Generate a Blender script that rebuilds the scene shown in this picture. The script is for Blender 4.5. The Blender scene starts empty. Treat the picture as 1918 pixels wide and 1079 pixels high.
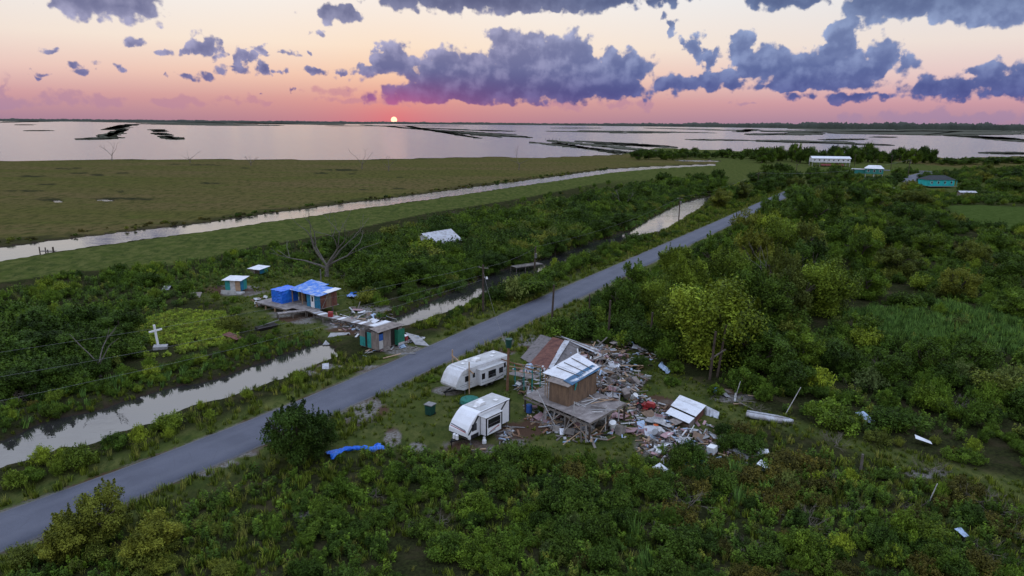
import bpy, bmesh, math, random
import numpy as np
from mathutils import Vector, Matrix

# ---------------------------------------------------------------- camera, world, sun, exposure
R = math.radians
scene = bpy.context.scene
CAM_H = 30.0
FPX, CX, CY = 1300.0, 959.0, 539.5            # focal length and centre in photograph pixels (1918 x 1079)
PITCH = math.atan((CY - 229.5) / FPX)
ROLL = R(0.5)
_f = np.array([0, math.cos(PITCH), -math.sin(PITCH)])
_r0 = np.array([1.0, 0, 0]); _u0 = np.cross(_r0, _f)
_r = math.cos(ROLL) * _r0 + math.sin(ROLL) * _u0
_u = -math.sin(ROLL) * _r0 + math.cos(ROLL) * _u0
cam_data = bpy.data.cameras.new('camera')
cam = bpy.data.objects.new('camera', cam_data)
scene.collection.objects.link(cam)
cam_data.sensor_width = 36.0
cam_data.lens = 36.0 * FPX / 1918.0
cam_data.clip_start = 0.5
cam_data.clip_end = 80000.0
_m = Matrix.Identity(4)
for k in range(3):
    _m[k][0] = _r[k]; _m[k][1] = _u[k]; _m[k][2] = -_f[k]
_m[2][3] = CAM_H
cam.matrix_world = _m
scene.camera = cam

def P(x, y, z=0.0):
    """survey: the spot at height z that the photograph shows at (x, y)"""
    d = _f * FPX + _r * (x - CX) - _u * (y - CY)
    t = (z - CAM_H) / d[2]
    return (float(d[0] * t), float(d[1] * t))

def azel(x, y):
    d = _f * FPX + _r * (x - CX) - _u * (y - CY)
    d = d / np.linalg.norm(d)
    return math.degrees(math.atan2(d[0], d[1])), math.degrees(math.asin(d[2]))

SUN_AZ, SUN_EL = azel(738, 224.5)

def srgb(r, g, b):
    f = lambda c: c / 12.92 if c <= 0.04045 else ((c + 0.055) / 1.055) ** 2.4
    return (f(r / 255.0), f(g / 255.0), f(b / 255.0), 1.0)

class NT:
    """small helper for node trees"""
    def __init__(s, tree):
        s.t = tree; s.n = tree.nodes; s.l = tree.links
    def put(s, sock, v):
        if isinstance(v, bpy.types.NodeSocket): s.l.new(v, sock)
        elif v is not None:
            sock.default_value = v
    def new(s, typ, **kw):
        nd = s.n.new(typ)
        for k, v in kw.items(): setattr(nd, k, v)
        return nd
    def math(s, op, a, b=None, c=None, clamp=False):
        nd = s.n.new('ShaderNodeMath'); nd.operation = op; nd.use_clamp = clamp
        for i, v in enumerate((a, b, c)):
            if v is not None: s.put(nd.inputs[i], v)
        return nd.outputs[0]
    def vec(s, op, a, b=None, c=None):
        nd = s.n.new('ShaderNodeVectorMath'); nd.operation = op
        for i, v in enumerate((a, b, c)):
            if v is not None: s.put(nd.inputs[i], v)
        return nd.outputs['Value'] if op in ('LENGTH', 'DOT_PRODUCT', 'DISTANCE') else nd.outputs[0]
    def smooth(s, v, a, b):
        nd = s.n.new('ShaderNodeMapRange'); nd.interpolation_type = 'SMOOTHSTEP'
        s.put(nd.inputs[0], v); nd.inputs[1].default_value = a; nd.inputs[2].default_value = b
        return nd.outputs[0]
    def lin(s, v, a, b, c=0.0, d=1.0):
        nd = s.n.new('ShaderNodeMapRange')
        s.put(nd.inputs[0], v)
        for i, q in enumerate((a, b, c, d)): nd.inputs[1 + i].default_value = q
        return nd.outputs[0]
    def mix(s, f, a, b, mode='MIX'):
        nd = s.n.new('ShaderNodeMix'); nd.data_type = 'RGBA'; nd.blend_type = mode
        s.put(nd.inputs[0], f); s.put(nd.inputs[6], a); s.put(nd.inputs[7], b)
        return nd.outputs[2]
    def ramp(s, f, stops):
        nd = s.n.new('ShaderNodeValToRGB'); s.put(nd.inputs[0], f)
        e = nd.color_ramp.elements
        while len(e) < len(stops): e.new(0.5)
        for q, (p, c) in zip(e, stops): q.position = p; q.color = c
        return nd.outputs[0]
    def noise(s, v, scale, detail=4.0, rough=0.5, dist=0.0, dim='3D'):
        nd = s.n.new('ShaderNodeTexNoise'); nd.noise_dimensions = dim
        if v is not None: s.put(nd.inputs['Vector'], v)
        nd.inputs['Scale'].default_value = scale; nd.inputs['Detail'].default_value = detail
        nd.inputs['Roughness'].default_value = rough; nd.inputs['Distortion'].default_value = dist
        return nd.outputs[0]

SKY_STRENGTH = 1.0
world = bpy.data.worlds.new('World'); scene.world = world; world.use_nodes = True
def build_sky():
    t = NT(world.node_tree)
    for n in list(t.n): t.n.remove(n)
    geo = t.new('ShaderNodeTexCoord')
    d = geo.outputs['Generated']
    sep = t.new('ShaderNodeSeparateXYZ'); t.l.new(d, sep.inputs[0])
    az = t.math('MULTIPLY', t.math('ARCTAN2', sep.outputs[0], sep.outputs[1]), 57.29578)
    el = t.math('MULTIPLY', t.math('ARCSINE', sep.outputs[2]), 57.29578)
    sa, se = R(SUN_AZ), R(SUN_EL)
    sdir = (math.sin(sa) * math.cos(se), math.cos(sa) * math.cos(se), math.sin(se))
    cosang = t.vec('DOT_PRODUCT', d, sdir)
    ang = t.math('MULTIPLY', t.math('ARCCOSINE', cosang), 57.29578)
    # clear sky: a dusk gradient towards the sun and a cooler one away from it
    fe = t.math('DIVIDE', el, 90.0, clamp=True)
    p = lambda deg: deg / 90.0
    warm = t.ramp(fe, [(0.0, srgb(176, 132, 146)), (p(1.6), srgb(208, 156, 154)), (p(3.4), srgb(238, 198, 180)),
                       (p(5.6), srgb(247, 229, 212)), (p(9), srgb(244, 239, 235)), (p(16), srgb(244, 243, 246)),
                       (p(34), srgb(232, 238, 250)), (1.0, srgb(214, 226, 250))])
    cool = t.ramp(fe, [(0.0, srgb(160, 130, 156)), (p(1.6), srgb(204, 154, 164)), (p(3.4), srgb(228, 198, 196)),
                       (p(5.6), srgb(236, 222, 214)), (p(9), srgb(230, 230, 232)), (p(16), srgb(236, 238, 244)),
                       (p(34), srgb(228, 235, 249)), (1.0, srgb(214, 226, 250))])
    daz = t.math('ABSOLUTE', t.math('SUBTRACT', az, SUN_AZ))
    fc = t.smooth(daz, 6.0, 42.0)
    base = t.mix(fc, warm, cool)
    nishita = t.new('ShaderNodeTexSky', sky_type='NISHITA', sun_disc=False)
    nishita.sun_elevation = R(2.0); nishita.sun_rotation = R(SUN_AZ); nishita.altitude = 10.0
    base = t.mix(1.0, base, t.vec('SCALE', nishita.outputs[0]), 'ADD')
    for nd in t.n:
        if nd.type == 'VECT_MATH' and nd.operation == 'SCALE': nd.inputs['Scale'].default_value = 0.001
    gain = t.mix(t.smooth(el, 9.0, 38.0), (1, 1, 1, 1), (1.40, 1.52, 1.74, 1))
    base = t.mix(1.0, base, gain, 'MULTIPLY')
    # high sky out of the frame: thin broken cloud
    hv = t.vec('MULTIPLY', d, (1.0, 1.0, 2.2))
    hn = t.noise(hv, 3.2, 6.0, 0.55)
    hf = t.math('MULTIPLY', t.smooth(hn, 0.52, 0.68), t.math('MULTIPLY', t.smooth(el, 2.0, 7.0), t.math('MAXIMUM', t.smooth(el, 9.0, 16.0), t.smooth(t.math('ABSOLUTE', az), 46.0, 56.0))))
    high = t.mix(t.math('MULTIPLY', hf, 0.8), base, srgb(170, 176, 204))
    bg_high = t.new('ShaderNodeBackground'); t.l.new(high, bg_high.inputs[0]); bg_high.inputs[1].default_value = SKY_STRENGTH * 0.74
    # ---- cumulus near the horizon
    uv = t.new('ShaderNodeCombineXYZ'); t.l.new(az, uv.inputs[0]); t.l.new(el, uv.inputs[1])
    uv = uv.outputs[0]
    wn = t.new('ShaderNodeTexNoise', noise_dimensions='2D'); t.l.new(uv, wn.inputs['Vector'])
    wn.inputs['Scale'].default_value = 0.75; wn.inputs['Detail'].default_value = 5.0; wn.inputs['Roughness'].default_value = 0.54
    wuv = t.vec('MULTIPLY_ADD', t.vec('SUBTRACT', wn.outputs['Color'], (0.5, 0.5, 0.5)), (2.4, 1.1, 0), uv)
    def disp(vec):
        a = t.noise(vec, 0.5, 7.0, 0.5, 0.0, '2D')
        vo = t.new('ShaderNodeTexVoronoi', voronoi_dimensions='2D', feature='SMOOTH_F1')
        t.l.new(vec, vo.inputs['Vector']); vo.inputs['Scale'].default_value = 0.95
        vo.inputs['Detail'].default_value = 2.6; vo.inputs['Roughness'].default_value = 0.42; vo.inputs['Smoothness'].default_value = 0.35
        b = t.math('SUBTRACT', 0.42, vo.outputs['Distance'])
        a2 = t.math('MULTIPLY', t.math('SUBTRACT', a, 0.5), 2.6)
        return t.math('ADD', a2, t.math('MULTIPLY', b, 1.05)), a, b
    def field(blobs):
        best = None
        for bl in blobs:
            x, y, rx, ry = bl[:4]
            a0, e0 = azel(x, y)
            ra = rx / FPX * 57.3 * math.cos(R(a0)) ** 2; re = ry / FPX * 57.3
            m = 0.95 * min(ra, re) ** 0.55
            q = t.vec('MULTIPLY_ADD', wuv, (1 / ra, 1 / re, 0), (-a0 / ra, -e0 / re, 0))
            s_ = t.math('MULTIPLY_ADD', t.vec('LENGTH', q), m, -m)
            if len(bl) > 4:
                eb = azel(x, bl[4])[1]
                s_ = t.math('MAXIMUM', s_, t.math('MULTIPLY', t.math('SUBTRACT', eb, el), 1.6))
            best = s_ if best is None else t.math('MINIMUM', best, s_)
        return best
    big = [(970, 150, 275, 48, 197), (975, 105, 75, 52, 190), (1062, 112, 72, 50, 190), (885, 132, 78, 42, 190), (1160, 128, 72, 36, 180),
           (825, 125, 38, 34, 180), (800, 168, 100, 26, 194), (1120, 165, 140, 26, 190), (738, 118, 44, 38, 140), (716, 92, 15, 20), (700, 134, 70, 8), (1285, 156, 85, 16), (860, 178, 180, 20, 196),
           (1530, 132, 165, 36, 168), (1578, 82, 40, 42, 160), (1392, 88, 28, 30, 150), (1425, 118, 60, 34, 160), (1652, 118, 42, 36, 168), (1500, 158, 230, 13),
           (1306, 92, 22, 28), (1330, 118, 26, 26), (1256, 50, 12, 20), (1345, 145, 40, 14),
           (1790, 162, 150, 20), (1842, 134, 34, 18), (1910, 146, 70, 28), (1600, 180, 150, 10),
           (205, 6, 112, 30), (105, 4, 28, 14), (930, 0, 265, 24), (1130, -6, 80, 26), (1240, -2, 44, 10), (1480, -2, 90, 16), (1730, 8, 175, 30), (1880, 6, 130, 34), (1630, 12, 60, 16),
           (618, 26, 38, 17), (655, 22, 22, 16), (608, 62, 16, 6),
           (386, 88, 34, 24, 110), (352, 94, 14, 8), (424, 104, 24, 8), (448, 112, 24, 20, 136), (446, 130, 36, 9), (492, 126, 18, 10), (530, 130, 13, 8), (588, 131, 30, 7),
           (248, 80, 26, 14), (303, 101, 22, 5), (104, 98, 20, 5), (143, 119, 30, 7), (158, 132, 32, 6), (84, 134, 32, 6), (68, 141, 18, 4), (220, 124, 14, 4), (283, 129, 10, 4),
           (306, 140, 7, 7), (366, 143, 36, 7), (532, 102, 30, 5), (484, 89, 14, 7), (578, 98, 10, 8), (645, 136, 24, 5), (486, 175, 12, 4), (540, 166, 6, 9), (-60, 120, 40, 8), (-120, 60, 70, 20)]
    low = [(112, 184, 44, 14), (202, 187, 32, 10), (8, 166, 18, 22), (10, 192, 70, 9), (335, 191, 60, 8), (440, 188, 60, 7), (520, 190, 50, 3), (640, 172, 60, 8), (660, 188, 70, 7),
           (1165, 196, 60, 10), (1402, 192, 34, 3), (1770, 222, 210, 12), (-140, 185, 90, 14), (1060, 198, 40, 9), (2060, 160, 110, 30), (780, 186, 120, 10)]
    dn, na_, nb_ = disp(uv)
    nu_ = t.noise(t.vec('ADD', uv, (-0.35, 0.55, 0)), 0.5, 7.0, 0.5, 0.0, '2D')
    sd_big = t.math('SUBTRACT', field(big), t.math('MULTIPLY_ADD', dn, 0.5, 0.10))
    a_big = t.smooth(t.math('MULTIPLY', sd_big, -1.0), -0.04, 0.27)
    sd_low = t.math('SUBTRACT', field(low), t.math('MULTIPLY_ADD', dn, 0.5, 0.2))
    a_low = t.math('MULTIPLY', t.smooth(t.math('MULTIPLY', sd_low, -1.0), -0.02, 0.42), 0.62)
    relief = t.math('ADD', t.math('MULTIPLY', t.math('SUBTRACT', na_, nu_), 3.4), t.math('MULTIPLY', nb_, 0.5))
    lit = t.math('ADD', t.math('MULTIPLY', t.smooth(relief, -0.5, 0.8), 0.62), t.math('MULTIPLY', t.smooth(el, 1.4, 6.0), 0.35))
    rim = t.math('SUBTRACT', 1.0, t.smooth(t.math('MULTIPLY', sd_big, -1.0), 0.1, 0.75))
    lit = t.math('ADD', t.math('MULTIPLY', lit, 0.85), t.math('MULTIPLY', rim, 0.22), clamp=True)
    fe2 = t.lin(el, 0.5, 10.5)
    dark = t.ramp(fe2, [(0.0, srgb(112, 84, 132)), (0.12, srgb(84, 80, 132)), (0.36, srgb(88, 92, 138)), (0.62, srgb(92, 96, 136)), (0.85, srgb(84, 88, 122)), (1.0, srgb(82, 86, 122))])
    lightc = t.ramp(fe2, [(0.0, srgb(150, 108, 150)), (0.16, srgb(128, 122, 172)), (0.36, srgb(168, 164, 198)), (0.62, srgb(178, 176, 206)), (0.85, srgb(120, 124, 156)), (1.0, srgb(110, 114, 150))])
    side = t.smooth(az, -4.0, 16.0)
    dark = t.mix(side, dark, t.mix(1.0, dark, (0.80, 1.0, 1.10, 1), 'MULTIPLY')); lightc = t.mix(side, lightc, t.mix(1.0, lightc, (0.72, 0.92, 1.02, 1), 'MULTIPLY'))
    ccol = t.mix(lit, dark, lightc)
    glow = t.math('MULTIPLY', t.math('EXPONENT', t.math('MULTIPLY', ang, -0.22)), t.math('SUBTRACT', 1.0, t.smooth(el, 0.8, 4.2)))
    ccol = t.mix(t.math('MULTIPLY', glow, 0.75), ccol, srgb(214, 96, 140))
    base_g = t.mix(t.math('MULTIPLY', t.math('EXPONENT', t.math('MULTIPLY', ang, -0.2)), 0.7), base, t.mix(t.smooth(el, 0.0, 4.5), srgb(232, 112, 116), srgb(252, 206, 160)))
    lowc = t.mix(t.smooth(daz, 0.0, 40.0), srgb(196, 136, 152), srgb(160, 134, 166))
    sky = t.mix(a_low, base_g, lowc)
    sky = t.mix(a_big, sky, ccol)
    disc = t.math('SUBTRACT', 1.0, t.smooth(ang, 0.21, 0.26))
    sky = t.mix(disc, sky, (2.2, 1.15, 0.72, 1.0))
    bg_low = t.new('ShaderNodeBackground'); t.l.new(sky, bg_low.inputs[0]); bg_low.inputs[1].default_value = SKY_STRENGTH * 0.74
    mixs = t.new('ShaderNodeMixShader')
    inside = t.math('MULTIPLY', t.math('LESS_THAN', el, 12.5), t.math('LESS_THAN', t.math('ABSOLUTE', az), 52.0))
    t.l.new(inside, mixs.inputs[0]); t.l.new(bg_high.outputs[0], mixs.inputs[1]); t.l.new(bg_low.outputs[0], mixs.inputs[2])
    out = t.new('ShaderNodeOutputWorld'); t.l.new(mixs.outputs[0], out.inputs[0])
build_sky()

sun_data = bpy.data.lights.new('sun', 'SUN'); sun = bpy.data.objects.new('sun', sun_data)
scene.collection.objects.link(sun)
sun_data.energy = 0.0006; sun_data.angle = R(2.0); sun_data.color = (1.0, 0.55, 0.32)
_sv = Vector((math.sin(R(SUN_AZ)) * math.cos(R(1.0)), math.cos(R(SUN_AZ)) * math.cos(R(1.0)), math.sin(R(1.0))))
sun.rotation_euler = _sv.to_track_quat('Z', 'Y').to_euler()
scene.view_settings.view_transform = 'Standard'
scene.view_settings.look = 'None'
scene.view_settings.exposure = 0.45
scene.view_settings.gamma = 1.0
scene.view_settings.use_curve_mapping = False
scene.cycles.use_denoising = True
world.cycles.sampling_method = 'MANUAL'
world.cycles.sample_map_resolution = 512
scene.cycles.max_bounces = 5
scene.cycles.diffuse_bounces = 1
scene.cycles.glossy_bounces = 2
scene.cycles.transmission_bounces = 3
scene.cycles.transparent_max_bounces = 4
scene.cycles.caustics_reflective = False
scene.cycles.caustics_refractive = False

# ---------------------------------------------------------------- helpers
C = scene.collection
rng = np.random.default_rng(11)
random.seed(7)

def vnoise(x, y, seed=0):
    xi = np.floor(x).astype(np.int64); yi = np.floor(y).astype(np.int64)
    xf = x - xi; yf = y - yi
    def hsh(a, b):
        h = (a * 374761393 + b * 668265263 + seed * 1442695041) & 0x7fffffff
        h = ((h ^ (h >> 13)) * 1274126177) & 0x7fffffff
        return ((h ^ (h >> 16)) & 0xffff) / 65535.0
    u = xf * xf * (3 - 2 * xf); v = yf * yf * (3 - 2 * yf)
    return (hsh(xi, yi) * (1 - u) + hsh(xi + 1, yi) * u) * (1 - v) + (hsh(xi, yi + 1) * (1 - u) + hsh(xi + 1, yi + 1) * u) * v
def fbm(x, y, seed=0, oct=4):
    s = 0; a = 0.5; t = 0
    for o in range(oct):
        s = s + a * vnoise(x * 2 ** o, y * 2 ** o, seed + o * 17); t += a; a *= 0.5
    return s / t - 0.5
def sstep(v, a, b):
    q = np.clip((v - a) / (b - a), 0, 1); return q * q * (3 - 2 * q)
def inside(px, py, poly):
    c = np.zeros(np.shape(px), bool); n = len(poly)
    for i in range(n):
        x1, y1 = poly[i]; x2, y2 = poly[(i + 1) % n]
        if y1 == y2: continue
        hit = ((y1 > py) != (y2 > py)) & (px < (x2 - x1) * (py - y1) / (y2 - y1) + x1)
        c ^= hit
    return c
def sd_line(px, py, pts):
    d = np.full(np.shape(px), 1e9)
    for (x1, y1), (x2, y2) in zip(pts, pts[1:]):
        ex, ey = x2 - x1, y2 - y1
        L = max(ex * ex + ey * ey, 1e-9)
        t = np.clip(((px - x1) * ex + (py - y1) * ey) / L, 0, 1)
        d = np.minimum(d, (px - x1 - t * ex) ** 2 + (py - y1 - t * ey) ** 2)
    return np.sqrt(d)
def sd_poly(px, py, poly):
    d = sd_line(px, py, list(poly) + [poly[0]])
    return np.where(inside(px, py, poly), -d, d)
def G(pts, z=0.0): return [P(x, y, z) for x, y in pts]

def mesh_np(name, verts, faces, mat=None, smooth=False):
    """mesh from arrays; faces an (n, k) array"""
    me = bpy.data.meshes.new(name)
    verts = np.asarray(verts, np.float32); faces = np.asarray(faces, np.int32)
    n, k = faces.shape
    me.vertices.add(len(verts)); me.vertices.foreach_set('co', verts.ravel())
    me.loops.add(n * k); me.loops.foreach_set('vertex_index', faces.ravel())
    me.polygons.add(n); me.polygons.foreach_set('loop_start', np.arange(0, n * k, k, dtype=np.int32))
    if smooth: me.polygons.foreach_set('use_smooth', np.ones(n, bool))
    me.update(calc_edges=True)
    if mat: me.materials.append(mat)
    return me
def fattr(me, name, vals, domain='POINT'):
    a = me.attributes.new(name, 'FLOAT', domain); a.data.foreach_set('value', np.asarray(vals, np.float32))

def tag(o, label=None, cat=None, group=None, kind=None):
    if label: o['label'] = label
    if cat: o['category'] = cat
    if group: o['group'] = group
    if kind: o['kind'] = kind
    return o
def link(name, me, parent=None, loc=None, rotz=None):
    o = bpy.data.objects.new(name, me); C.objects.link(o)
    if parent: o.parent = parent
    if loc is not None: o.location = loc
    if rotz is not None: o.rotation_euler = (0, 0, rotz)
    return o
def thing(name, label, cat, loc=(0, 0, 0), heading=0.0, group=None):
    """an Empty at the thing's base; its local +y looks along the compass heading (degrees, clockwise from +y)"""
    o = link(name, None, None, loc, -R(heading)); o.empty_display_size = 0.3
    return tag(o, label, cat, group)

class MB:
    """collects simple solids into one mesh"""
    def __init__(s): s.v = []; s.f = []
    def add(s, vs, fs):
        b = len(s.v); s.v += [tuple(q) for q in vs]; s.f += [tuple(i + b for i in q) for q in fs]; return s
    def hexa(s, p8):
        return s.add(p8, [(0, 3, 2, 1), (4, 5, 6, 7), (0, 1, 5, 4), (1, 2, 6, 5), (2, 3, 7, 6), (3, 0, 4, 7)])
    def box(s, x0, x1, y0, y1, z0, z1):
        return s.hexa([(x0, y0, z0), (x1, y0, z0), (x1, y1, z0), (x0, y1, z0), (x0, y0, z1), (x1, y0, z1), (x1, y1, z1), (x0, y1, z1)])
    def beam(s, p, q, w=0.1, h=None):
        h = h or w
        p, q = Vector(p), Vector(q); d = (q - p).normalized()
        up = Vector((0, 0, 1)) if abs(d.z) < 0.95 else Vector((0, 1, 0))
        a = d.cross(up).normalized() * w / 2; b = a.cross(d).normalized() * h / 2
        r = [o + i * a + j * b for o in (p, q) for i, j in ((-1, -1), (1, -1), (1, 1), (-1, 1))]
        return s.hexa(r)
    def tube(s, p, q, r0, r1=None, n=8, caps=True):
        r1 = r0 if r1 is None else r1
        p, q = Vector(p), Vector(q); d = (q - p).normalized()
        up = Vector((0, 0, 1)) if abs(d.z) < 0.95 else Vector((0, 1, 0))
        a = d.cross(up).normalized(); b = a.cross(d).normalized()
        vs = []
        for o, r in ((p, r0), (q, r1)):
            for k in range(n):
                t = 2 * math.pi * k / n; vs.append(o + (a * math.cos(t) + b * math.sin(t)) * r)
        fs = [(k, (k + 1) % n, n + (k + 1) % n, n + k) for k in range(n)]
        if caps: fs += [tuple(range(n - 1, -1, -1)), tuple(range(n, 2 * n))]
        return s.add(vs, fs)
    def prism(s, prof, axis, a, b):
        """closed profile of (u, v) pushed along an axis: 'x' -> (y, z) profile, 'y' -> (x, z), 'z' -> (x, y)"""
        n = len(prof)
        put = {'x': lambda u, v, w: (w, u, v), 'y': lambda u, v, w: (u, w, v), 'z': lambda u, v, w: (u, v, w)}[axis]
        vs = [put(u, v, a) for u, v in prof] + [put(u, v, b) for u, v in prof]
        fs = [(k, (k + 1) % n, n + (k + 1) % n, n + k) for k in range(n)] + [tuple(range(n - 1, -1, -1)), tuple(range(n, 2 * n))]
        return s.add(vs, fs)
    def quadsheet(s, p00, p10, p11, p01, nu=1, nv=1, thick=0.01, ripple=0.0, waves=0, jitter=0.0, seed=0):
        """a thin sheet between four corners, rippled across u when waves > 0"""
        rr = random.Random(seed)
        p00, p10, p11, p01 = map(Vector, (p00, p10, p11, p01))
        nrm = (p10 - p00).cross(p01 - p00).normalized()
        if waves: nu = max(nu, waves * 2)
        top = []
        for j in range(nv + 1):
            for i in range(nu + 1):
                u, v = i / nu, j / nv
                q = (p00 * (1 - u) + p10 * u) * (1 - v) + (p01 * (1 - u) + p11 * u) * v
                q = q + nrm * ((ripple if i % 2 else -ripple) if waves else 0) + nrm * rr.uniform(-jitter, jitter)
                top.append(q)
        n = len(top); vs = top + [q - nrm * thick for q in top]; fs = []
        w = nu + 1
        for j in range(nv):
            for i in range(nu):
                a = j * w + i
                fs.append((a, a + 1, a + w + 1, a + w)); fs.append((n + a, n + a + w, n + a + w + 1, n + a + 1))
        rim = [i for i in range(nu)] + [j * w + nu for j in range(nv)] + [nv * w + i for i in range(nu, 0, -1)] + [j * w for j in range(nv, 0, -1)]
        for k in range(len(rim)):
            a, b = rim[k], rim[(k + 1) % len(rim)]
            fs.append((a, n + a, n + b, b))
        return s.add(vs, fs)
    def mesh(s, name, mat, smooth=False, bevel=0.0):
        me = bpy.data.meshes.new(name); me.from_pydata(s.v, [], s.f)
        bm = bmesh.new(); bm.from_mesh(me)
        bmesh.ops.recalc_face_normals(bm, faces=bm.faces)
        if bevel:
            bmesh.ops.bevel(bm, geom=list(bm.edges), offset=bevel, segments=2, affect='EDGES', profile=0.6)
        if smooth:
            for f_ in bm.faces: f_.smooth = True
        bm.to_mesh(me); bm.free()
        if mat: me.materials.append(mat)
        return me
    def build(s, name, mat, parent=None, smooth=False, bevel=0.0, loc=None, rotz=None):
        return link(name, s.mesh(name, mat, smooth, bevel), parent, loc, rotz)

MATS = {}
def mat(name, col, rough=0.7, var=0.25, scale=3.0, metal=0.0, bump=0.0, col2=None, amount=0.5, stretch=(1, 1, 1), rand=0.0, spec=0.3):
    """procedural material: base colour with noise wear towards a second colour"""
    if name in MATS: return MATS[name]
    m = bpy.data.materials.new(name); m.use_nodes = True
    t = NT(m.node_tree); b = t.n['Principled BSDF']
    tc = t.new('ShaderNodeTexCoord'); v = t.vec('MULTIPLY', tc.outputs['Object'], stretch)
    n1 = t.noise(v, scale, 6.0, 0.6)
    c2 = col2 or tuple(c * 0.45 for c in col[:3]) + (1,)
    f = t.smooth(n1, 0.62 - 0.35 * amount, 0.9 - 0.35 * amount)
    c = t.mix(t.math('MULTIPLY', f, min(1.0, var * 3)), tuple(col[:3]) + (1,), tuple(c2[:3]) + (1,))
    n2 = t.noise(v, scale * 9, 3.0, 0.6)
    c = t.mix(1.0, c, t.ramp(n2, [(0.25, (1 - var,) * 3 + (1,)), (0.75, (1 + 0.3 * var,) * 3 + (1,))]), 'MULTIPLY')
    if rand:
        oi = t.new('ShaderNodeObjectInfo')
        c = t.mix(1.0, c, t.ramp(oi.outputs['Random'], [(0.0, (1 - rand,) * 3 + (1,)), (1.0, (1 + 0.5 * rand,) * 3 + (1,))]), 'MULTIPLY')
    t.l.new(c, b.inputs['Base Color'])
    b.inputs['Roughness'].default_value = rough; b.inputs['Metallic'].default_value = metal
    b.inputs['Specular IOR Level'].default_value = spec
    if bump:
        bp = t.new('ShaderNodeBump'); bp.inputs['Strength'].default_value = bump; bp.inputs['Distance'].default_value = 0.02
        t.l.new(n2, bp.inputs['Height']); t.l.new(bp.outputs[0], b.inputs['Normal'])
    MATS[name] = m
    return m

# ---------------------------------------------------------------- survey lines of the place
WATER_Z = -0.45
land = G([(-900, 306), (0, 301), (200, 298.5), (400, 297.5), (640, 299.5), (800, 296), (930, 293.5), (1010, 295.5), (1060, 293), (1165, 289), (1230, 277), (1330, 281), (1450, 285), (1600, 287), (1740, 293), (1790, 297), (1830, 294), (1918, 292), (2500, 290)], WATER_Z)
land = land + [(2500.0, -400.0), (-2500.0, -400.0)]
canal_up = [(-500, 540), (0, 464), (219, 435), (365, 420.5), (529, 397.5), (700, 375.6), (793, 363.8), (986, 338.7), (1140, 318), (1217, 313), (1340, 308)]
canal_lo = [(-500, 572), (0, 489), (175, 464), (365, 437.5), (547, 410), (700, 388.5), (793, 376), (986, 348), (1140, 324.5), (1217, 317.5), (1340, 311)]
canal = G(canal_up, WATER_Z) + G(canal_lo[::-1], WATER_Z)
ditch_a = G([(-300, 915), (0, 822), (77, 792), (187, 768), (267, 745), (310, 733), (384, 713), (500, 677), (547, 657), (600, 643), (636, 650), (634, 667), (584, 690), (534, 710), (444, 740), (357, 762), (300, 788), (227, 812), (150, 838), (0, 876), (-300, 985)], WATER_Z)
ditch_b = G([(706, 612), (740, 592), (785, 574), (860, 542), (909, 518), (996, 493), (1055, 472), (1184, 430), (1233, 402), (1282, 379), (1330, 368), (1326, 378), (1314, 387), (1275, 414), (1236, 434), (1184, 444), (1087, 480), (964, 528), (902, 553), (860, 579), (805, 596), (768, 611), (728, 618)], WATER_Z)
road_up = G([(-260, 1062), (0, 971.6), (203, 894), (354, 837), (525, 768), (657.6, 714.4), (802.6, 650), (909.7, 602), (1004, 561.6), (1215, 473), (1346, 416.5), (1447, 370.5), (1478, 357)])
road_lo = G([(-170, 1100), (0, 1034), (285, 928), (419, 872), (510, 831), (648, 768), (768, 714), (909.7, 646.7), (1004, 601), (1083, 562), (1235, 485), (1370, 419), (1462, 374), (1492, 360)])
def smooth_line(pts, step=2.0, it=6):
    pts = np.array(pts); d = np.concatenate([[0], np.cumsum(np.linalg.norm(np.diff(pts, axis=0), axis=1))])
    s_ = np.arange(0, d[-1], step); q = np.stack([np.interp(s_, d, pts[:, k]) for k in (0, 1)], 1)
    for _ in range(it * 4): q[1:-1] = 0.25 * q[:-2] + 0.5 * q[1:-1] + 0.25 * q[2:]
    return q
# the road: a centre line from both edges, one width
_cu, _cl = smooth_line(road_up), smooth_line(road_lo)
_mid = []
for q in _cu:
    k = np.argmin(((_cl - q) ** 2).sum(1)); _mid.append((q + _cl[k]) / 2)
road_c = smooth_line(_mid, 2.0, 8)
_d0 = (road_c[0] - road_c[3]) / np.linalg.norm(road_c[0] - road_c[3])
road_c = np.concatenate([[road_c[0] + _d0 * k for k in (160, 120, 80, 50, 30, 15, 7)], road_c])
ROAD_W = 6.0
road2_c = smooth_line(G([(1478, 357), (1560, 342), (1640, 330), (1700, 345), (1712, 352), (1706, 343), (1700, 336), (1712, 329), (1735, 322)]), 4.0, 3)
road3_c = smooth_line(G([(1585, 319), (1640, 319.5), (1740, 322), (1918, 330), (2200, 345)]), 4.0, 3)
road4_c = smooth_line(G([(1716, 350), (1702, 341), (1706, 333), (1740, 324)]), 3.0, 2)
track_c = smooth_line(G([(1230, 772), (1330, 765), (1400, 772), (1500, 800), (1600, 838), (1700, 868), (1800, 892), (1918, 925), (2100, 960)]), 2.0, 4)
levee_poly = canal_lo + [(1340, 330), (1150, 338), (1000, 368), (800, 400), (640, 436), (480, 462), (330, 497), (150, 508), (0, 532), (-500, 640)]
levee_g = G(levee_poly)
field_g = G([(1770, 386), (1830, 384), (1960, 390), (1960, 440), (1850, 428), (1790, 404)])
reed_g = [G([(1570, 592), (1640, 582), (1720, 592), (1800, 605), (1960, 632), (1960, 672), (1800, 655), (1690, 648), (1620, 624)]), G([(1740, 570), (1830, 585), (1960, 612), (1960, 624), (1850, 608), (1760, 590)])]
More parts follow.
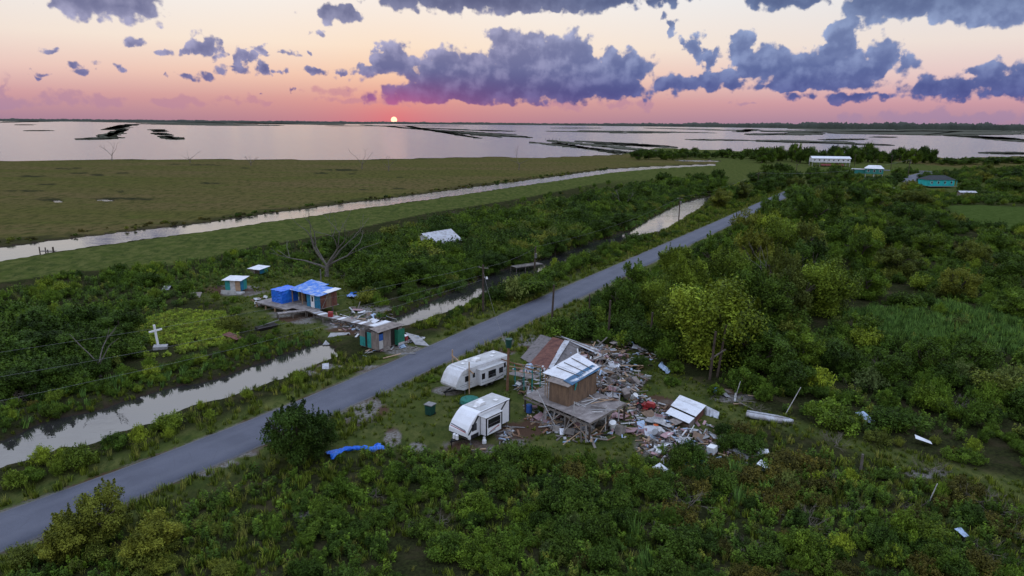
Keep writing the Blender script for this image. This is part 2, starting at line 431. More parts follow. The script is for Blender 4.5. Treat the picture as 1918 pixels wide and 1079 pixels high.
yard_g = G([(640, 765), (720, 742), (820, 690), (960, 640), (1040, 610), (1090, 640), (1180, 655), (1260, 700), (1330, 730), (1410, 765), (1340, 800), (1330, 860), (1250, 880), (1130, 860), (960, 850), (860, 860), (760, 850), (640, 855), (600, 800)])
yard2_g = G([(340, 520), (420, 505), (500, 500), (610, 505), (690, 530), (720, 585), (640, 640), (560, 630), (480, 620), (420, 570), (360, 560)])
bare_px = [(690, 768, 30, 20), (665, 790, 20, 10), (735, 822, 16, 18), (780, 840, 18, 10), (880, 845, 60, 16), (960, 815, 36, 20), (840, 735, 28, 10), (985, 640, 40, 12), (930, 660, 34, 8), (1090, 700, 80, 40), (1060, 660, 60, 20),
           (1230, 760, 50, 16), (1370, 745, 40, 12), (1250, 830, 60, 26), (420, 870, 30, 7), (380, 890, 24, 5), (460, 850, 24, 6), (700, 695, 40, 9), (770, 660, 40, 10), (620, 690, 24, 7), (660, 610, 50, 18), (560, 590, 50, 16), (1010, 800, 40, 16),
           (785, 990, 22, 12), (570, 965, 18, 10), (440, 545, 60, 10), (1740, 888, 36, 8), (1100, 780, 60, 22), (700, 580, 30, 8), (585, 700, 20, 6)]
pond_px = [(108, 378, 9, 1.6), (198, 376, 15, 1.2), (1310, 301.5, 40, 1.4)]
marsh_holes = [(50, 357, 35, 1.2), (92, 373, 24, 3.0), (60, 330, 26, 1.8), (120, 316, 18, 1.0), (182, 327, 14, 1.8), (150, 324, 20, 1.0), (230, 324, 12, 1.2), (225, 358, 8, 2), (240, 372, 60, 2.2), (90, 345, 20, 1.4), (395, 343, 20, 1.6), (640, 318, 36, 1.8), (600, 324, 13, 1.6), (660, 325, 9, 1.2), (460, 315, 11, 1.0), (682, 355, 9, 1.2), (747, 353, 12, 1.3), (145, 315, 10, 1.0), (20, 357, 20, 1.0), (360, 308, 40, 0.8), (400, 309, 22, 0.8), (750, 332, 8, 1)]

# ---------------------------------------------------------------- ground sheet
def ell(px, py, lst, z=0.0, soft=0.5):
    w = np.zeros(np.shape(px))
    for x, y, rx, ry in lst:
        c = P(x, y, z); a = P(x + rx, y, z); b0 = P(x, y - ry, z); b1 = P(x, y + ry, z)
        ax = max(abs(a[0] - c[0]), 0.1); by = max((b0[1] - b1[1]) / 2, 0.1); cy = (b0[1] + b1[1]) / 2
        # slope of the sight line keeps the patch under its place
        q = np.sqrt(((px - c[0] - (py - cy) * c[0] / c[1]) / ax) ** 2 + ((py - cy) / by) ** 2)
        q = q + 0.9 * fbm(px / 2.2, py / 2.2, 77) * min(1.0, soft * 2)
        w = np.maximum(w, 1 - sstep(q, 1 - soft, 1 + soft))
    return w
def ground_z(x, y, full=False):
    x = np.asarray(x, float); y = np.asarray(y, float)
    r = np.hypot(x, y)
    n1 = fbm(x / 16, y / 16, 3); n2 = fbm(x / 3.0, y / 3.0, 5)
    z = 0.08 + 0.5 * n1 + 0.16 * n2
    sl = -sd_poly(x, y, land)
    sc = sd_poly(x, y, canal); sda = np.minimum(sd_poly(x, y, ditch_a), sd_poly(x, y, ditch_b))
    sl_n = sl + 10 * fbm(x / 30, y / 30, 9)
    up_line = G(canal_up)
    marsh = inside(x, y, G([(-900, 306), (0, 300), (1165, 288), (1345, 300)]) + up_line[::-1] + [(-600, 400)])
    z = np.where(marsh, -0.12 + 0.12 * n1 + 0.12 * n2, z)
    lev = inside(x, y, levee_g)
    z = z + np.where(lev, 0.7 * sstep(sc, 2, 9) * (1 - sstep(sc, 14, 24)), 0)
    rd = sd_line(x, y, road_c)
    z = z * sstep(rd, 2.5, 7.0) + 0.12 * (1 - sstep(rd, 2.5, 7.0))
    for ln, w in ((road3_c, 3), (road4_c, 3)):
        q = sd_line(x, y, ln); z = z * sstep(q, w, w + 6) + 0.1 * (1 - sstep(q, w, w + 6))
    z = -1.4 + (z + 1.4) * sstep(sl_n, -3, 4)
    z = -1.4 + (z + 1.4) * sstep(sc + 2.4 * n1 + 1.6 * n2, -1.6, 1.6)
    z = -1.2 + (z + 1.2) * sstep(sda + 1.2 * n1 + 1.6 * n2, -1.2, 1.2)
    pw = ell(x, y, pond_px, WATER_Z, 0.3); z = z - 0.9 * pw
    if not full: return z
    return z, dict(sl=sl, sc=sc, sd=sda, rd=rd, marsh=marsh, lev=lev, n1=n1, n2=n2)
def gz(x, y): return float(ground_z(np.array([x]), np.array([y]))[0])

def ground_material():
    m = bpy.data.materials.new('ground'); m.use_nodes = True
    t = NT(m.node_tree); b = t.n['Principled BSDF']
    pos = t.new('ShaderNodeNewGeometry').outputs['Position']
    at = lambda n: t.new('ShaderNodeAttribute', attribute_name=n).outputs['Fac']
    nb = t.noise(pos, 0.05, 5.0, 0.6); nm = t.noise(pos, 0.35, 5.0, 0.6); nf = t.noise(pos, 3.5, 5.0, 0.7)
    soil = t.mix(t.smooth(nf, 0.35, 0.7), (0.016, 0.017, 0.008, 1), (0.036, 0.042, 0.014, 1))
    soil = t.mix(t.smooth(nm, 0.45, 0.75), soil, (0.050, 0.040, 0.022, 1))
    grass = t.mix(t.smooth(nm, 0.35, 0.65), (0.058, 0.074, 0.018, 1), (0.092, 0.098, 0.030, 1))
    grass = t.mix(t.smooth(t.noise(t.vec('MULTIPLY', pos, (1.0, 0.5, 1.0)), 0.7, 6.0, 0.8), 0.42, 0.66), grass, (0.036, 0.050, 0.014, 1))
    st = t.vec('MULTIPLY', pos, (0.35, 1.0, 1.0))
    ms = t.noise(st, 0.02, 6.0, 0.62)
    marsh = t.mix(t.smooth(ms, 0.36, 0.62), (0.086, 0.080, 0.024, 1), (0.112, 0.084, 0.036, 1))
    marsh = t.mix(t.smooth(t.noise(st, 0.11, 5.0, 0.65), 0.5, 0.78), marsh, (0.072, 0.086, 0.020, 1))
    marsh = t.mix(t.smooth(t.noise(t.vec('MULTIPLY', pos, (1.0, 0.4, 1.0)), 0.45, 6.0, 0.8), 0.44, 0.62), marsh, (0.050, 0.050, 0.016, 1))
    bare = t.mix(t.smooth(nf, 0.4, 0.62), (0.20, 0.19, 0.175, 1), (0.095, 0.080, 0.060, 1))
    bare = t.mix(t.smooth(t.noise(pos, 0.12, 2.0, 0.5), 0.48, 0.6), bare, (0.075, 0.045, 0.030, 1))
    mud = (0.035, 0.026, 0.020, 1)
    field = t.mix(t.smooth(nm, 0.35, 0.7), (0.046, 0.070, 0.016, 1), (0.066, 0.092, 0.024, 1))
    field = t.mix(t.smooth(t.noise(pos, 0.5, 6.0, 0.8), 0.42, 0.66), field, (0.034, 0.052, 0.012, 1))
    c = t.mix(at('w_grass'), soil, grass)
    c = t.mix(at('w_field'), c, field)
    c = t.mix(at('w_marsh'), c, marsh)
    c = t.mix(at('w_hole'), c, (0.026, 0.027, 0.014, 1))
    fb = t.smooth(t.math('ADD', at('w_bare'), t.math('MULTIPLY', t.math('SUBTRACT', nf, 0.5), 1.3)), 0.28, 0.66)
    c = t.mix(fb, c, bare)
    c = t.mix(at('w_mud'), c, mud)
    t.l.new(c, b.inputs['Base Color']); b.inputs['Roughness'].default_value = 1.0; b.inputs['Specular IOR Level'].default_value = 0.0
    bp = t.new('ShaderNodeBump'); bp.inputs['Strength'].default_value = 0.6; bp.inputs['Distance'].default_value = 0.25
    t.l.new(t.math('ADD', nf, t.math('MULTIPLY', nm, 1.5)), bp.inputs['Height']); t.l.new(bp.outputs[0], b.inputs['Normal'])
    return m

def build_ground():
    rr = [12.0]
    while rr[-1] < 1500:
        r = rr[-1]; rr.append(r + max(0.55, r * r / (30 * 1300) * 1.6) if r > 34 else r + 4)
    rr += [1800, 2600, 5000, 12000, 34000]
    aa = np.concatenate([np.arange(-180, -48, 4.0), np.arange(-48, -38, 0.5), np.arange(-38, 38, 0.125), np.arange(38, 48, 0.5), np.arange(48, 180, 4.0)])
    rr = np.array(rr); na, nr = len(aa), len(rr)
    A, Q = np.meshgrid(np.radians(aa), rr)
    X = (np.sin(A) * Q).ravel(); Y = (np.cos(A) * Q).ravel()
    Z, d = ground_z(X, Y, True)
    idx = np.arange(na * nr).reshape(nr, na)
    f = np.stack([idx[:-1], np.roll(idx, -1, 1)[:-1], np.roll(idx, -1, 1)[1:], idx[1:]], -1).reshape(-1, 4)
    V = np.stack([X, Y, Z], 1)
    # cap under the observer
    V = np.concatenate([V, [[0, 0, 0.1]]]); c = len(V) - 1
    tri = np.stack([idx[0], np.full(na, c), np.full(na, c), np.roll(idx[0], -1)], -1)
    me = mesh_np('ground', V, f[:, ::-1], ground_material(), True)
    pad = lambda v: np.concatenate([np.asarray(v, float), [0.0]])
    n = d['n1'] + 0.6 * d['n2']
    grass = np.zeros(len(X))
    grass = np.maximum(grass, np.where(d['lev'], 1.0, 0.0))
    grass = np.maximum(grass, 1 - sstep(d['rd'] + 4 * n, 4.5, 8))
    for q in (yard_g, yard2_g): grass = np.maximum(grass, 0.9 * (1 - sstep(sd_poly(X, Y, q), -2, 2)))
    grass = np.maximum(grass, 1 - sstep(sd_line(X, Y, track_c) + 2 * n, 1.2, 3.0))
    grass = np.maximum(grass, 1 - sstep(np.minimum(sd_line(X, Y, road3_c), sd_line(X, Y, road4_c)), 10, 30))
    grass = np.maximum(grass, sstep(np.hypot(X, Y), 300, 420))
    fattr(me, 'w_grass', pad(grass))
    fattr(me, 'w_field', pad(1 - sstep(sd_poly(X, Y, field_g), -2, 3)))
    fattr(me, 'w_marsh', pad(np.where(d['marsh'] | (np.hypot(X, Y) > 520) & (d['sc'] > 0) & (X > 330), 1.0, 0.0)))
    hole = ell(X, Y, marsh_holes, 0, 0.35) * sstep(d['n2'], -0.35, 0.0)
    hole = np.maximum(hole, np.where(d['marsh'], 0.85 * (1 - sstep(d['sl'] + 30 * d['n1'], 4, 22)), 0))
    hole = np.maximum(hole, np.where(d['marsh'], 0.7 * (1 - sstep(d['sc'] + 20 * d['n1'] + 8 * d['n2'], 3, 9)), 0))
    fattr(me, 'w_hole', pad(hole))
    fattr(me, 'w_bare', pad(np.maximum(ell(X, Y, bare_px, 0, 0.6), 0.55 * (1 - sstep(np.abs(d['rd'] - 3.1) + 1.0 * n, 0.1, 0.9)))))
    fattr(me, 'w_mud', pad(np.where(Z < -0.28, 1.0, 0.0)))
    return tag(link('ground', me), kind='structure')
build_ground()

def water_material():
    m = bpy.data.materials.new('water'); m.use_nodes = True
    t = NT(m.node_tree); b = t.n['Principled BSDF']
    b.inputs['Base Color'].default_value = (0.024, 0.023, 0.022, 1)
    b.inputs['IOR'].default_value = 2.2; b.inputs['Specular IOR Level'].default_value = 0.5
    pos = t.new('ShaderNodeNewGeometry').outputs['Position']
    dist = t.vec('LENGTH', pos)
    far = t.smooth(dist, 180.0, 420.0)
    rough = t.mix(far, (0.02,) * 3 + (1,), (0.16,) * 3 + (1,)); t.l.new(rough, b.inputs['Roughness'])
    sq = t.vec('MULTIPLY', pos, (0.6, 1.0, 1.0))
    w = t.math('ADD', t.noise(sq, 0.9, 3.0, 0.6), t.math('MULTIPLY', t.noise(sq, 0.12, 3.0, 0.5), 1.5))
    bp = t.new('ShaderNodeBump'); bp.inputs['Distance'].default_value = 0.35
    st = t.math('MULTIPLY_ADD', far, 1.0, 0.035); t.l.new(st, bp.inputs['Strength'])
    t.l.new(w, bp.inputs['Height']); t.l.new(bp.outputs[0], b.inputs['Normal'])
    return m
WATER = water_material()
mb = MB(); n = 72
vs = [(0, 0, WATER_Z)] + [(32000 * math.sin(2 * math.pi * k / n), 32000 * math.cos(2 * math.pi * k / n), WATER_Z) for k in range(n)]
mb.add(vs, [(0, 1 + (k + 1) % n, 1 + k) for k in range(n)])
tag(mb.build('water', WATER), kind='structure')

# ---------------------------------------------------------------- roads
def asphalt():
    m = bpy.data.materials.new('asphalt'); m.use_nodes = True
    t = NT(m.node_tree); b = t.n['Principled BSDF']
    pos = t.new('ShaderNodeNewGeometry').outputs['Position']
    across = t.new('ShaderNodeAttribute', attribute_name='across').outputs['Fac']
    n1 = t.noise(pos, 0.25, 5.0, 0.6); n2 = t.noise(pos, 6.0, 5.0, 0.75); n3 = t.noise(pos, 45.0, 2.0, 0.6)
    c = t.mix(t.smooth(n1, 0.3, 0.7), (0.082, 0.086, 0.108, 1), (0.104, 0.108, 0.134, 1))
    c = t.mix(t.math('MULTIPLY', t.smooth(n2, 0.5, 0.8), 0.5), c, (0.080, 0.080, 0.088, 1))
    c = t.mix(1.0, c, t.ramp(n3, [(0.3, (0.72, 0.72, 0.72, 1)), (0.7, (1.2, 1.2, 1.2, 1))]), 'MULTIPLY')
    tr = t.math('ABSOLUTE', t.math('SUBTRACT', t.math('ABSOLUTE', across), 0.45))
    c = t.mix(t.math('MULTIPLY', t.math('SUBTRACT', 1.0, t.smooth(tr, 0.03, 0.2)), 0.3), c, (0.112, 0.115, 0.138, 1))
    ed = t.smooth(t.math('ADD', t.math('ABSOLUTE', across), t.math('MULTIPLY', t.math('SUBTRACT', n2, 0.5), 0.25)), 0.9, 1.0)
    c = t.mix(t.math('MULTIPLY', ed, 0.6), c, (0.17, 0.16, 0.145, 1))
    cr = t.new('ShaderNodeTexVoronoi', feature='DISTANCE_TO_EDGE'); cr.inputs['Scale'].default_value = 0.35
    t.l.new(t.vec('ADD', pos, t.vec('MULTIPLY', t.n[-1].outputs[0] if False else pos, (0, 0, 0))), cr.inputs['Vector'])
    ck = t.math('SUBTRACT', 1.0, t.smooth(cr.outputs['Distance'], 0.004, 0.014))
    c = t.mix(t.math('MULTIPLY', t.math('MULTIPLY', ck, t.smooth(n1, 0.5, 0.65)), 0.22), c, (0.05, 0.05, 0.055, 1))
    t.l.new(c, b.inputs['Base Color']); b.inputs['Roughness'].default_value = 0.85; b.inputs['Specular IOR Level'].default_value = 0.2
    bp = t.new('ShaderNodeBump'); bp.inputs['Strength'].default_value = 0.4; bp.inputs['Distance'].default_value = 0.02
    t.l.new(n3, bp.inputs['Height']); t.l.new(bp.outputs[0], b.inputs['Normal'])
    return m
ASPHALT = asphalt()
def road_strip(name, line, width, z, label_kind='structure'):
    line = np.asarray(line)
    tg = np.gradient(line, axis=0); tg /= np.linalg.norm(tg, axis=1)[:, None]
    nr = np.stack([tg[:, 1], -tg[:, 0]], 1)
    offs = np.array([-1.0, -0.99, -0.6, -0.2, 0.2, 0.6, 0.99, 1.0]); zz = np.array([-0.25, 0, 0.03, 0.05, 0.05, 0.03, 0, -0.25])
    V = []; ac = []
    for i, (p, q) in enumerate(zip(line, nr)):
        for o, h in zip(offs, zz):
            j = 0.0
            if abs(o) > 0.9: j = 0.22 * float(fbm(np.array([i * 0.9]), np.array([o * 3.0]), 4)[0])
            w = o * width / 2 + j
            V.append((p[0] + q[0] * w, p[1] + q[1] * w, z + h)); ac.append(o)
    k = len(offs); n = len(line)
    F = [(i * k + j, i * k + j + 1, (i + 1) * k + j + 1, (i + 1) * k + j) for i in range(n - 1) for j in range(k - 1)]
    me = mesh_np(name, V, np.array(F)[:, ::-1], ASPHALT, True)
    fattr(me, 'across', ac)
    return tag(link(name, me), kind='structure')
road_strip('road', road_c, ROAD_W, 0.19)
road_strip('road_far_bend', road4_c, 7.0, 0.55)
road_strip('road_along_houses', road3_c, 6.5, 0.5)

# ---------------------------------------------------------------- marsh islands in the bay and the far shore
ISLE = mat('marsh_grass_island', (0.030, 0.034, 0.014), 0.95, 0.3, 0.05)
def island(px, h=0.5, seed=0):
    g = G(px, WATER_Z); pts = []
    n = len(g)
    rr = random.Random(seed)
    for i in range(n):
        a, b = np.array(g[i]), np.array(g[(i + 1) % n]); m = 10
        for k in range(m):
            q = a + (b - a) * k / m
            s_ = abs(g[i][1]) * 0.0035
            pts.append((q[0] + rr.uniform(-1, 1) * s_ * 2, q[1] + rr.uniform(-1, 1) * s_ * 4))
    mb = MB(); mb.prism(pts, 'z', WATER_Z - 1.0, h)
    o = mb.build('marsh_island', ISLE); tag(o, kind='structure')
def strip(x0, y0, x1, y1, th, h=0.4):
    n = 6; up = []; lo = []
    for k in range(n + 1):
        f_ = k / n; x = x0 + (x1 - x0) * f_; y = y0 + (y1 - y0) * f_; w = th / 2 * (0.25 + 0.75 * math.sin(math.pi * (0.1 + 0.8 * f_))) * random.uniform(0.6, 1.3)
        up.append((x, y - w)); lo.append((x, y + w))
    island(up + lo[::-1], h, int(x0 * 7 + y0))
for a in [(155, 261, 215, 259, 3, .8), (190, 258, 232, 245, 9, 1.0), (205, 243, 240, 235, 4, 0.8), (292, 243, 302, 247, 2), (295, 250, 318, 253, 3), (305, 256, 335, 261, 3, .7), (0, 229, 130, 226, 2.5), (60, 245, 90, 245, 1), (40, 234, 50, 234, 1),
          (140, 227, 420, 231, 3, 1.5), (270, 232, 520, 235, 3, 1.2), (330, 229, 640, 234, 2.5, 1.5), (240, 235, 250, 233, 2), (440, 231, 700, 232, 2, 1.5), (620, 236, 860, 236, 1.2),
          (680, 234, 980, 256, 2), (720, 236, 935, 257, 2), (760, 236, 895, 259, 1.6), (830, 245, 960, 252, 1.6), (860, 250, 990, 258, 1.8), (800, 240, 930, 246, 1.2), (900, 244, 960, 246, 1.5),
          (995, 267, 1180, 287, 3), (1030, 264, 1230, 284, 4), (1085, 265, 1260, 276, 3), (1160, 288, 1040, 268, 2), (1120, 270, 1240, 274, 2), (1030, 246, 1160, 248, 1.6), (1040, 240, 1120, 240, 1.2),
          (1145, 249, 1250, 249, 2), (1090, 245, 1330, 249, 2), (1380, 247, 1410, 243, 3, .8), (1400, 252, 1540, 251, 4, .8), (1430, 246, 1620, 248, 3.5, .8), (1480, 241, 1680, 246, 3, 1), (1295, 262, 1395, 263, 1.6), (1415, 264, 1600, 268, 5, .7),
          (1590, 270, 1665, 272, 2), (1545, 262, 1615, 261, 2), (1640, 257, 1668, 257, 1.4), (1560, 249, 1918, 250, 7, 1.5), (1490, 246, 1800, 246, 4, 1.5), (1770, 254, 1918, 262, 4), (1780, 252, 1960, 268, 5), (1845, 287, 1960, 288, 3), (1690, 244, 1960, 245, 5, 3),
          (1330, 244, 1420, 244, 1.5), (1210, 240, 1340, 243, 1.5), (1250, 236, 1560, 240, 2, 2)]:
    strip(*a)
for k in range(5):
    x, y = P(1022 + k * 6.5, 262, WATER_Z)
    mb = MB(); mb.tube((0, 0, -1.0), (0.1 * k - 0.2, 0, 2.6), 0.35, 0.3, 8); mb.tube((0, 0.9, -1.0), (0, 0.6, 2.2), 0.28, 0.22, 8)
    tag(mb.build('mooring_pile', mat('pile_wood', (0.05, 0.04, 0.035)), None, loc=(x, y, WATER_Z)), 'dark wooden mooring pile standing out in the open bay', 'pile', 'piles standing in the bay')

def far_woods():
    V = []; F = []; rr = random.Random(3)
    az = np.arange(-60, 60, 0.03); n = len(az)
    for j, (dist, base, amp) in enumerate(((9000, 0.0, 0.0), (9050, 10, 16), (9500, 14, 26), (10500, 12, 20), (10600, 0, 0))):
        hn = fbm(az * 1.4 + j * 31, az * 0 + j, 21 + j, 6) + 0.5
        h2 = fbm(az * 9 + j * 31, az * 0 + j, 41 + j, 3) + 0.5
        right = sstep(az, 0, 30)
        dd = dist * (1 - 0.25 * right)
        hh = (base + amp * (0.7 * hn + 0.6 * h2)) * (0.8 + 0.9 * right) if j not in (0, 4) else np.full(n, WATER_Z - 1)
        for a, d_, h in zip(az, dd, hh): V.append((d_ * math.sin(R(a)), d_ * math.cos(R(a)), h))
    for j in range(4):
        for i in range(n - 1): F.append((j * n + i, j * n + i + 1, (j + 1) * n + i + 1, (j + 1) * n + i))
    me = mesh_np('distant_woods', V, np.array(F)[:, ::-1], mat('far_foliage', (0.030, 0.036, 0.024), 0.95, 0.3, 0.004))
    tag(link('distant_woods', me), 'dark band of woods along the far shore of the bay', 'woods', kind='stuff')
far_woods()

# ---------------------------------------------------------------- vegetation: leaf meshes
def leaf_material(name, dark, light, rand=0.36, warm=0.0):
    m = bpy.data.materials.new(name); m.use_nodes = True
    t = NT(m.node_tree); b = t.n['Principled BSDF']
    tint = t.new('ShaderNodeAttribute', attribute_name='tint').outputs['Fac']
    oi = t.new('ShaderNodeObjectInfo').outputs['Random']
    c = t.mix(tint, dark, light)  # wide spread puts deeper shade and highlights into the leaf colour
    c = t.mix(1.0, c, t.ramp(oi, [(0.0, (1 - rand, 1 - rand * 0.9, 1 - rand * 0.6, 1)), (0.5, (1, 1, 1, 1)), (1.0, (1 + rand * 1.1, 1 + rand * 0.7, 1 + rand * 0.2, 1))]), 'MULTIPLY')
    t.l.new(c, b.inputs['Base Color']); b.inputs['Roughness'].default_value = 0.6; b.inputs['Specular IOR Level'].default_value = 0.07
    tr = t.new('ShaderNodeBsdfTranslucent'); t.l.new(c, tr.inputs[0])
    mx = t.new('ShaderNodeMixShader'); mx.inputs[0].default_value = 0.15
    t.l.new(b.outputs[0], mx.inputs[1]); t.l.new(tr.outputs[0], mx.inputs[2])
    t.l.new(mx.outputs[0], t.n['Material Output'].inputs[0])
    return m
LEAF = dict(
    dark=leaf_material('leaf_dark_green', (0.0047, 0.0103, 0.0020, 1), (0.0934, 0.1650, 0.0215, 1)),
    mid=leaf_material('leaf_green', (0.0072, 0.0160, 0.0022, 1), (0.1413, 0.2373, 0.0246, 1)),
    bright=leaf_material('leaf_bright_green', (0.0124, 0.0234, 0.0026, 1), (0.2631, 0.3601, 0.0347, 1)),
    olive=leaf_material('leaf_olive', (0.0111, 0.0171, 0.0029, 1), (0.2030, 0.2373, 0.0347, 1)),
    grey=leaf_material('leaf_grey_green', (0.0096, 0.0160, 0.0054, 1), (0.1878, 0.2459, 0.0658, 1)),
    brown=leaf_material('leaf_brownish', (0.0085, 0.0097, 0.0026, 1), (0.1578, 0.1440, 0.0279, 1)),
    reed=leaf_material('leaf_reed', (0.0127, 0.0291, 0.0074, 1), (0.2044, 0.3655, 0.0766, 1), 0.15),
    grass=leaf_material('blade_grass', (0.0111, 0.0195, 0.0029, 1), (0.2030, 0.2635, 0.0329, 1), 0.3),
    straw=leaf_material('blade_straw', (0.0256, 0.0300, 0.0082, 1), (0.3457, 0.3512, 0.0783, 1), 0.2))
BARK = mat('bark', (0.075, 0.060, 0.045), 0.9, 0.35, 4.0, bump=0.5)
DEADWOOD = mat('dead_wood', (0.15, 0.135, 0.12), 0.9, 0.35, 3.0, bump=0.4)
TWIG = mat('dead_twigs', (0.15, 0.125, 0.10), 0.9, 0.3, 3.0)

def leaf_quads(cen, nrm, size, asp, rg, up=0.0):
    """one folded diamond leaf for each centre"""
    n = len(cen)
    a = rg.normal(size=(n, 3)); a[:, 2] += up * 2.2
    a -= (a * nrm).sum(1)[:, None] * nrm * (1 - 0.4 * up); a /= np.linalg.norm(a, axis=1)[:, None] + 1e-9
    b = np.cross(nrm, a); b /= np.linalg.norm(b, axis=1)[:, None] + 1e-9
    s_ = size[:, None]
    V = np.stack([cen - a * s_ * 0.55, cen + b * s_ * asp - a * s_ * 0.05, cen + a * s_ * 0.6 - nrm * s_ * 0.12, cen - b * s_ * asp - a * s_ * 0.05], 1)
    return V.reshape(-1, 3), np.arange(n * 4).reshape(-1, 4)

def crown_mesh(name, m, seed, lobes=14, leaves=2400, rx=1.0, rz=0.8, cz=0.8, leaf=0.1, asp=0.36, up=0.0, spread=0.62, lobe_r=(0.3, 0.48), flat=0.0, inner=0.25, low=False, sprigs=26):
    rg = np.random.default_rng(seed)
    # lobes sit through an uneven ellipsoid
    d = rg.normal(size=(lobes, 3)); d[:, 2] = (d[:, 2] * 0.95) if low else (np.abs(d[:, 2]) * 1.1 - 0.62); d /= np.linalg.norm(d, axis=1)[:, None]
    rad = spread * (0.55 + 0.6 * rg.random(lobes))[:, None]
    lc = d * rad * np.array([rx, rx * rg.uniform(0.8, 1.1), rz]) + np.array([0, 0, cz])
    lr = rg.uniform(lobe_r[0], lobe_r[1], lobes) * rx
    lt = rg.random(lobes)
    k = rg.choice(lobes, leaves, p=lr ** 2 / (lr ** 2).sum())
    q = rg.normal(size=(leaves, 3)); q[:, 2] += 0.25; q /= np.linalg.norm(q, axis=1)[:, None]
    rr = lr[k] * (1.0 - inner * rg.random(leaves) ** 1.5 + 0.16 * rg.normal(size=leaves))
    cen = lc[k] + q * rr[:, None] * np.array([1, 1, 0.85])
    cen[:, 2] = np.maximum(cen[:, 2], 0.02)
    nrm = q * 0.8 + rg.normal(size=(leaves, 3)) * 0.45 + np.array([0, 0, 0.35]); nrm /= np.linalg.norm(nrm, axis=1)[:, None]
    # shoots that break the outline
    for s_ in range(sprigs):
        j = rg.integers(lobes); v0 = rg.normal(size=3); v0[2] = abs(v0[2]) + 0.3; v0 /= np.linalg.norm(v0)
        m_ = max(8, leaves // 160); f_ = rg.random(m_); p0 = lc[j] + v0 * lr[j] * 0.8; v1 = v0 * 0.6 + np.array([0, 0, 0.7])
        L_ = lr[j] * rg.uniform(0.5, 1.15); cen = np.concatenate([cen, p0 + v1 * (f_ * L_)[:, None] + rg.normal(size=(m_, 3)) * (0.07 * (1.2 - f_))[:, None] * rx * (0.6 if low else 1.0)])
        nrm = np.concatenate([nrm, v0 + rg.normal(size=(m_, 3)) * 0.6]); k = np.concatenate([k, np.full(m_, j)])
    leaves = len(cen); cen[:, 2] = np.maximum(cen[:, 2], 0.02); nrm /= np.linalg.norm(nrm, axis=1)[:, None]
    size = leaf * rg.uniform(0.65, 1.4, leaves)
    V, F = leaf_quads(cen, nrm, size, asp, rg, up)
    me = mesh_np(name, V, F, m)
    fattr(me, 'tint', np.clip(0.55 * lt[k] ** 1.3 + 0.5 * rg.random(leaves), 0, 1), 'FACE')
    return me
def plume_mesh(name, m, seed, stems=60, leaves=30, h=1.5, r=0.75, leaf=0.09, asp=0.22):
    """an upright feathery shrub: many leafy plumes fanning from the base"""
    rg = np.random.default_rng(seed); cen = []; nr = []; tn = []
    for s_ in range(stems):
        a = rg.uniform(0, 6.283); lean = rg.random() ** 0.7
        tip = np.array([math.cos(a) * lean * r, math.sin(a) * lean * r, h * (1.0 - 0.45 * lean ** 1.6) * rg.uniform(0.75, 1.1)])
        root = np.array([math.cos(a) * lean * r * 0.25, math.sin(a) * lean * r * 0.25, 0.0])
        f_ = (0.3 + 0.7 * rg.random(leaves))[:, None]
        w = 0.13 * (1.25 - f_)
        cen.append(root + (tip - root) * f_ + np.array([0, 0, 0.12]) * np.sin(3.14 * f_) + rg.normal(size=(leaves, 3)) * w)
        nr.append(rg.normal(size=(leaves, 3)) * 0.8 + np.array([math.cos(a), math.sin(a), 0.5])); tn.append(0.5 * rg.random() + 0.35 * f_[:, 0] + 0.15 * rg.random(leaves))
    cen = np.concatenate(cen); nr = np.concatenate(nr); tn = np.concatenate(tn); cen[:, 2] = np.maximum(cen[:, 2], 0.02)
    nr /= np.linalg.norm(nr, axis=1)[:, None]
    V, F = leaf_quads(cen, nr, leaf * rg.uniform(0.7, 1.5, len(cen)), asp, rg, 0.9)
    me = mesh_np(name, V, F, m); fattr(me, 'tint', np.clip(tn, 0, 1), 'FACE'); return me
def tuft_mesh(name, m, seed, blades=34, h=0.7, r=0.35, w=0.035, lean=0.5):
    rg = np.random.default_rng(seed); V = []; F = []
    for b in range(blades):
        a = rg.uniform(0, 6.283); q = rg.random() ** 0.5 * r
        base = np.array([math.cos(a) * q, math.sin(a) * q, 0]); a2 = a + rg.normal() * 0.8
        d = np.array([math.cos(a2), math.sin(a2), 0]); hh = h * rg.uniform(0.55, 1.15); ln = lean * rg.random() * hh
        s_ = np.array([-d[1], d[0], 0]) * w * rg.uniform(0.6, 1.3)
        mid = base + d * ln * 0.35 + np.array([0, 0, hh * 0.6]); tip = base + d * ln + np.array([0, 0, hh])
        k = len(V); V += [base - s_, base + s_, mid + s_ * 0.8, mid - s_ * 0.8, tip + s_ * 0.15, tip - s_ * 0.15]
        F += [(k, k + 1, k + 2, k + 3), (k + 3, k + 2, k + 4, k + 5)]
    me = mesh_np(name, V, np.array(F), m); fattr(me, 'tint', np.repeat(rg.random(blades), 2), 'FACE'); return me
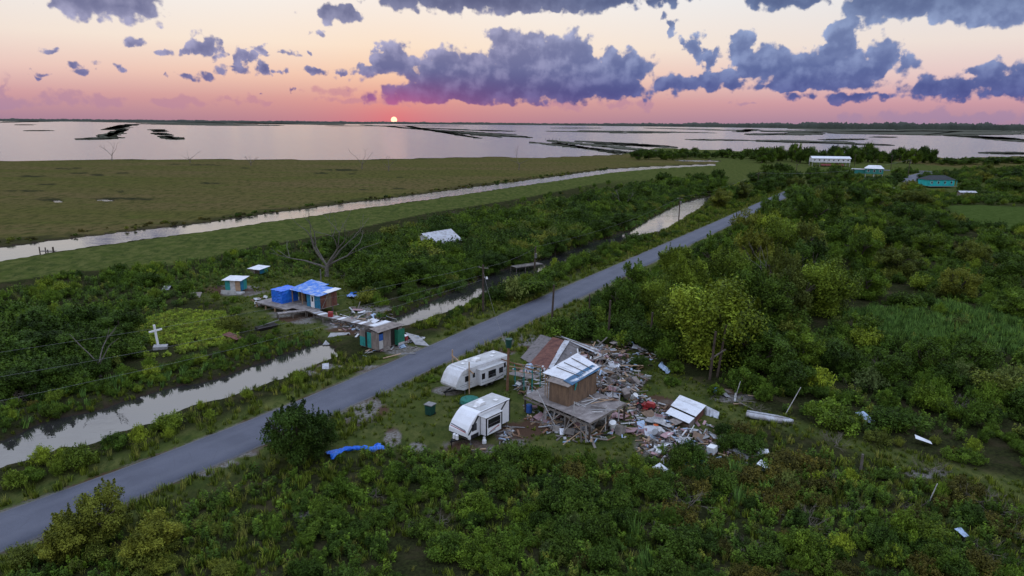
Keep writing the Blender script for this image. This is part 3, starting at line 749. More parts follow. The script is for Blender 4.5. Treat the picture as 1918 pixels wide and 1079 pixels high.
def weed_mesh(name, m, seed, stems=7, h=0.9, r=0.4, leaf=0.13):
    rg = np.random.default_rng(seed); cen = []; nr = []; tn = []
    for s_ in range(stems):
        a = rg.uniform(0, 6.283); q = rg.random() ** 0.5 * r; hh = h * rg.uniform(0.6, 1.15); n = 26
        z = rg.random(n) ** 0.8; aa = rg.uniform(0, 6.283, n); w = 0.16 * (1.1 - 0.7 * z)
        cen.append(np.stack([math.cos(a) * q + np.cos(aa) * w, math.sin(a) * q + np.sin(aa) * w, 0.06 + z * hh], 1))
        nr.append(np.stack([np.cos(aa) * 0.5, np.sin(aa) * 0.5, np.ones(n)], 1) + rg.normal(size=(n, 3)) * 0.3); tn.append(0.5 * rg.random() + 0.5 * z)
    cen = np.concatenate(cen); nr = np.concatenate(nr); tn = np.concatenate(tn); nr /= np.linalg.norm(nr, axis=1)[:, None]
    V, F = leaf_quads(cen, nr, leaf * rg.uniform(0.7, 1.4, len(cen)), 0.34, rg, 0.2)
    me = mesh_np(name, V, F, m); fattr(me, 'tint', np.clip(tn, 0, 1), 'FACE'); return me
def branch(mb, p, d, L, r, depth, rr, spread=0.7, droop=0.0, n=5, kids=(2, 3), keep=0.72):
    q = p
    for k in range(3):
        d2 = (d + Vector((rr.uniform(-1, 1), rr.uniform(-1, 1), rr.uniform(-1, 1))) * 0.16 + Vector((0, 0, -droop))).normalized()
        e = q + d2 * L / 3; r2 = r * (1 - 0.14 * (k + 1) / 1.2)
        mb.tube(q, e, r * (1 - 0.14 * k), r2, n, caps=(depth == 0)); q = e; d = d2
    if depth <= 0: return
    for k in range(rr.randint(*kids)):
        a = Vector((rr.uniform(-1, 1), rr.uniform(-1, 1), rr.uniform(-0.35, 0.9)))
        branch(mb, q, (d + a * spread).normalized(), L * rr.uniform(0.6, 0.85), r * 0.6 * rr.uniform(0.8, 1), depth - 1, rr, spread, droop, n, kids, keep)
def trunk_mesh(name, seed, h=1.0, r=0.07):
    rr = random.Random(seed); mb = MB()
    mb.tube((0, 0, -0.15), (0, 0, 0.05), r * 1.5, r * 1.1, 8); mb.tube((0, 0, 0.05), (rr.uniform(-.04, .04), rr.uniform(-.04, .04), h * 0.45), r * 1.1, r * 0.8, 8)
    for k in range(5):
        a = rr.uniform(0, 6.28); branch(mb, Vector((0, 0, h * rr.uniform(0.3, 0.45))), Vector((math.cos(a), math.sin(a), rr.uniform(0.8, 1.6))).normalized(), h * 0.4, r * 0.6, 1, rr, 0.6)
    return mb.mesh(name, BARK)
def brush_mesh(name, seed, m=None):
    rr = random.Random(seed); mb = MB()
    for k in range(16):
        a = rr.uniform(0, 6.28); branch(mb, Vector((rr.uniform(-.4, .4), rr.uniform(-.4, .4), 0)), Vector((math.cos(a), math.sin(a), rr.uniform(0.2, 1.1))).normalized(), 0.5, 0.022, 2, rr, 0.8, 0.04, 3)
    return mb.mesh(name, m or TWIG)

SHRUB = {k: [] for k in ('dark', 'mid', 'bright', 'olive', 'grey', 'brown')}
for i in range(3):
    SHRUB['dark'].append(crown_mesh('shrub', LEAF['dark'], 100 + i, 19, 3600, leaf=0.088, cz=0.66, lobe_r=(0.22, 0.44), spread=0.72, inner=0.4))
    SHRUB['mid'].append(crown_mesh('shrub', LEAF['mid'], 120 + i, 19, 3600, leaf=0.086, cz=0.66, up=0.4, lobe_r=(0.22, 0.42), spread=0.74, inner=0.4))
for i in range(2):
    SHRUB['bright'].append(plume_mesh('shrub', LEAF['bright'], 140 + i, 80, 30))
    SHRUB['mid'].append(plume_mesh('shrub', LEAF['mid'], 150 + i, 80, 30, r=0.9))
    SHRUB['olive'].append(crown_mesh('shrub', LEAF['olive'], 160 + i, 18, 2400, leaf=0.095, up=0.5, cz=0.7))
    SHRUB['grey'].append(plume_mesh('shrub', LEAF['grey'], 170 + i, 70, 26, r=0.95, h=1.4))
    SHRUB['brown'].append(crown_mesh('shrub', LEAF['brown'], 180 + i, 16, 1900, leaf=0.10, cz=0.55, rz=0.6))
for i, q in enumerate(('mid', 'dark', 'mid', 'brown', 'olive')):
    SHRUB[q].append(crown_mesh('shrub', LEAF[q], 240 + i, 24, 3400, rx=1.35, rz=0.45, cz=0.4, leaf=0.085, spread=0.85, lobe_r=(0.14, 0.3), up=0.3, inner=0.5, sprigs=50))
SHRUB['bright'].append(crown_mesh('shrub', LEAF['bright'], 190, 18, 2500, leaf=0.10, cz=0.7, up=0.3))
TREE = dict(
    bright=[crown_mesh('crown', LEAF['bright'], 200 + i, 44, 17000, leaf=0.053, cz=0.98, rz=1.0, lobe_r=(0.22, 0.40), spread=0.78, asp=0.34, low=True, sprigs=60, inner=0.4) for i in range(2)],
    mid=[crown_mesh('crown', LEAF['mid'], 210 + i, 38, 13000, leaf=0.056, cz=0.98, rz=1.0, lobe_r=(0.18, 0.34), spread=0.82, low=True, sprigs=50, inner=0.45) for i in range(3)],
    dark=[crown_mesh('crown', LEAF['dark'], 220 + i, 38, 13000, leaf=0.056, cz=0.98, rz=1.0, lobe_r=(0.18, 0.34), spread=0.82, low=True, sprigs=50, inner=0.45) for i in range(3)],
    olive=[crown_mesh('crown', LEAF['olive'], 230 + i, 38, 12000, leaf=0.056, cz=0.98, rz=1.0, lobe_r=(0.17, 0.33), spread=0.84, up=0.4, low=True, sprigs=60, inner=0.45) for i in range(2)])
TRUNK = [trunk_mesh('trunk', 300 + i, 1.5) for i in range(3)]
GRASS = [tuft_mesh('tuft', LEAF['grass'], 400 + i) for i in range(4)]
STRAW = [tuft_mesh('tuft', LEAF['straw'], 410 + i, 30, 0.8, 0.3, 0.02, 0.6) for i in range(2)]
REED = [tuft_mesh('reed', LEAF['reed'], 420 + i, 44, 1.5, 0.5, 0.045, 0.35) for i in range(3)]
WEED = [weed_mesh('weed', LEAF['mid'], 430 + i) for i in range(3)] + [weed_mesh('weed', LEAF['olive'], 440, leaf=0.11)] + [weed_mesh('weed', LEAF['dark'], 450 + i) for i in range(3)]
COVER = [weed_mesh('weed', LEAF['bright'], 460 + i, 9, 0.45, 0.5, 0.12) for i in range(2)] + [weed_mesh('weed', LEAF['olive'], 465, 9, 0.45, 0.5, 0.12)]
BRUSH = [brush_mesh('dead_brush', 470 + i) for i in range(3)]

def scatter(name, label, cat, pts, protos, pick, scl, rotz, tilt=None):
    """one object of instanced plants that nobody could count"""
    pts = np.asarray(pts, float)
    if not len(pts): return
    coll = bpy.data.collections.new(name + '_sources')
    for k, me in enumerate(protos):
        o = bpy.data.objects.new('%s_source_%02d' % (name, k), me); coll.objects.link(o)
    me = bpy.data.meshes.new(name); me.vertices.add(len(pts)); me.vertices.foreach_set('co', np.asarray(pts, np.float32).ravel())
    a = me.attributes.new('pick', 'INT', 'POINT'); a.data.foreach_set('value', np.asarray(pick, np.int32))
    a = me.attributes.new('size', 'FLOAT_VECTOR', 'POINT'); a.data.foreach_set('vector', np.asarray(scl, np.float32).ravel())
    rot = np.zeros((len(pts), 3)); rot[:, 2] = rotz
    if tilt is not None: rot[:, :2] = tilt
    a = me.attributes.new('turn', 'FLOAT_VECTOR', 'POINT'); a.data.foreach_set('vector', np.asarray(rot, np.float32).ravel())
    o = link(name, me); tag(o, label, cat, kind='stuff')
    g = bpy.data.node_groups.new(name, 'GeometryNodeTree')
    g.interface.new_socket('Geometry', in_out='INPUT', socket_type='NodeSocketGeometry'); g.interface.new_socket('Geometry', in_out='OUTPUT', socket_type='NodeSocketGeometry')
    gi = g.nodes.new('NodeGroupInput'); go = g.nodes.new('NodeGroupOutput')
    iop = g.nodes.new('GeometryNodeInstanceOnPoints'); ci = g.nodes.new('GeometryNodeCollectionInfo')
    ci.inputs['Collection'].default_value = coll; ci.inputs['Separate Children'].default_value = True; ci.inputs['Reset Children'].default_value = True
    def na(nm, typ):
        q = g.nodes.new('GeometryNodeInputNamedAttribute'); q.data_type = typ; q.inputs['Name'].default_value = nm; return q.outputs['Attribute']
    g.links.new(gi.outputs[0], iop.inputs['Points']); g.links.new(ci.outputs[0], iop.inputs['Instance']); iop.inputs['Pick Instance'].default_value = True
    g.links.new(na('pick', 'INT'), iop.inputs['Instance Index']); g.links.new(na('size', 'FLOAT_VECTOR'), iop.inputs['Scale'])
    g.links.new(na('turn', 'FLOAT_VECTOR'), iop.inputs['Rotation']); g.links.new(iop.outputs[0], go.inputs[0])
    md = o.modifiers.new('plants', 'NODES'); md.node_group = g
    return o

# ---------------------------------------------------------------- where nothing may grow
structure_px = [  # (polygon on the ground, margin)
    (G([(838, 830), (905, 838), (962, 800), (950, 770), (890, 770), (840, 800)]), 0.8),
    (G([(818, 735), (880, 745), (965, 715), (955, 690), (900, 690), (830, 712)]), 0.8),
    (G([(965, 705), (1000, 690), (1130, 700), (1185, 760), (1120, 815), (1000, 800), (965, 760)]), 0.5),
    (G([(985, 650), (1020, 632), (1120, 640), (1165, 668), (1215, 715), (1190, 750), (1120, 740)]), 0.3),
    (G([(1235, 755), (1290, 740), (1335, 760), (1320, 800), (1260, 800)]), 0.4),
    (G([(1200, 790), (1330, 800), (1335, 860), (1250, 870), (1200, 850)]), -0.4),
    (G([(480, 565), (560, 555), (640, 560), (645, 600), (560, 605), (490, 590)]), 0.5),
    (G([(560, 590), (610, 585), (730, 640), (720, 660), (670, 650)]), 0.3),
    (G([(670, 655), (700, 670), (770, 655), (820, 650), (800, 620), (690, 630)]), 0.8),
    (G([(405, 545), (430, 560), (470, 555), (465, 535)]), 0.5),
    (G([(275, 650), (325, 650), (325, 665), (275, 665)]), 0.5),
    (G([(1515, 318), (1600, 318), (1600, 302), (1515, 302)]), 3.0), (G([(1600, 336), (1660, 336), (1660, 322), (1600, 322)]), 3.0), (G([(1730, 362), (1795, 362), (1795, 346), (1730, 346)]), 2.0),
    (G([(795, 478), (880, 478), (880, 452), (795, 452)]), -0.5), (G([(1645, 366), (1675, 366), (1675, 356), (1645, 356)]), 1.0),
    (G([(615, 860), (710, 845), (700, 820), (620, 840)]), 0.3), (G([(790, 782), (820, 782), (820, 760), (790, 760)]), 0.6)]
def allowed(x, y, water=0.6, road=0.8, margin=0.0):
    ok = -sd_poly(x, y, land) > 3
    ok &= sd_poly(x, y, canal) > water
    ok &= np.minimum(sd_poly(x, y, ditch_a), sd_poly(x, y, ditch_b)) > water
    ok &= sd_line(x, y, road_c) > ROAD_W / 2 + road
    ok &= np.minimum(sd_line(x, y, road3_c), sd_line(x, y, road4_c)) > 3.2 + road
    for poly, mg in structure_px: ok &= sd_poly(x, y, poly) > mg + margin
    return ok
def fill(poly_px, density, sizes, kinds, seed, water=0.6, road=0.8, margin=0.0, clump=0.0, avoid=(), ground=None, power=1.6):
    """plants through a polygon: arrays x, y, size, kind"""
    rg = np.random.default_rng(seed); poly = ground if ground is not None else G(poly_px)
    xs = [p[0] for p in poly]; ys = [p[1] for p in poly]
    n = int((max(xs) - min(xs)) * (max(ys) - min(ys)) * density)
    x = rg.uniform(min(xs), max(xs), n); y = rg.uniform(min(ys), max(ys), n)
    ok = inside(x, y, poly)
    x, y = x[ok], y[ok]
    if clump:
        ok = rg.random(len(x)) < np.clip(0.5 + clump * 4 * fbm(x / 6, y / 6, seed), 0.02, 1); x, y = x[ok], y[ok]
    ok = allowed(x, y, water, road, margin)
    for a in avoid: ok &= sd_poly(x, y, a) > 0.3
    x, y = x[ok], y[ok]
    s_ = sizes[0] + (sizes[1] - sizes[0]) * rg.random(len(x)) ** power
    names = list(kinds); w = np.array([kinds[k] for k in names], float)
    # species grow in drifts
    drift = np.stack([fbm(x / 9 + 50 * i, y / 9, 60 + i) for i in range(len(names))], 1) * 5 + np.log(w / w.sum()) + rg.gumbel(size=(len(x), len(names))) * 0.55
    k = drift.argmax(1)
    return x, y, s_, np.array(names, dtype=object)[k] if len(x) else np.array([], dtype=object)

shrub_rows = []   # (x, y, height, kind, zone)
def zone(name, *a, **kw):
    x, y, s_, k = fill(*a, **kw)
    shrub_rows.extend(zip(x, y, s_, k, [name] * len(x)))
# the left bank
zone('left_low', [(-60, 560), (0, 548), (150, 515), (330, 507), (480, 470), (640, 446), (640, 480), (520, 497), (400, 505), (370, 520), (330, 560), (240, 592), (235, 640), (-60, 660)], 0.22, (0.9, 2.6), dict(mid=4, dark=2.5, bright=1.6, grey=0.8, brown=0.3), 1, clump=0.6)
zone('left_dark', [(-60, 640), (60, 600), (190, 620), (238, 668), (215, 712), (110, 745), (-60, 790)], 0.16, (2.4, 4.6), dict(dark=6, mid=1), 2)
zone('left_bank', [(-60, 780), (100, 742), (250, 697), (420, 660), (560, 625), (606, 634), (540, 660), (250, 752), (-60, 850)], 0.32, (0.7, 1.9), dict(mid=3, bright=2, dark=1, grey=0.7, brown=0.4), 3, water=0.2)
zone('left_yard', [(300, 560), (420, 545), (540, 615), (470, 650), (400, 650)], 0.03, (0.6, 1.5), dict(mid=2, bright=2, dark=1), 4)
zone('left_back', [(440, 495), (640, 462), (700, 470), (690, 530), (650, 520), (600, 500), (520, 500)], 0.12, (1.0, 2.6), dict(mid=3, dark=2, grey=1.5, brown=0.5), 5, clump=0.5)
zone('mid_thicket', [(650, 530), (640, 480), (700, 452), (800, 430), (1000, 397), (1200, 358), (1340, 338), (1345, 360), (1280, 384), (1184, 430), (996, 493), (909, 518), (785, 575), (740, 590), (690, 575)], 0.17, (1.6, 5.0), dict(dark=3.5, mid=4, olive=1.4, grey=0.5, bright=0.3), 6, water=0.2, power=1.2)
zone('mid_sparse', [(560, 470), (700, 440), (1000, 372), (1160, 342), (1340, 326), (1340, 340), (1000, 400), (700, 455), (600, 478)], 0.05, (0.8, 2.6), dict(mid=3, grey=2, dark=1.2, brown=0.5), 7, clump=0.8)
zone('canal_far_bank', [(-60, 462), (0, 452), (219, 424), (365, 411), (529, 390), (700, 369), (986, 333), (1140, 314), (1140, 318), (986, 339), (700, 376), (365, 421), (219, 436), (-60, 474)], 0.16, (0.5, 1.3), dict(brown=3, olive=2, dark=2), 21, water=0.0, clump=0.9)
# between ditch and road
zone('verge_near', [(-60, 910), (0, 884), (200, 836), (300, 795), (444, 745), (584, 695), (640, 672), (700, 680), (525, 758), (354, 827), (203, 884), (-60, 985)], 0.085, (0.6, 1.7), dict(bright=5, mid=2, olive=1), 8, water=0.0, road=1.8, clump=0.5)
zone('verge_far', [(800, 605), (900, 562), (1090, 486), (1240, 440), (1320, 394), (1350, 350), (1480, 340), (1440, 364), (1215, 466), (1000, 552), (815, 635)], 0.17, (0.8, 2.8), dict(mid=3, bright=2.5, dark=1.5), 9, water=0.0, road=1.6, clump=0.4)
# right of the road
zone('right_wood', [(1050, 610), (1090, 570), (1240, 490), (1460, 380), (1560, 368), (1600, 420), (1560, 520), (1470, 650), (1340, 705), (1230, 680), (1090, 640)], 0.13, (1.6, 4.2), dict(mid=4, bright=2, dark=2.5, olive=1), 10, road=1.5, power=1.2)
zone('right_thicket', [(1560, 372), (1960, 345), (1960, 790), (1800, 830), (1600, 812), (1430, 765), (1340, 722), (1380, 700), (1480, 640), (1560, 520), (1600, 420)], 0.2, (1.1, 3.4), dict(mid=5, dark=2.8, olive=1.3, brown=0.5, grey=0.8, bright=1.1), 11, avoid=(field_g, reed_g[0], reed_g[1]), clump=0.3)
zone('right_far', [(1440, 372), (1470, 352), (1560, 332), (1700, 322), (1960, 318), (1960, 350), (1560, 372)], 0.05, (1.5, 5.0), dict(mid=3, dark=4, olive=1), 12, road=1.0, clump=0.4, avoid=(field_g,))
# the foreground
fg_avoid = (G([(1300, 795), (1330, 770), (1420, 762), (1520, 795), (1620, 832), (1780, 872), (1960, 918), (1960, 968), (1800, 925), (1680, 892), (1540, 852), (1400, 812)]),)
zone('front_right', [(1340, 815), (1440, 800), (1600, 850), (1750, 890), (1960, 950), (2010, 1120), (1000, 1120), (1040, 900), (1230, 890)], 0.6, (0.7, 2.1), dict(dark=5.0, brown=3.6, mid=1.8, bright=0.4, olive=0.8, grey=0.4), 13, avoid=fg_avoid, clump=0.3)
zone('front_track', [(1420, 762), (1600, 815), (1800, 835), (1960, 800), (1960, 915), (1800, 880), (1600, 828)], 0.3, (0.7, 1.8), dict(mid=4, olive=1.5, dark=2, brown=0.8, bright=0.4), 14, avoid=fg_avoid, clump=0.3)
zone('front_mid', [(640, 880), (860, 870), (960, 850), (1130, 870), (1040, 910), (1000, 1120), (420, 1120), (500, 960)], 0.6, (0.6, 1.9), dict(mid=4, dark=4, bright=0.3, olive=0.6), 15, clump=0.4)
zone('front_left', [(60, 1030), (200, 975), (320, 930), (460, 960), (420, 1120), (-40, 1140)], 0.3, (0.9, 2.1), dict(olive=4, mid=2, bright=0.4), 16, road=1.2, clump=0.2)
zone('yard', [(640, 800), (760, 800), (830, 850), (1130, 870), (1330, 860), (1420, 770), (1330, 720), (1240, 690), (1180, 650), (1060, 620), (1000, 620), (900, 680), (760, 730)], 0.018, (0.4, 1.1), dict(mid=3, dark=2, bright=1), 17, clump=0.6)
# single bushes measured one by one (x, y of the foot, height, kind)
singles = [(430, 622, 3.0, 'olive'), (150, 880, 2.3, 'bright'), (82, 872, 1.9, 'bright'), (30, 918, 1.8, 'bright'), (262, 838, 2.3, 'bright'), (215, 838, 1.6, 'mid'), (318, 806, 1.8, 'bright'), (60, 905, 1.5, 'mid'), (110, 893, 1.4, 'bright'),
           (960, 566, 3.6, 'grey'), (985, 560, 3.0, 'dark'), (935, 566, 2.6, 'dark'), (1052, 512, 2.4, 'mid'), (1040, 520, 2.6, 'dark'), (1165, 470, 2.2, 'mid'), (1002, 545, 2.6, 'dark'), (1022, 534, 2.4, 'mid'), (1075, 506, 2.4, 'mid'), (1100, 493, 2.6, 'dark'), (1130, 482, 2.6, 'mid'), (1148, 474, 2.4, 'bright'), (890, 575, 1.5, 'mid'), (1185, 458, 2.2, 'mid'), (915, 566, 1.9, 'dark'),
           (350, 548, 2.2, 'mid'), (965, 870, 2.4, 'dark'), (1005, 880, 2.2, 'mid'), (905, 885, 1.8, 'mid'), (940, 905, 1.7, 'dark'), (1080, 950, 2.4, 'dark'), (1130, 955, 2.0, 'dark'), (1040, 960, 2.1, 'dark'), (1120, 1010, 2.2, 'dark'), (1075, 1000, 2.0, 'grey'),
           (1190, 882, 1.6, 'bright'), (1215, 900, 1.3, 'bright'), (1282, 862, 2.0, 'dark'), (1320, 905, 1.3, 'bright'), (1530, 915, 1.7, 'bright'), (1590, 905, 1.5, 'bright'), (1570, 1040, 1.8, 'bright'), (1500, 1040, 1.9, 'mid'), (1690, 1010, 2.2, 'mid'), (1740, 1020, 2.0, 'bright'), (1670, 1060, 1.7, 'bright'), (1820, 850, 1.7, 'bright'),
           (1900, 740, 4.2, 'grey'), (1860, 745, 3.2, 'olive'), (1050, 640, 3.6, 'mid'), (1075, 640, 3.2, 'dark'), (1130, 645, 2.6, 'mid'), (1165, 650, 2.4, 'bright'), (1200, 655, 2.6, 'mid'), (1195, 690, 1.6, 'dark'), (1265, 700, 1.6, 'mid'), (1255, 720, 1.4, 'mid'), (1340, 745, 1.6, 'mid'), (1020, 775, 1.4, 'dark'), (880, 722, 1.1, 'dark'), (1240, 855, 1.2, 'mid'), (1385, 830, 1.2, 'mid'), (1400, 815, 1.0, 'mid'), (1790, 620, 2.0, 'olive'), (1530, 470, 2.6, 'olive')]
for x, y, h, k in singles:
    q = P(x, y); shrub_rows.append((q[0], q[1], h * (1.35 if 930 < x < 1190 and y < 570 else 1.0), k, 'single'))

# what grows right at the water stays low
_x = np.array([r[0] for r in shrub_rows]); _y = np.array([r[1] for r in shrub_rows]); _d = np.minimum(sd_poly(_x, _y, ditch_a), sd_poly(_x, _y, ditch_b))
_d = np.where((_y > P(890, 540)[1]) & (_y < P(1170, 440)[1]), _d + 6, _d); _d = np.where(_y < P(230, 770)[1], _d + 9, _d)
_rd = np.clip(sd_line(_x, _y, road_c) - 3.0, 0, 99); _d = np.minimum(_d, 1.2 * _rd)
shrub_rows = [(r[0], r[1], min(r[2], 0.5 + 0.27 * max(0.0, d_)) if r[4] != 'single' else r[2], r[3], r[4]) for r, d_ in zip(shrub_rows, _d)]
ZONE_TEXT = dict(canal_far_bank='on the marsh bank of the canal', left_low='in the scrub between the levee and the white cross', left_dark='in the dark thicket beside the white cross', left_bank='on the far bank of the roadside ditch', left_yard='on the open ground around the white cross', left_back='behind the shack with the blue tarps',
    mid_thicket='in the thicket around the white roofed house', mid_sparse='on the grassy slope below the canal', verge_near='on the grassy verge between road and open ditch', verge_far='on the verge between road and shaded ditch', right_wood='under the trees across the road from the ditch', right_thicket='in the wide thicket around the reed bed', right_far='near the turquoise house by the bend',
    front_right='in the brownish scrub below the mown track', front_track='along the mown grass track', front_mid='among the weeds below the white trailers', front_left='in the olive scrub where the road leaves the picture', yard='in the littered yard around the platform', single='standing apart as a rounded bush')
KIND_TEXT = dict(dark='dark green', mid='mid green', bright='bright yellow green', olive='olive green', grey='grey green feathery', brown='brownish wilting')
rows = np.array([(r[0], r[1], r[2]) for r in shrub_rows]); rz = ground_z(rows[:, 0], rows[:, 1])
app = rows[:, 2] / np.hypot(rows[:, 0], rows[:, 1])
vis = (np.abs(np.degrees(np.arctan2(rows[:, 0], rows[:, 1]))) < 36) & (np.hypot(rows[:, 0], rows[:, 1]) > 38)
order = np.argsort(-(app + np.where(vis, 0, -9)))
picked = set(order[:285].tolist()) | {i for i, r in enumerate(shrub_rows) if r[4] == 'single' and vis[i]}
picked = set(sorted(picked, key=lambda i: -(app[i] + (9 if shrub_rows[i][4] == 'single' else 0)))[:298])
LANDMARKS = [(297, 655, 'white cross'), (560, 590, 'blue tarp shack'), (715, 650, 'roadside shack'), (985, 497, 'plank footbridge'), (905, 584, 'lamp pole at the ditch'), (890, 820, 'swoosh trailer'), (880, 725, 'old white trailer'), (1090, 780, 'raised platform'), (1290, 780, 'tin shed'), (1441, 790, 'upturned boat'), (1304, 874, 'cyan boat hull'), (1060, 665, 'rusty collapsed roof'), (1139, 635, 'rubble heap'), (437, 549, 'small porch shed'), (1612, 882, 'pale stump post'), (1800, 1008, 'torn blue sheet'), (1640, 1005, 'half buried board'), (1727, 836, 'narrow white sheet'), (1540, 590, 'rounded light green tree'), (1271, 416, 'far ditch pole'), (150, 860, 'near bend of the open ditch'), (320, 795, 'middle of the open ditch'), (1100, 490, 'shaded ditch'), (1900, 640, 'reed bed'), (1436, 884, 'white folded panel')]
allsh = [(k, j, me) for k in SHRUB for j, me in enumerate(SHRUB[k])]
index_of = {(k, j): i for i, (k, j, me) in enumerate(allsh)}
bulk = []
rs = random.Random(5)
for i, (x, y, h, k, zn) in enumerate(shrub_rows):
    j = rs.randrange(len(SHRUB[k])); s_ = h / 1.5; w = s_ * rs.uniform(0.85, 1.3)
    if i in picked:
        o = link('shrub', SHRUB[k][j], None, (x, y, rz[i] - 0.05), rs.uniform(0, 6.28)); o.scale = (w, w * rs.uniform(0.85, 1.1), s_)
        sz_ = 'knee high' if h < 0.9 else 'waist high' if h < 1.3 else 'chest high' if h < 1.7 else 'head high' if h < 2.2 else 'tall' if h < 3 else 'very tall'
        if zn == 'single':
            near = min(LANDMARKS, key=lambda q: (P(q[0], q[1])[0] - x) ** 2 + (P(q[0], q[1])[1] - y) ** 2)[2]
            tag(o, '%s %s rounded bush nearest the %s' % (sz_, KIND_TEXT[k], near), 'shrub', 'rounded bushes nearest the ' + near)
        else: tag(o, '%s %s shrub %s' % (sz_, KIND_TEXT[k], ZONE_TEXT[zn]), 'shrub', 'shrubs ' + ZONE_TEXT[zn])
    else: bulk.append((x, y, rz[i] - 0.05, index_of[(k, j)], w, w * rs.uniform(0.8, 1.15), s_, rs.uniform(0, 6.28)))
bulk = np.array(bulk)
scatter('thicket', 'dense green thicket of shrubs on both sides of the road', 'thicket', bulk[:, :3], [q[2] for q in allsh], bulk[:, 3], bulk[:, 4:7], bulk[:, 7])
print('shrubs', len(shrub_rows), 'picked', len(picked))

# ---------------------------------------------------------------- trees
def tree(x, y, h, w, kind, label, group=None, seed=0, name='tree'):
    rr = random.Random(seed * 31 + int(x * 10))
    px, py = P(x, y); t_ = thing(name, label, 'tree', (px, py, gz(px, py)), rr.uniform(0, 360), group)
    c = link('crown', rr.choice(TREE[kind]), t_); c.scale = (w / 2, w / 2 * rr.uniform(0.9, 1.1), h / 2.05)
    k = link('trunk', rr.choice(TRUNK), t_); k.scale = (h / 2.2, h / 2.2, h / 2.05)
    return t_
tree(1335, 680, 11.2, 12.5, 'bright', 'broad yellow green tree, the biggest crown, behind the crossed wooden posts')
tree(1395, 690, 7.0, 8.0, 'mid', 'leafy green tree hanging over the crossed wooden posts')
tree(1540, 590, 9.4, 10.0, 'bright', 'rounded light green tree standing alone above the reed bed')
tree(1455, 565, 9.5, 7.5, 'olive', 'slender olive tree between the two big light green crowns')
tree(1266, 518, 7.0, 7.0, 'bright', 'green tree with its crown leaning over the road edge')
tree(1322, 505, 6.5, 6.5, 'dark', 'dark tree behind the one leaning over the road')
tree(1405, 515, 9.5, 8.5, 'olive', 'pale olive tree with bare twigs in its top')
tree(1385, 480, 8.0, 8.5, 'mid', 'mid green tree beside the middle stretch of the road')
tree(1505, 492, 9.5, 10, 'olive', 'wide olive crown behind the rounded light green tree')
tree(548, 866, 6.2, 5.6, 'dark', 'dark dense tree at the road edge beside the crumpled blue tarp')
tree(598, 852, 4.2, 4.2, 'dark', 'lower dark tree next to the crumpled blue tarp')
tree(195, 1018, 4.6, 4.6, 'olive', 'tall olive bush with a pointed top at the edge of the road')
tree(120, 1050, 3.4, 4.2, 'olive', 'spreading olive bush below the pointed one at the road')
tree(285, 1040, 3.2, 4.2, 'olive', 'low olive bush under the pointed one by the road')
tree(1498, 392, 6.5, 8.0, 'dark', 'dark tree where the road disappears behind the wood')
tree(990, 420, 5.5, 8.0, 'dark', 'dark conical tree rising from the thicket towards the canal')
tree(1590, 440, 5.5, 8, 'dark', 'dark rounded tree beyond the pale olive ones')
for k, (x, y, h, w, kd) in enumerate([(1290, 560, 5, 6, 'bright'), (1360, 545, 5.5, 6, 'bright'), (1190, 560, 4, 5, 'mid'), (1230, 600, 4.5, 5, 'bright'), (1400, 462, 6, 7, 'olive'), (1450, 500, 6.5, 7, 'bright'), (1440, 425, 6, 7, 'mid'), (1160, 600, 4, 5, 'mid'), (1270, 640, 5, 5.5, 'bright'), (1440, 470, 6, 6.5, 'bright'), (1450, 450, 6, 7, 'dark'), (1500, 425, 6, 7, 'mid'), (1530, 430, 6, 7, 'mid'), (1560, 400, 6, 7, 'dark'), (1440, 620, 5, 6, 'dark'), (1480, 600, 5.5, 6, 'olive'), (1610, 500, 5, 6, 'mid'), (1500, 540, 6, 6, 'dark'), (1340, 525, 5.5, 6, 'mid'), (1380, 610, 6, 6, 'mid')]):
    tree(x, y, h * 1.65, w * 1.3, kd, '%s tree of the wood beside the road, its crown mixed with its neighbours' % KIND_TEXT[kd], 'trees of the wood beside the road', k)
for k, (x, y, h, w, kd) in enumerate([(760, 478, 4.5, 6, 'mid'), (700, 512, 4.5, 7, 'mid'), (665, 500, 5, 7, 'dark'), (870, 480, 4.2, 6, 'mid'), (935, 455, 4.5, 6, 'olive'), (1010, 445, 5, 7, 'mid'), (1075, 424, 5.5, 8, 'dark'), (1130, 408, 5.5, 8, 'mid'), (1170, 392, 5.5, 8, 'dark'), (1205, 378, 5.5, 8, 'dark'), (1150, 390, 5, 8, 'mid'), (1260, 362, 6, 9, 'mid'), (1310, 352, 6, 8, 'dark'), (905, 420, 4, 6, 'mid'), (1345, 345, 6.5, 8, 'dark'), (925, 508, 3.6, 6, 'dark'), (972, 495, 3.8, 6, 'mid'), (1040, 474, 4.0, 7, 'dark'), (1085, 458, 4.0, 7, 'mid'), (1130, 442, 4.2, 7, 'dark'), (1165, 428, 4.2, 7, 'dark'), (640, 490, 5, 7, 'dark'), (720, 540, 4.0, 6, 'mid'), (780, 530, 4.0, 6, 'dark'), (830, 512, 4.0, 6, 'mid'), (960, 430, 5, 7, 'mid'), (1040, 405, 5.5, 8, 'dark'), (1100, 392, 5.5, 8, 'mid'), (1240, 350, 6, 9, 'dark'), (840, 430, 4, 6, 'olive'), (818, 484, 3.6, 4.5, 'mid'), (862, 482, 2.6, 4, 'mid'), (800, 478, 3.4, 5, 'dark')]):
    tree(x, y, h * 1.15, w, kd, '%s tree rising from the thicket between canal and ditch' % KIND_TEXT[kd], 'trees in the thicket between canal and ditch', k + 40)
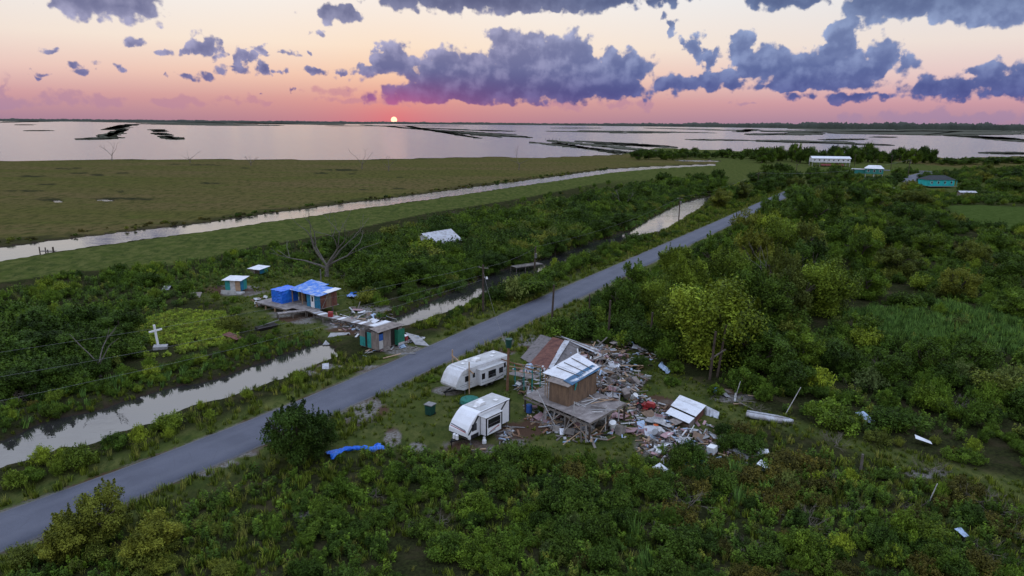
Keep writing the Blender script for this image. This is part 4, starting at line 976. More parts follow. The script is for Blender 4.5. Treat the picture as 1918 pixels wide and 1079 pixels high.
for k, (x, y, h, w, kd) in enumerate([(60, 690, 5, 8, 'dark'), (140, 680, 5, 7, 'dark'), (15, 660, 4.5, 7, 'dark'), (190, 665, 4, 6, 'dark'), (100, 725, 3.6, 6, 'dark'), (20, 740, 3.6, 6, 'dark'), (220, 640, 4.5, 6, 'dark'), (80, 650, 5.5, 8, 'dark'), (160, 630, 5, 7, 'dark'), (-10, 700, 5, 8, 'dark')]):
    tree(x, y, h, w, kd, 'dark tree in the clump beside the white cross', 'dark trees beside the white cross', k + 70)
for k, (x, y, h, w, kd) in enumerate([(1620, 560, 5, 6, 'mid'), (1680, 520, 5.5, 7, 'olive'), (1740, 480, 5, 7, 'mid'), (1820, 500, 5, 6, 'olive'), (1880, 540, 5, 6, 'mid'), (1640, 440, 6, 8, 'mid'), (1700, 420, 6, 8, 'dark'), (1760, 440, 5.5, 8, 'mid'), (1860, 470, 5, 7, 'mid'), (1790, 560, 5, 6, 'olive'), (1500, 690, 4, 5, 'mid'), (1570, 700, 3.6, 5, 'dark'), (1650, 720, 3.8, 5, 'mid'), (1730, 700, 4, 5, 'mid'), (1820, 700, 4, 5, 'dark'), (1480, 740, 3.5, 5, 'mid'), (1640, 400, 6, 8, 'mid'), (1720, 390, 6, 8, 'olive'), (1900, 600, 4, 6, 'mid'), (1430, 700, 4.5, 6, 'dark'), (1600, 640, 3.6, 5, 'mid'), (1680, 470, 5.5, 7, 'dark'), (1560, 470, 7, 8, 'mid'), (1615, 470, 6, 7, 'bright')]):
    tree(x, y, h * 1.2, w * 1.15, kd, '%s tree standing up from the wide thicket around the reed bed' % KIND_TEXT[kd], 'trees in the thicket around the reed bed', k + 500)
rs = random.Random(9)
for k in range(88):
    x = 1185 + 560 * k / 87.0 + rs.uniform(-4, 4)
    if 1515 < x < 1600 and rs.random() < 0.35: continue
    lowf = x < 1420
    y = (297 if lowf else 303) + rs.uniform(-5, 3) + (x - 1185) * 0.004
    h = rs.uniform(5, 9) if lowf else rs.uniform(7, 16)
    kd_ = rs.choice(['dark', 'dark', 'dark', 'mid']); tree(x, y, h, h * (rs.uniform(1.0, 1.5) if lowf else rs.uniform(0.55, 1.05)), kd_, '%s %s tree in the belt along the bay shore' % ('towering' if h > 11 else 'tall' if h > 8.5 else 'medium' if h > 7 else 'low', KIND_TEXT[kd_]), 'trees in the belt along the bay shore', k + 100)  # mostly dark leaves: the belt's backlit look is put into its colour
rs = random.Random(19)
for k in range(110):
    x = rs.uniform(1330, 1918); y = rs.uniform(324, 392)
    if 1690 < x < 1760 and y < 358 or (1590 < x < 1670 and y < 345) or (1720 < x < 1810 and 340 < y < 382): continue
    if x > 1770 and y > 368: continue
    q = P(x, y)
    if not allowed(np.array([q[0]]), np.array([q[1]]), road=2.5)[0]: continue
    h = rs.uniform(4, 8); kd_ = rs.choice(['dark', 'mid', 'mid', 'olive']); tree(x, y, h, h * rs.uniform(1.1, 1.7), kd_, '%s %s tree among the scattered houses by the road bend' % ('tall' if h > 6.5 else 'low' if h < 5 else 'middling', KIND_TEXT[kd_]), 'trees among the scattered houses', k + 300)
for k in range(16):
    x = 1740 + 178 * k / 15.0; q = P(x, 304 + rs.uniform(-3, 6)); h = rs.uniform(3.5, 6.5)
    tree(x, 304 + rs.uniform(-3, 6), h, h * 2.2, rs.choice(['dark', 'mid']), 'low bushy tree on the marsh shore beyond the turquoise house', 'low trees on the marsh shore', k + 400)

# bare and dead trees
def dead_tree(x, y, h, seed, label, depth=3, r=None, spread=0.75, group=None, m=None):
    px, py = P(x, y); rr = random.Random(seed); t_ = thing('dead_tree', label, 'tree', (px, py, gz(px, py)), 0, group)
    r = r or h * 0.035
    mb = MB(); mb.tube((0, 0, -0.3), (0, 0, h * 0.08), r * 1.7, r * 1.2, 9); mb.tube((0, 0, h * 0.08), (0.03 * h, 0, h * 0.3), r * 1.2, r, 9)
    mb.build('trunk', m or DEADWOOD, t_)
    for k in range(6 if depth > 2 else 3):
        a = (k * 3.14 + rr.uniform(-0.3, 0.3)) if depth > 2 else (k * 1.75 + rr.uniform(-0.4, 0.4)); mb = MB()
        branch(mb, Vector((0.02 * h, 0, h * rr.uniform(0.18, 0.3))), Vector((math.cos(a), math.sin(a) * 0.6, rr.uniform(0.55, 1.8) if depth > 2 else rr.uniform(0.55, 1.4))).normalized(), h * (0.52 if depth > 2 else 0.42), r * 0.7, depth, rr, spread, 0.0, 5, (1, 3))
        mb.build('limb', m or DEADWOOD, t_)
    return t_
dead_tree(612, 520, 8.5, 21, 'big bare grey dead tree with forked limbs behind the blue tarp shack', 3, 0.34)
for x, y, h, s_, lb in [(210, 301, 14, 1, 'bare twin stemmed dead tree on the marsh edge'), (356, 305, 9, 2, 'small bare dead tree with a broad fork on the marsh edge'), (470, 310, 7, 3, 'thin leafless snag alone on the marsh edge'), (678, 316, 14, 4, 'tall bare dead tree on the marsh in line with the sun'), (728, 320, 8, 6, 'low twisted dead tree on the marsh near the tall one'), (972, 318, 13, 8, 'thin bare dead trunk on the marsh near the canal')]:
    dead_tree(x, y, h, s_, lb, 2, 0.25, 0.6, None, TWIG)
dead_tree(188, 706, 6.5, 12, 'broken bare trunk in front of the dark thicket near the cross', 1, 0.12)
dead_tree(1328, 690, 5.5, 14, 'leafless bent sapling between the wooden posts', 1, 0.07)
dead_tree(1165, 395, 7, 15, 'bare grey tree standing in the thicket near the far ditch', 2, 0.15)
dead_tree(1440, 560, 9, 16, 'bare twigs of a dying tree in the wood', 2, 0.12)
for k, (x, y, s_) in enumerate([(1290, 945, 1.9), (1150, 975, 1.0), (1740, 885, 1.5), (1650, 1010, 1.4), (1560, 835, 1.4), (1830, 940, 1.6), (1720, 750, 1.5), (1880, 960, 1.3), (1760, 1060, 1.4), (1475, 800, 0.8), (855, 405, 2.4), (900, 410, 2.4), (820, 415, 2.2), (1800, 760, 1.4), (1380, 760, 1.0), (1420, 772, 1.0), (1490, 670, 1.3), (1640, 690, 1.2), (480, 505, 1.5), (690, 525, 1.4), (640, 520, 1.3), (1360, 930, 1.3), (1440, 960, 1.2), (1520, 985, 1.5), (1600, 960, 1.2), (1700, 950, 1.3), (1400, 1030, 1.4), (1850, 1040, 1.5), (1240, 1010, 1.3), (820, 980, 1.0), (700, 930, 0.9), (1900, 1000, 1.4), (1560, 900, 1.1), (1030, 900, 0.9), (60, 745, 1.6), (20, 760, 1.6), (1500, 720, 1.2), (1600, 730, 1.3), (1850, 660, 1.4), (1680, 560, 1.6), (1760, 520, 1.6)]):
    px, py = P(x, y); o = link('dead_brush', BRUSH[k % 3], None, (px, py, gz(px, py)), k * 1.3); o.scale = (s_, s_, s_ * 0.9)
    tag(o, 'heap of grey leafless twigs tangled among green scrub', 'brush', 'dead brush heaps')

# ---------------------------------------------------------------- grass, weeds, reeds
def ground_cover(name, label, cat, polys, protos, density, sizes, seed, ground=None, **kw):
    X = []; 
    for i, poly in enumerate(polys):
        x, y, s_, k = fill(poly, density, sizes, {'a': 1}, seed + i, ground=ground[i] if ground else None, **kw); X.append(np.stack([x, y, s_], 1))
    X = np.concatenate(X); rg = np.random.default_rng(seed); n = len(X)
    z = ground_z(X[:, 0], X[:, 1]); ok = z > -0.5; X = X[ok]; z = z[ok]; n = len(X)
    s_ = X[:, 2]
    scatter(name, label, cat, np.stack([X[:, 0], X[:, 1], z - 0.03], 1), protos, rg.integers(0, len(protos), n), np.stack([s_, s_, s_ * rg.uniform(0.8, 1.2, n)], 1), rg.uniform(0, 6.28, n), rg.normal(size=(n, 2)) * 0.12)
    print(name, n)
VERGE_NEAR = [(-60, 905), (0, 876), (200, 830), (300, 788), (444, 740), (584, 690), (640, 664), (740, 664), (525, 768), (354, 837), (203, 894), (-60, 995)]
VERGE_FAR = [(768, 612), (860, 580), (964, 528), (1087, 480), (1236, 434), (1314, 387), (1350, 350), (1480, 345), (1447, 370), (1215, 473), (1004, 562), (815, 645)]
RIGHT_EDGE = [(-60, 1060), (285, 928), (488, 841), (648, 768), (768, 714), (909, 647), (1004, 601), (1083, 560), (1110, 575), (1040, 640), (920, 690), (800, 745), (690, 800), (520, 870), (300, 965), (-60, 1120)]
YARD = [(520, 850), (640, 765), (820, 690), (960, 640), (1040, 605), (1090, 640), (1180, 655), (1330, 720), (1420, 765), (1340, 870), (1130, 880), (960, 880), (760, 880), (560, 900)]
FRONT = [(330, 960), (500, 880), (640, 850), (960, 850), (1130, 870), (1340, 860), (1430, 780), (1600, 830), (1960, 920), (2010, 1130), (-60, 1140), (100, 1040)]
TRACK = [(1230, 760), (1400, 762), (1600, 822), (1800, 872), (1960, 915), (1960, 960), (1700, 890), (1560, 850), (1400, 800), (1230, 790)]
YARD2 = [(340, 520), (420, 505), (500, 500), (610, 505), (690, 530), (730, 590), (640, 645), (560, 640), (440, 660), (400, 640), (360, 560)]
BANK = [(-60, 790), (100, 742), (250, 697), (420, 660), (560, 625), (615, 640), (540, 662), (250, 756), (-60, 850)]
LEVEE_NEAR = [(0, 492), (175, 467), (365, 440), (547, 412), (700, 391), (793, 378), (1000, 350), (1340, 318), (1340, 332), (1000, 372), (640, 446), (330, 510), (0, 555)]
MIDBANK = [(700, 600), (785, 560), (909, 505), (996, 480), (1184, 420), (1282, 370), (1300, 376), (1184, 434), (996, 496), (785, 578), (715, 615)]
ground_cover('verge_grass', 'rough yellow green grass along the verges of the road', 'grass', [VERGE_NEAR, VERGE_FAR, RIGHT_EDGE], GRASS + STRAW[:1], 3.2, (0.5, 1.1), 500, water=-0.3, road=0.35, clump=0.35)
ground_cover('yard_grass', 'short grass and clover in the littered yard', 'grass', [YARD, YARD2, TRACK], GRASS, 3.0, (0.25, 0.6), 520, water=0.0, road=0.5, clump=0.3)
ground_cover('front_grass', 'dark grass growing between the weeds in the foreground', 'grass', [FRONT], GRASS + STRAW[:1], 3.0, (0.4, 1.0), 530, road=0.6, clump=0.4)
ground_cover('front_weeds', 'leafy weeds covering the ground below the trailers', 'weeds', [FRONT], WEED, 2.2, (0.5, 1.2), 540, road=1.0, clump=0.5, avoid=fg_avoid)
ground_cover('bank_grass', 'tall grass hanging over the far bank of the ditch', 'grass', [BANK, MIDBANK], REED[:1] + GRASS, 2.6, (0.35, 0.75), 550, water=-0.5, road=0.5)
ground_cover('cross_groundcover', 'low yellow green leafy plants around the white cross', 'weeds', [[(235, 612), (330, 585), (420, 590), (445, 640), (330, 668), (235, 672)]], COVER, 5.0, (0.8, 1.3), 560)
ground_cover('scrub_weeds', 'weeds and grass filling the gaps of the scrub', 'weeds', [[(-60, 560), (640, 446), (690, 530), (560, 520), (400, 540), (300, 600), (240, 690), (-60, 790)], [(1340, 720), (1480, 640), (1960, 480), (1960, 830), (1600, 820), (1430, 768)]], WEED, 0.55, (0.7, 1.5), 580)
ground_cover('dry_grass', 'dry brownish grass along the road edge by the roadside shack', 'grass', [[(640, 720), (700, 695), (800, 650), (840, 640), (830, 652), (700, 712)], [(560, 690), (640, 672), (660, 690), (590, 712)], [(-60, 960), (60, 930), (60, 950), (-60, 985)], [(930, 640), (1040, 600), (1030, 622), (960, 650)]], STRAW, 2.5, (0.4, 0.8), 620, road=0.1, clump=0.2)
ground_cover('front_reeds', 'clumps of tall pale grass in the scrub below the track', 'grass', [[(1330, 880), (1480, 880), (1480, 960), (1330, 950)], [(1180, 960), (1420, 970), (1420, 1090), (1180, 1090)], [(1560, 980), (1640, 980), (1640, 1060), (1560, 1060)]], REED + STRAW, 0.9, (0.6, 1.1), 600, clump=0.8)
ground_cover('reed_bed', 'blue green reeds filling the clearing in the thicket', 'reeds', [None, None], REED, 1.6, (0.7, 1.1), 590, ground=reed_g)

# ---------------------------------------------------------------- building materials
M = dict(
    rv_white=mat('trailer_white', (0.72, 0.73, 0.76), 0.35, 0.10, 0.8, col2=(0.52, 0.51, 0.50), amount=0.6),
    rv_old=mat('trailer_old_white', (0.62, 0.63, 0.66), 0.45, 0.16, 0.7, col2=(0.42, 0.40, 0.37), amount=0.8),
    rv_roof=mat('trailer_roof', (0.50, 0.50, 0.50), 0.6, 0.18, 0.9, col2=(0.33, 0.32, 0.30), amount=0.8),
    black=mat('black_trim', (0.015, 0.015, 0.017), 0.4, 0.1),
    glass=mat('dark_glass', (0.012, 0.013, 0.016), 0.06, 0.05, spec=0.6),
    rubber=mat('rubber', (0.02, 0.02, 0.02), 0.85, 0.2),
    steel=mat('grey_steel', (0.25, 0.25, 0.26), 0.45, 0.2, metal=0.7),
    red=mat('red_paint', (0.30, 0.03, 0.03), 0.5, 0.2),
    grey_stripe=mat('grey_stripe', (0.16, 0.16, 0.18), 0.5, 0.1),
    plastic=mat('white_plastic', (0.70, 0.70, 0.70), 0.45, 0.1),
    tin=mat('corrugated_tin', (0.46, 0.47, 0.50), 0.5, 0.25, 1.2, metal=0.25, col2=(0.20, 0.16, 0.14), amount=0.55, stretch=(1, 1, 1)),
    tin_white=mat('whitewashed_tin', (0.66, 0.67, 0.70), 0.5, 0.2, 1.0, metal=0.1, col2=(0.38, 0.36, 0.35), amount=0.5),
    rust=mat('rusty_tin', (0.085, 0.030, 0.024), 0.8, 0.35, 1.4, col2=(0.16, 0.065, 0.045), amount=0.8, bump=0.3),
    ply=mat('plywood', (0.21, 0.135, 0.085), 0.8, 0.3, 2.2, col2=(0.12, 0.08, 0.055), amount=0.8, stretch=(1, 1, 0.25), bump=0.2),
    ply_grey=mat('grey_plywood', (0.27, 0.225, 0.20), 0.85, 0.3, 2.0, col2=(0.15, 0.125, 0.11), amount=0.8, stretch=(1, 1, 0.3), bump=0.2),
    deck=mat('weathered_deck', (0.30, 0.265, 0.25), 0.85, 0.3, 1.2, col2=(0.17, 0.145, 0.135), amount=0.8, bump=0.3),
    wood=mat('bare_lumber', (0.40, 0.27, 0.17), 0.8, 0.25, 2.0, col2=(0.25, 0.17, 0.11), amount=0.6),
    wood_grey=mat('grey_lumber', (0.19, 0.165, 0.145), 0.85, 0.3, 2.0, amount=0.6, rand=0.35),
    wood_dark=mat('dark_pole', (0.075, 0.055, 0.042), 0.9, 0.35, 2.0, bump=0.4),
    wood_brown=mat('brown_pole', (0.20, 0.105, 0.06), 0.85, 0.3, 2.0, bump=0.3),
    wood_white=mat('white_painted_wood', (0.50, 0.49, 0.48), 0.7, 0.25, 2.0, rand=0.2),
    teal=mat('teal_paint', (0.03, 0.26, 0.24), 0.6, 0.25, 2.0), green=mat('green_paint', (0.02, 0.17, 0.10), 0.6, 0.25, 2.0),
    blue_wall=mat('blue_wall', (0.02, 0.17, 0.30), 0.65, 0.25, 1.5), blue=mat('blue_board', (0.03, 0.10, 0.34), 0.6, 0.2),
    tarp=mat('blue_tarp', (0.012, 0.115, 0.62), 0.42, 0.22, 1.2, col2=(0.03, 0.20, 0.70), amount=0.7, bump=0.4),
    tarp_worn=mat('worn_blue_tarp', (0.015, 0.16, 0.60), 0.45, 0.35, 1.1, col2=(0.38, 0.46, 0.60), amount=0.55, bump=0.4),
    tarp_dark=mat('dark_blue_tarp', (0.02, 0.10, 0.20), 0.5, 0.3, 1.5, bump=0.3), tarp_pale=mat('pale_blue_sheet', (0.36, 0.46, 0.60), 0.5, 0.25, 1.0),
    bin=mat('green_bin', (0.012, 0.060, 0.045), 0.5, 0.2), net=mat('green_net', (0.02, 0.16, 0.12), 0.7, 0.35, 4.0),
    white=mat('white_paint', (0.74, 0.74, 0.76), 0.55, 0.12, 1.5), turq=mat('turquoise_wall', (0.02, 0.42, 0.42), 0.6, 0.15, 0.4),
    teal_house=mat('teal_house_wall', (0.03, 0.20, 0.18), 0.6, 0.15, 0.4), dark_roof=mat('dark_shingles', (0.025, 0.03, 0.035), 0.8, 0.3, 1.0),
    red_brown=mat('red_brown_stairs', (0.16, 0.035, 0.03), 0.7, 0.2), concrete=mat('concrete', (0.34, 0.33, 0.33), 0.85, 0.25, 1.5, bump=0.2),
    cyan=mat('cyan_plastic', (0.02, 0.34, 0.46), 0.4, 0.2), pink=mat('pink_scrap', (0.42, 0.26, 0.27), 0.8, 0.3, rand=0.3), orange=mat('orange_plastic', (0.55, 0.10, 0.02), 0.5, 0.1),
    paper=mat('pale_scrap', (0.38, 0.37, 0.37), 0.8, 0.35, rand=0.45), shingle=mat('old_shingles', (0.17, 0.15, 0.145), 0.9, 0.35, 2.0, bump=0.4), inside_dark=mat('dark_inside', (0.02, 0.016, 0.013), 0.9, 0.2))  # inside_dark paints the shade of openings; also dark hull and scraps

def panel_grid(parent, name, m, x0, x1, y, z0, z1, n, gap=0.025, proud=0.0, th=0.04, facing='y', skip=(), mats=None):
    """upright wall panels side by side, each an object; facing 'y' -> wall along x at depth y, 'x' -> wall along y"""
    w = (x1 - x0) / n
    for i in range(n):
        if i in skip: continue
        a, b = x0 + i * w + gap / 2, x0 + (i + 1) * w - gap / 2
        mb = MB(); j = 0.006 * (i % 3)
        if facing == 'y': mb.box(a, b, y - th / 2 - j, y + th / 2 - j, z0, z1)
        else: mb.box(y - th / 2 + j, y + th / 2 + j, a, b, z0, z1)
        mb.build(name, (mats[i] if mats else m), parent)
def roof_panels(parent, m, c00, c10, c11, c01, n, waves=5, name='roof_panel', mats=None, lap=0.06, skip=()):
    """corrugated roof sheets laid side by side from edge c00-c01 to edge c10-c11"""
    c00, c10, c11, c01 = map(Vector, (c00, c10, c11, c01))
    nr = (c10 - c00).cross(c01 - c00).normalized()
    for i in range(n):
        if i in skip: continue
        a, b = i / n, (i + 1) / n + lap / n
        lift = nr * (0.02 if i % 2 else 0.0)
        mb = MB(); mb.quadsheet(c00.lerp(c10, a) + lift, c00.lerp(c10, b) + lift, c01.lerp(c11, b) + lift, c01.lerp(c11, a) + lift, nv=1, thick=0.012, ripple=0.014, waves=waves)
        mb.build(name, (mats[i] if mats else m), parent)

# ---------------------------------------------------------------- travel trailers
def window(parent, x, y0, y1, z0, z1, side=1):
    """a window on a side wall that faces local +x"""
    w = MB(); w.box(x - 0.01, x + 0.025, y0 - 0.05, y1 + 0.05, z0 - 0.05, z1 + 0.05); o = w.build('window', M['black'], parent)
    g = MB(); g.box(x + 0.02, x + 0.035, y0, y1, z0, z1); g.build('pane', M['glass'], o)
    if y1 - y0 > 0.7:
        g = MB(); g.box(x + 0.03, x + 0.045, y0, y1, z0 + (z1 - z0) * 0.36, z0 + (z1 - z0) * 0.40); g.build('sash', M['steel'], o)
def wheel(parent, x, y, r=0.36):
    g = MB(); g.tube((x - 0.11, y, r), (x + 0.11, y, r), r, r, 20); o = g.build('wheel', M['rubber'], parent, bevel=0.02)
    g = MB(); g.tube((x - 0.12, y, r), (x + 0.12, y, r), r * 0.55, r * 0.55, 12); g.build('rim', M['steel'], o)
def trailer_shell(t_, L, hw, z0, z1, nose, white, roofm):
    """body with a raked, rounded nose; y runs from nose (0) to tail (L)"""
    prof = nose + [(L - 0.06, z1), (L, z1 - 0.06), (L, z0), (nose[0][0] + 0.02, z0)]
    m = MB(); m.prism(prof, 'x', -hw, hw); b = m.build('body', white, t_, bevel=0.045)
    ytop = [q for q in nose if abs(q[1] - z1) < 0.001]
    y_r = ytop[0][0] if ytop else nose[-1][0]
    m = MB(); m.box(-hw + 0.10, hw - 0.10, y_r + 0.1, L - 0.12, z1 + 0.002, z1 + 0.03); m.build('roof', roofm, t_, bevel=0.012)
    return b, y_r
def roof_unit(t_, y, z, big=True, x=0.0, m=None):
    g = MB()
    if big: g.prism([(y - 0.5, z), (y + 0.5, z), (y + 0.42, z + 0.28), (y - 0.3, z + 0.28)], 'x', x - 0.36, x + 0.36); g.build('air_conditioner', m or M['plastic'], t_, bevel=0.04)
    else: g.box(x - 0.2, x + 0.2, y - 0.2, y + 0.2, z, z + 0.09); g.build('roof_vent', m or M['plastic'], t_, bevel=0.02)
def trailer_front():
    x, y = -5.05, 61.1
    t_ = thing('travel_trailer', 'white travel trailer with black trim and red swoosh graphics, slide-out open', 'trailer', (x, y, gz(-3, 63) - 0.02), 40)
    L, hw, z0, z1 = 6.3, 1.2, 0.55, 2.95
    nose = [(0.35, z0), (0.0, 0.95), (0.02, 1.35), (0.42, 1.95), (1.05, 2.55), (1.55, 2.86), (1.9, z1)]
    trailer_shell(t_, L, hw, z0, z1, nose, M['rv_white'], M['rv_roof'])
    # slide-out room
    g = MB(); g.box(hw - 0.05, hw + 0.85, 1.75, 4.1, 0.72, 2.55); so = g.build('slide_out', M['rv_white'], t_, bevel=0.03)
    g = MB(); g.box(hw - 0.05, hw + 0.92, 1.68, 4.17, 2.552, 2.60); g.build('slide_roof', M['rv_roof'], so)
    sx = hw + 0.85
    for a, b, c, d in ((1.74, 1.90, 0.72, 2.55), (3.95, 4.11, 0.72, 2.55), (1.905, 3.945, 2.42, 2.54)):
        g = MB(); g.box(sx - 0.02, sx + 0.012, a, b, c, d); g.build('edge_trim', M['black'], so)
    g = MB(); g.box(hw + 0.10, hw + 0.16, 1.735, 1.76, 0.72, 2.55); g.build('edge_trim', M['black'], so)
    window(so, sx, 2.1, 3.75, 1.5, 2.25)
    g = MB(); g.quadsheet((sx + 0.012, 2.2, 0.98), (sx + 0.012, 3.7, 1.22), (sx + 0.012, 3.6, 1.33), (sx + 0.012, 2.4, 1.06), thick=0.006); g.build('red_swoosh', M['red'], so)
    g = MB(); g.quadsheet((sx + 0.012, 2.05, 0.86), (sx + 0.012, 3.2, 1.0), (sx + 0.012, 3.1, 1.06), (sx + 0.012, 2.2, 0.96), thick=0.006); g.build('grey_swoosh', M['grey_stripe'], so)
    window(t_, hw, 0.75, 1.3, 1.35, 1.95)
    # black trim down the sloped tail, sill and nose edge
    g = MB(); g.quadsheet((hw + 0.012, 4.45, 1.9), (hw + 0.012, 4.72, 1.85), (hw + 0.012, 5.88, 2.9), (hw + 0.012, 5.6, 2.9), thick=0.008); g.build('tail_stripe', M['black'], t_)
    g = MB(); g.quadsheet((hw + 0.012, 4.2, 0.9), (hw + 0.012, 4.42, 0.86), (hw + 0.012, 4.72, 1.85), (hw + 0.012, 4.45, 1.9), thick=0.008); g.build('tail_stripe', M['black'], t_)
    g = MB(); g.box(hw + 0.002, hw + 0.014, L - 0.18, L - 0.02, z0 + 0.02, z1 - 0.1); g.build('corner_trim', M['black'], t_)
    g = MB(); g.quadsheet((hw + 0.014, 0.12, 1.12), (hw + 0.014, 0.33, 1.08), (hw + 0.014, 1.72, 2.58), (hw + 0.014, 1.5, 2.7), thick=0.01); g.build('nose_trim', M['black'], t_)
    g = MB(); g.box(hw + 0.001, hw + 0.014, 0.55, 1.6, z0 + 0.01, z0 + 0.42); g.build('lower_skirt', M['black'], t_)
    g = MB(); g.box(-hw - 0.012, hw + 0.012, L - 0.12, L + 0.014, z1 - 0.1, z1 - 0.04); g.build('tail_trim', M['black'], t_)
    g = MB(); g.box(hw + 0.001, hw + 0.013, 1.9, L - 0.1, z1 - 0.13, z1 - 0.09); g.build('roof_edge_trim', M['black'], t_)
    # graphics across the nose
    def on_nose(zq):
        for (ya, za), (yb, zb) in zip(nose, nose[1:]):
            if za <= zq <= zb: return ya + (yb - ya) * (zq - za) / (zb - za)
    for nm, mm, zl, zr, th in (('nose_swoosh', 'grey_stripe', 1.62, 1.40, 0.15), ('nose_swoosh', 'red', 1.50, 1.34, 0.09)):
        g = MB(); g.quadsheet((-hw + 0.1, on_nose(zl) - 0.014, zl), (hw - 0.05, on_nose(zr) - 0.014, zr), (hw - 0.35, on_nose(zr + th) - 0.014, zr + th), (-hw + 0.1, on_nose(zl + th * 0.6) - 0.014, zl + th * 0.6), thick=0.005); g.build(nm, M[mm], t_)
    g = MB(); g.quadsheet((-hw + 0.05, 0.01 - 0.012, 0.96), (hw - 0.05, -0.002, 0.96), (hw - 0.05, 0.26, 0.66), (-hw + 0.05, 0.26, 0.66), thick=0.005); g.build('nose_guard', M['black'], t_)
    roof_unit(t_, 3.1, z1 + 0.03); roof_unit(t_, 2.35, z1 + 0.03, False, 0.1); roof_unit(t_, 4.9, z1 + 0.03, False, 0.5); roof_unit(t_, 3.9, z1 + 0.03, False, -0.6)
    for s_ in (-1, 1):
        for yy in (3.7, 4.5): wheel(t_, s_ * (hw - 0.14), yy)
    g = MB(); g.beam((-0.55, 0.6, 0.5), (0, -1.0, 0.5), 0.09, 0.12); g.beam((0.55, 0.6, 0.5), (0, -1.0, 0.5), 0.09, 0.12); g.tube((0, -0.85, 0.0), (0, -0.85, 0.75), 0.05); g.build('hitch', M['black'], t_)
    for s_ in (-0.18, 0.18):
        g = MB(); g.tube((s_, -0.28, 0.56), (s_, -0.28, 1.0), 0.15, 0.15, 12); g.tube((s_, -0.28, 1.0), (s_, -0.28, 1.08), 0.15, 0.06, 12); g.build('propane_bottle', M['white'], t_)
    for xx, yy in ((hw - 0.1, 0.6), (hw - 0.1, L - 0.4), (-hw + 0.1, 0.6), (-hw + 0.1, L - 0.4)):
        g = MB(); g.beam((xx, yy, 0), (xx, yy, z0), 0.07); g.box(xx - 0.15, xx + 0.15, yy - 0.15, yy + 0.15, 0, 0.06); g.build('jack', M['steel'], t_)
    # pot under the slide-out
    g = MB(); g.tube((0, 0, 0), (0, 0, 0.3), 0.22, 0.2, 14); g.tube((0, 0, 0.3), (0, 0, 0.5), 0.2, 0.09, 14); g.tube((0, 0, 0.5), (0, 0, 0.62), 0.12, 0.12, 10)
    q = P(907, 832); tag(g.build('gas_bottle', M['white'], None, loc=(q[0], q[1], gz(*q))), 'white gas bottle standing under the open slide-out of the trailer', 'gas bottle')
trailer_front()
def trailer_back():
    x, y = -6.75, 73.3
    t_ = thing('travel_trailer', 'older plain white travel trailer with a blunt nose parked at the ramp', 'trailer', (x, y, gz(-4, 77) - 0.02), 43)
    L, hw, z0, z1 = 8.1, 1.28, 0.62, 3.05
    nose = [(0.75, z0), (-0.35, 1.05), (-0.45, 1.3), (-0.38, 1.55), (0.05, 2.35), (0.55, 2.85), (0.95, 3.0), (1.25, z1)]
    trailer_shell(t_, L, hw, z0, z1, nose, M['rv_old'], M['rv_roof'])
    g = MB(); g.box(hw - 0.05, hw + 0.7, 2.75, 6.5, 0.8, 2.62); so = g.build('slide_out', M['rv_old'], t_, bevel=0.03)
    g = MB(); g.box(hw - 0.05, hw + 0.76, 2.7, 6.56, 2.622, 2.66); g.build('slide_roof', M['rv_roof'], so)
    sx = hw + 0.7
    window(so, sx, 2.95, 3.35, 1.55, 2.15); window(so, sx, 4.0, 5.1, 1.45, 2.2); window(so, sx, 5.75, 6.3, 1.6, 2.15)
    window(t_, hw, 1.0, 1.65, 1.6, 2.15); window(t_, hw, 6.95, 7.5, 1.7, 2.2)
    for a, b, c, d in ((0.2, 2.65, 1.22, 1.27), (0.3, 2.65, 1.02, 1.05), (6.6, 8.05, 1.25, 1.30), (0.6, 2.65, 2.42, 2.45)):
        g = MB(); g.box(hw + 0.001, hw + 0.010, a, b, c, d); g.build('side_stripe', M['grey_stripe'], t_)
    g = MB(); g.box(sx + 0.001, sx + 0.010, 2.9, 6.4, 1.12, 1.16); g.build('side_stripe', M['grey_stripe'], so)
    g = MB(); g.quadsheet((sx + 0.01, 5.0, 0.86), (sx + 0.01, 6.4, 1.22), (sx + 0.01, 6.4, 1.30), (sx + 0.01, 4.9, 0.92), thick=0.005); g.build('side_swoosh', M['grey_stripe'], so)
    g = MB(); g.box(hw + 0.001, hw + 0.012, 2.0, 2.62, 0.85, 2.55); d_ = g.build('door', M['rv_old'], t_)
    g = MB(); g.box(hw + 0.012, hw + 0.02, 2.12, 2.5, 1.75, 2.3); g.build('door_window', M['glass'], d_)
    g = MB(); g.box(-hw + 0.02, hw - 0.02, 0.9, 0.94, z1 + 0.0, z1 + 0.012); g.build('roof_seam', M['grey_stripe'], t_)
    roof_unit(t_, 3.9, z1 + 0.03); roof_unit(t_, 2.0, z1 + 0.03, False, -0.2); roof_unit(t_, 6.2, z1 + 0.03, False, 0.3); roof_unit(t_, 3.0, z1 + 0.03, False, -0.7); roof_unit(t_, 7.2, z1 + 0.03, False, -0.4)
    for s_ in (-1, 1):
        for yy in (4.4, 5.25): wheel(t_, s_ * (hw - 0.14), yy)
    g = MB(); g.beam((-0.6, 0.8, 0.55), (0, -1.1, 0.55), 0.09, 0.12); g.beam((0.6, 0.8, 0.55), (0, -1.1, 0.55), 0.09, 0.12); g.tube((0, -0.9, 0), (0, -0.9, 0.7), 0.05); g.build('hitch', M['black'], t_)
    for xx, yy in ((hw - 0.1, 1.0), (hw - 0.1, L - 0.4), (-hw + 0.1, 1.0), (-hw + 0.1, L - 0.4)):
        g = MB(); g.beam((xx, yy, 0), (xx, yy, z0), 0.08); g.box(xx - 0.18, xx + 0.18, yy - 0.18, yy + 0.18, 0, 0.08); g.build('jack', M['steel'], t_)
trailer_back()

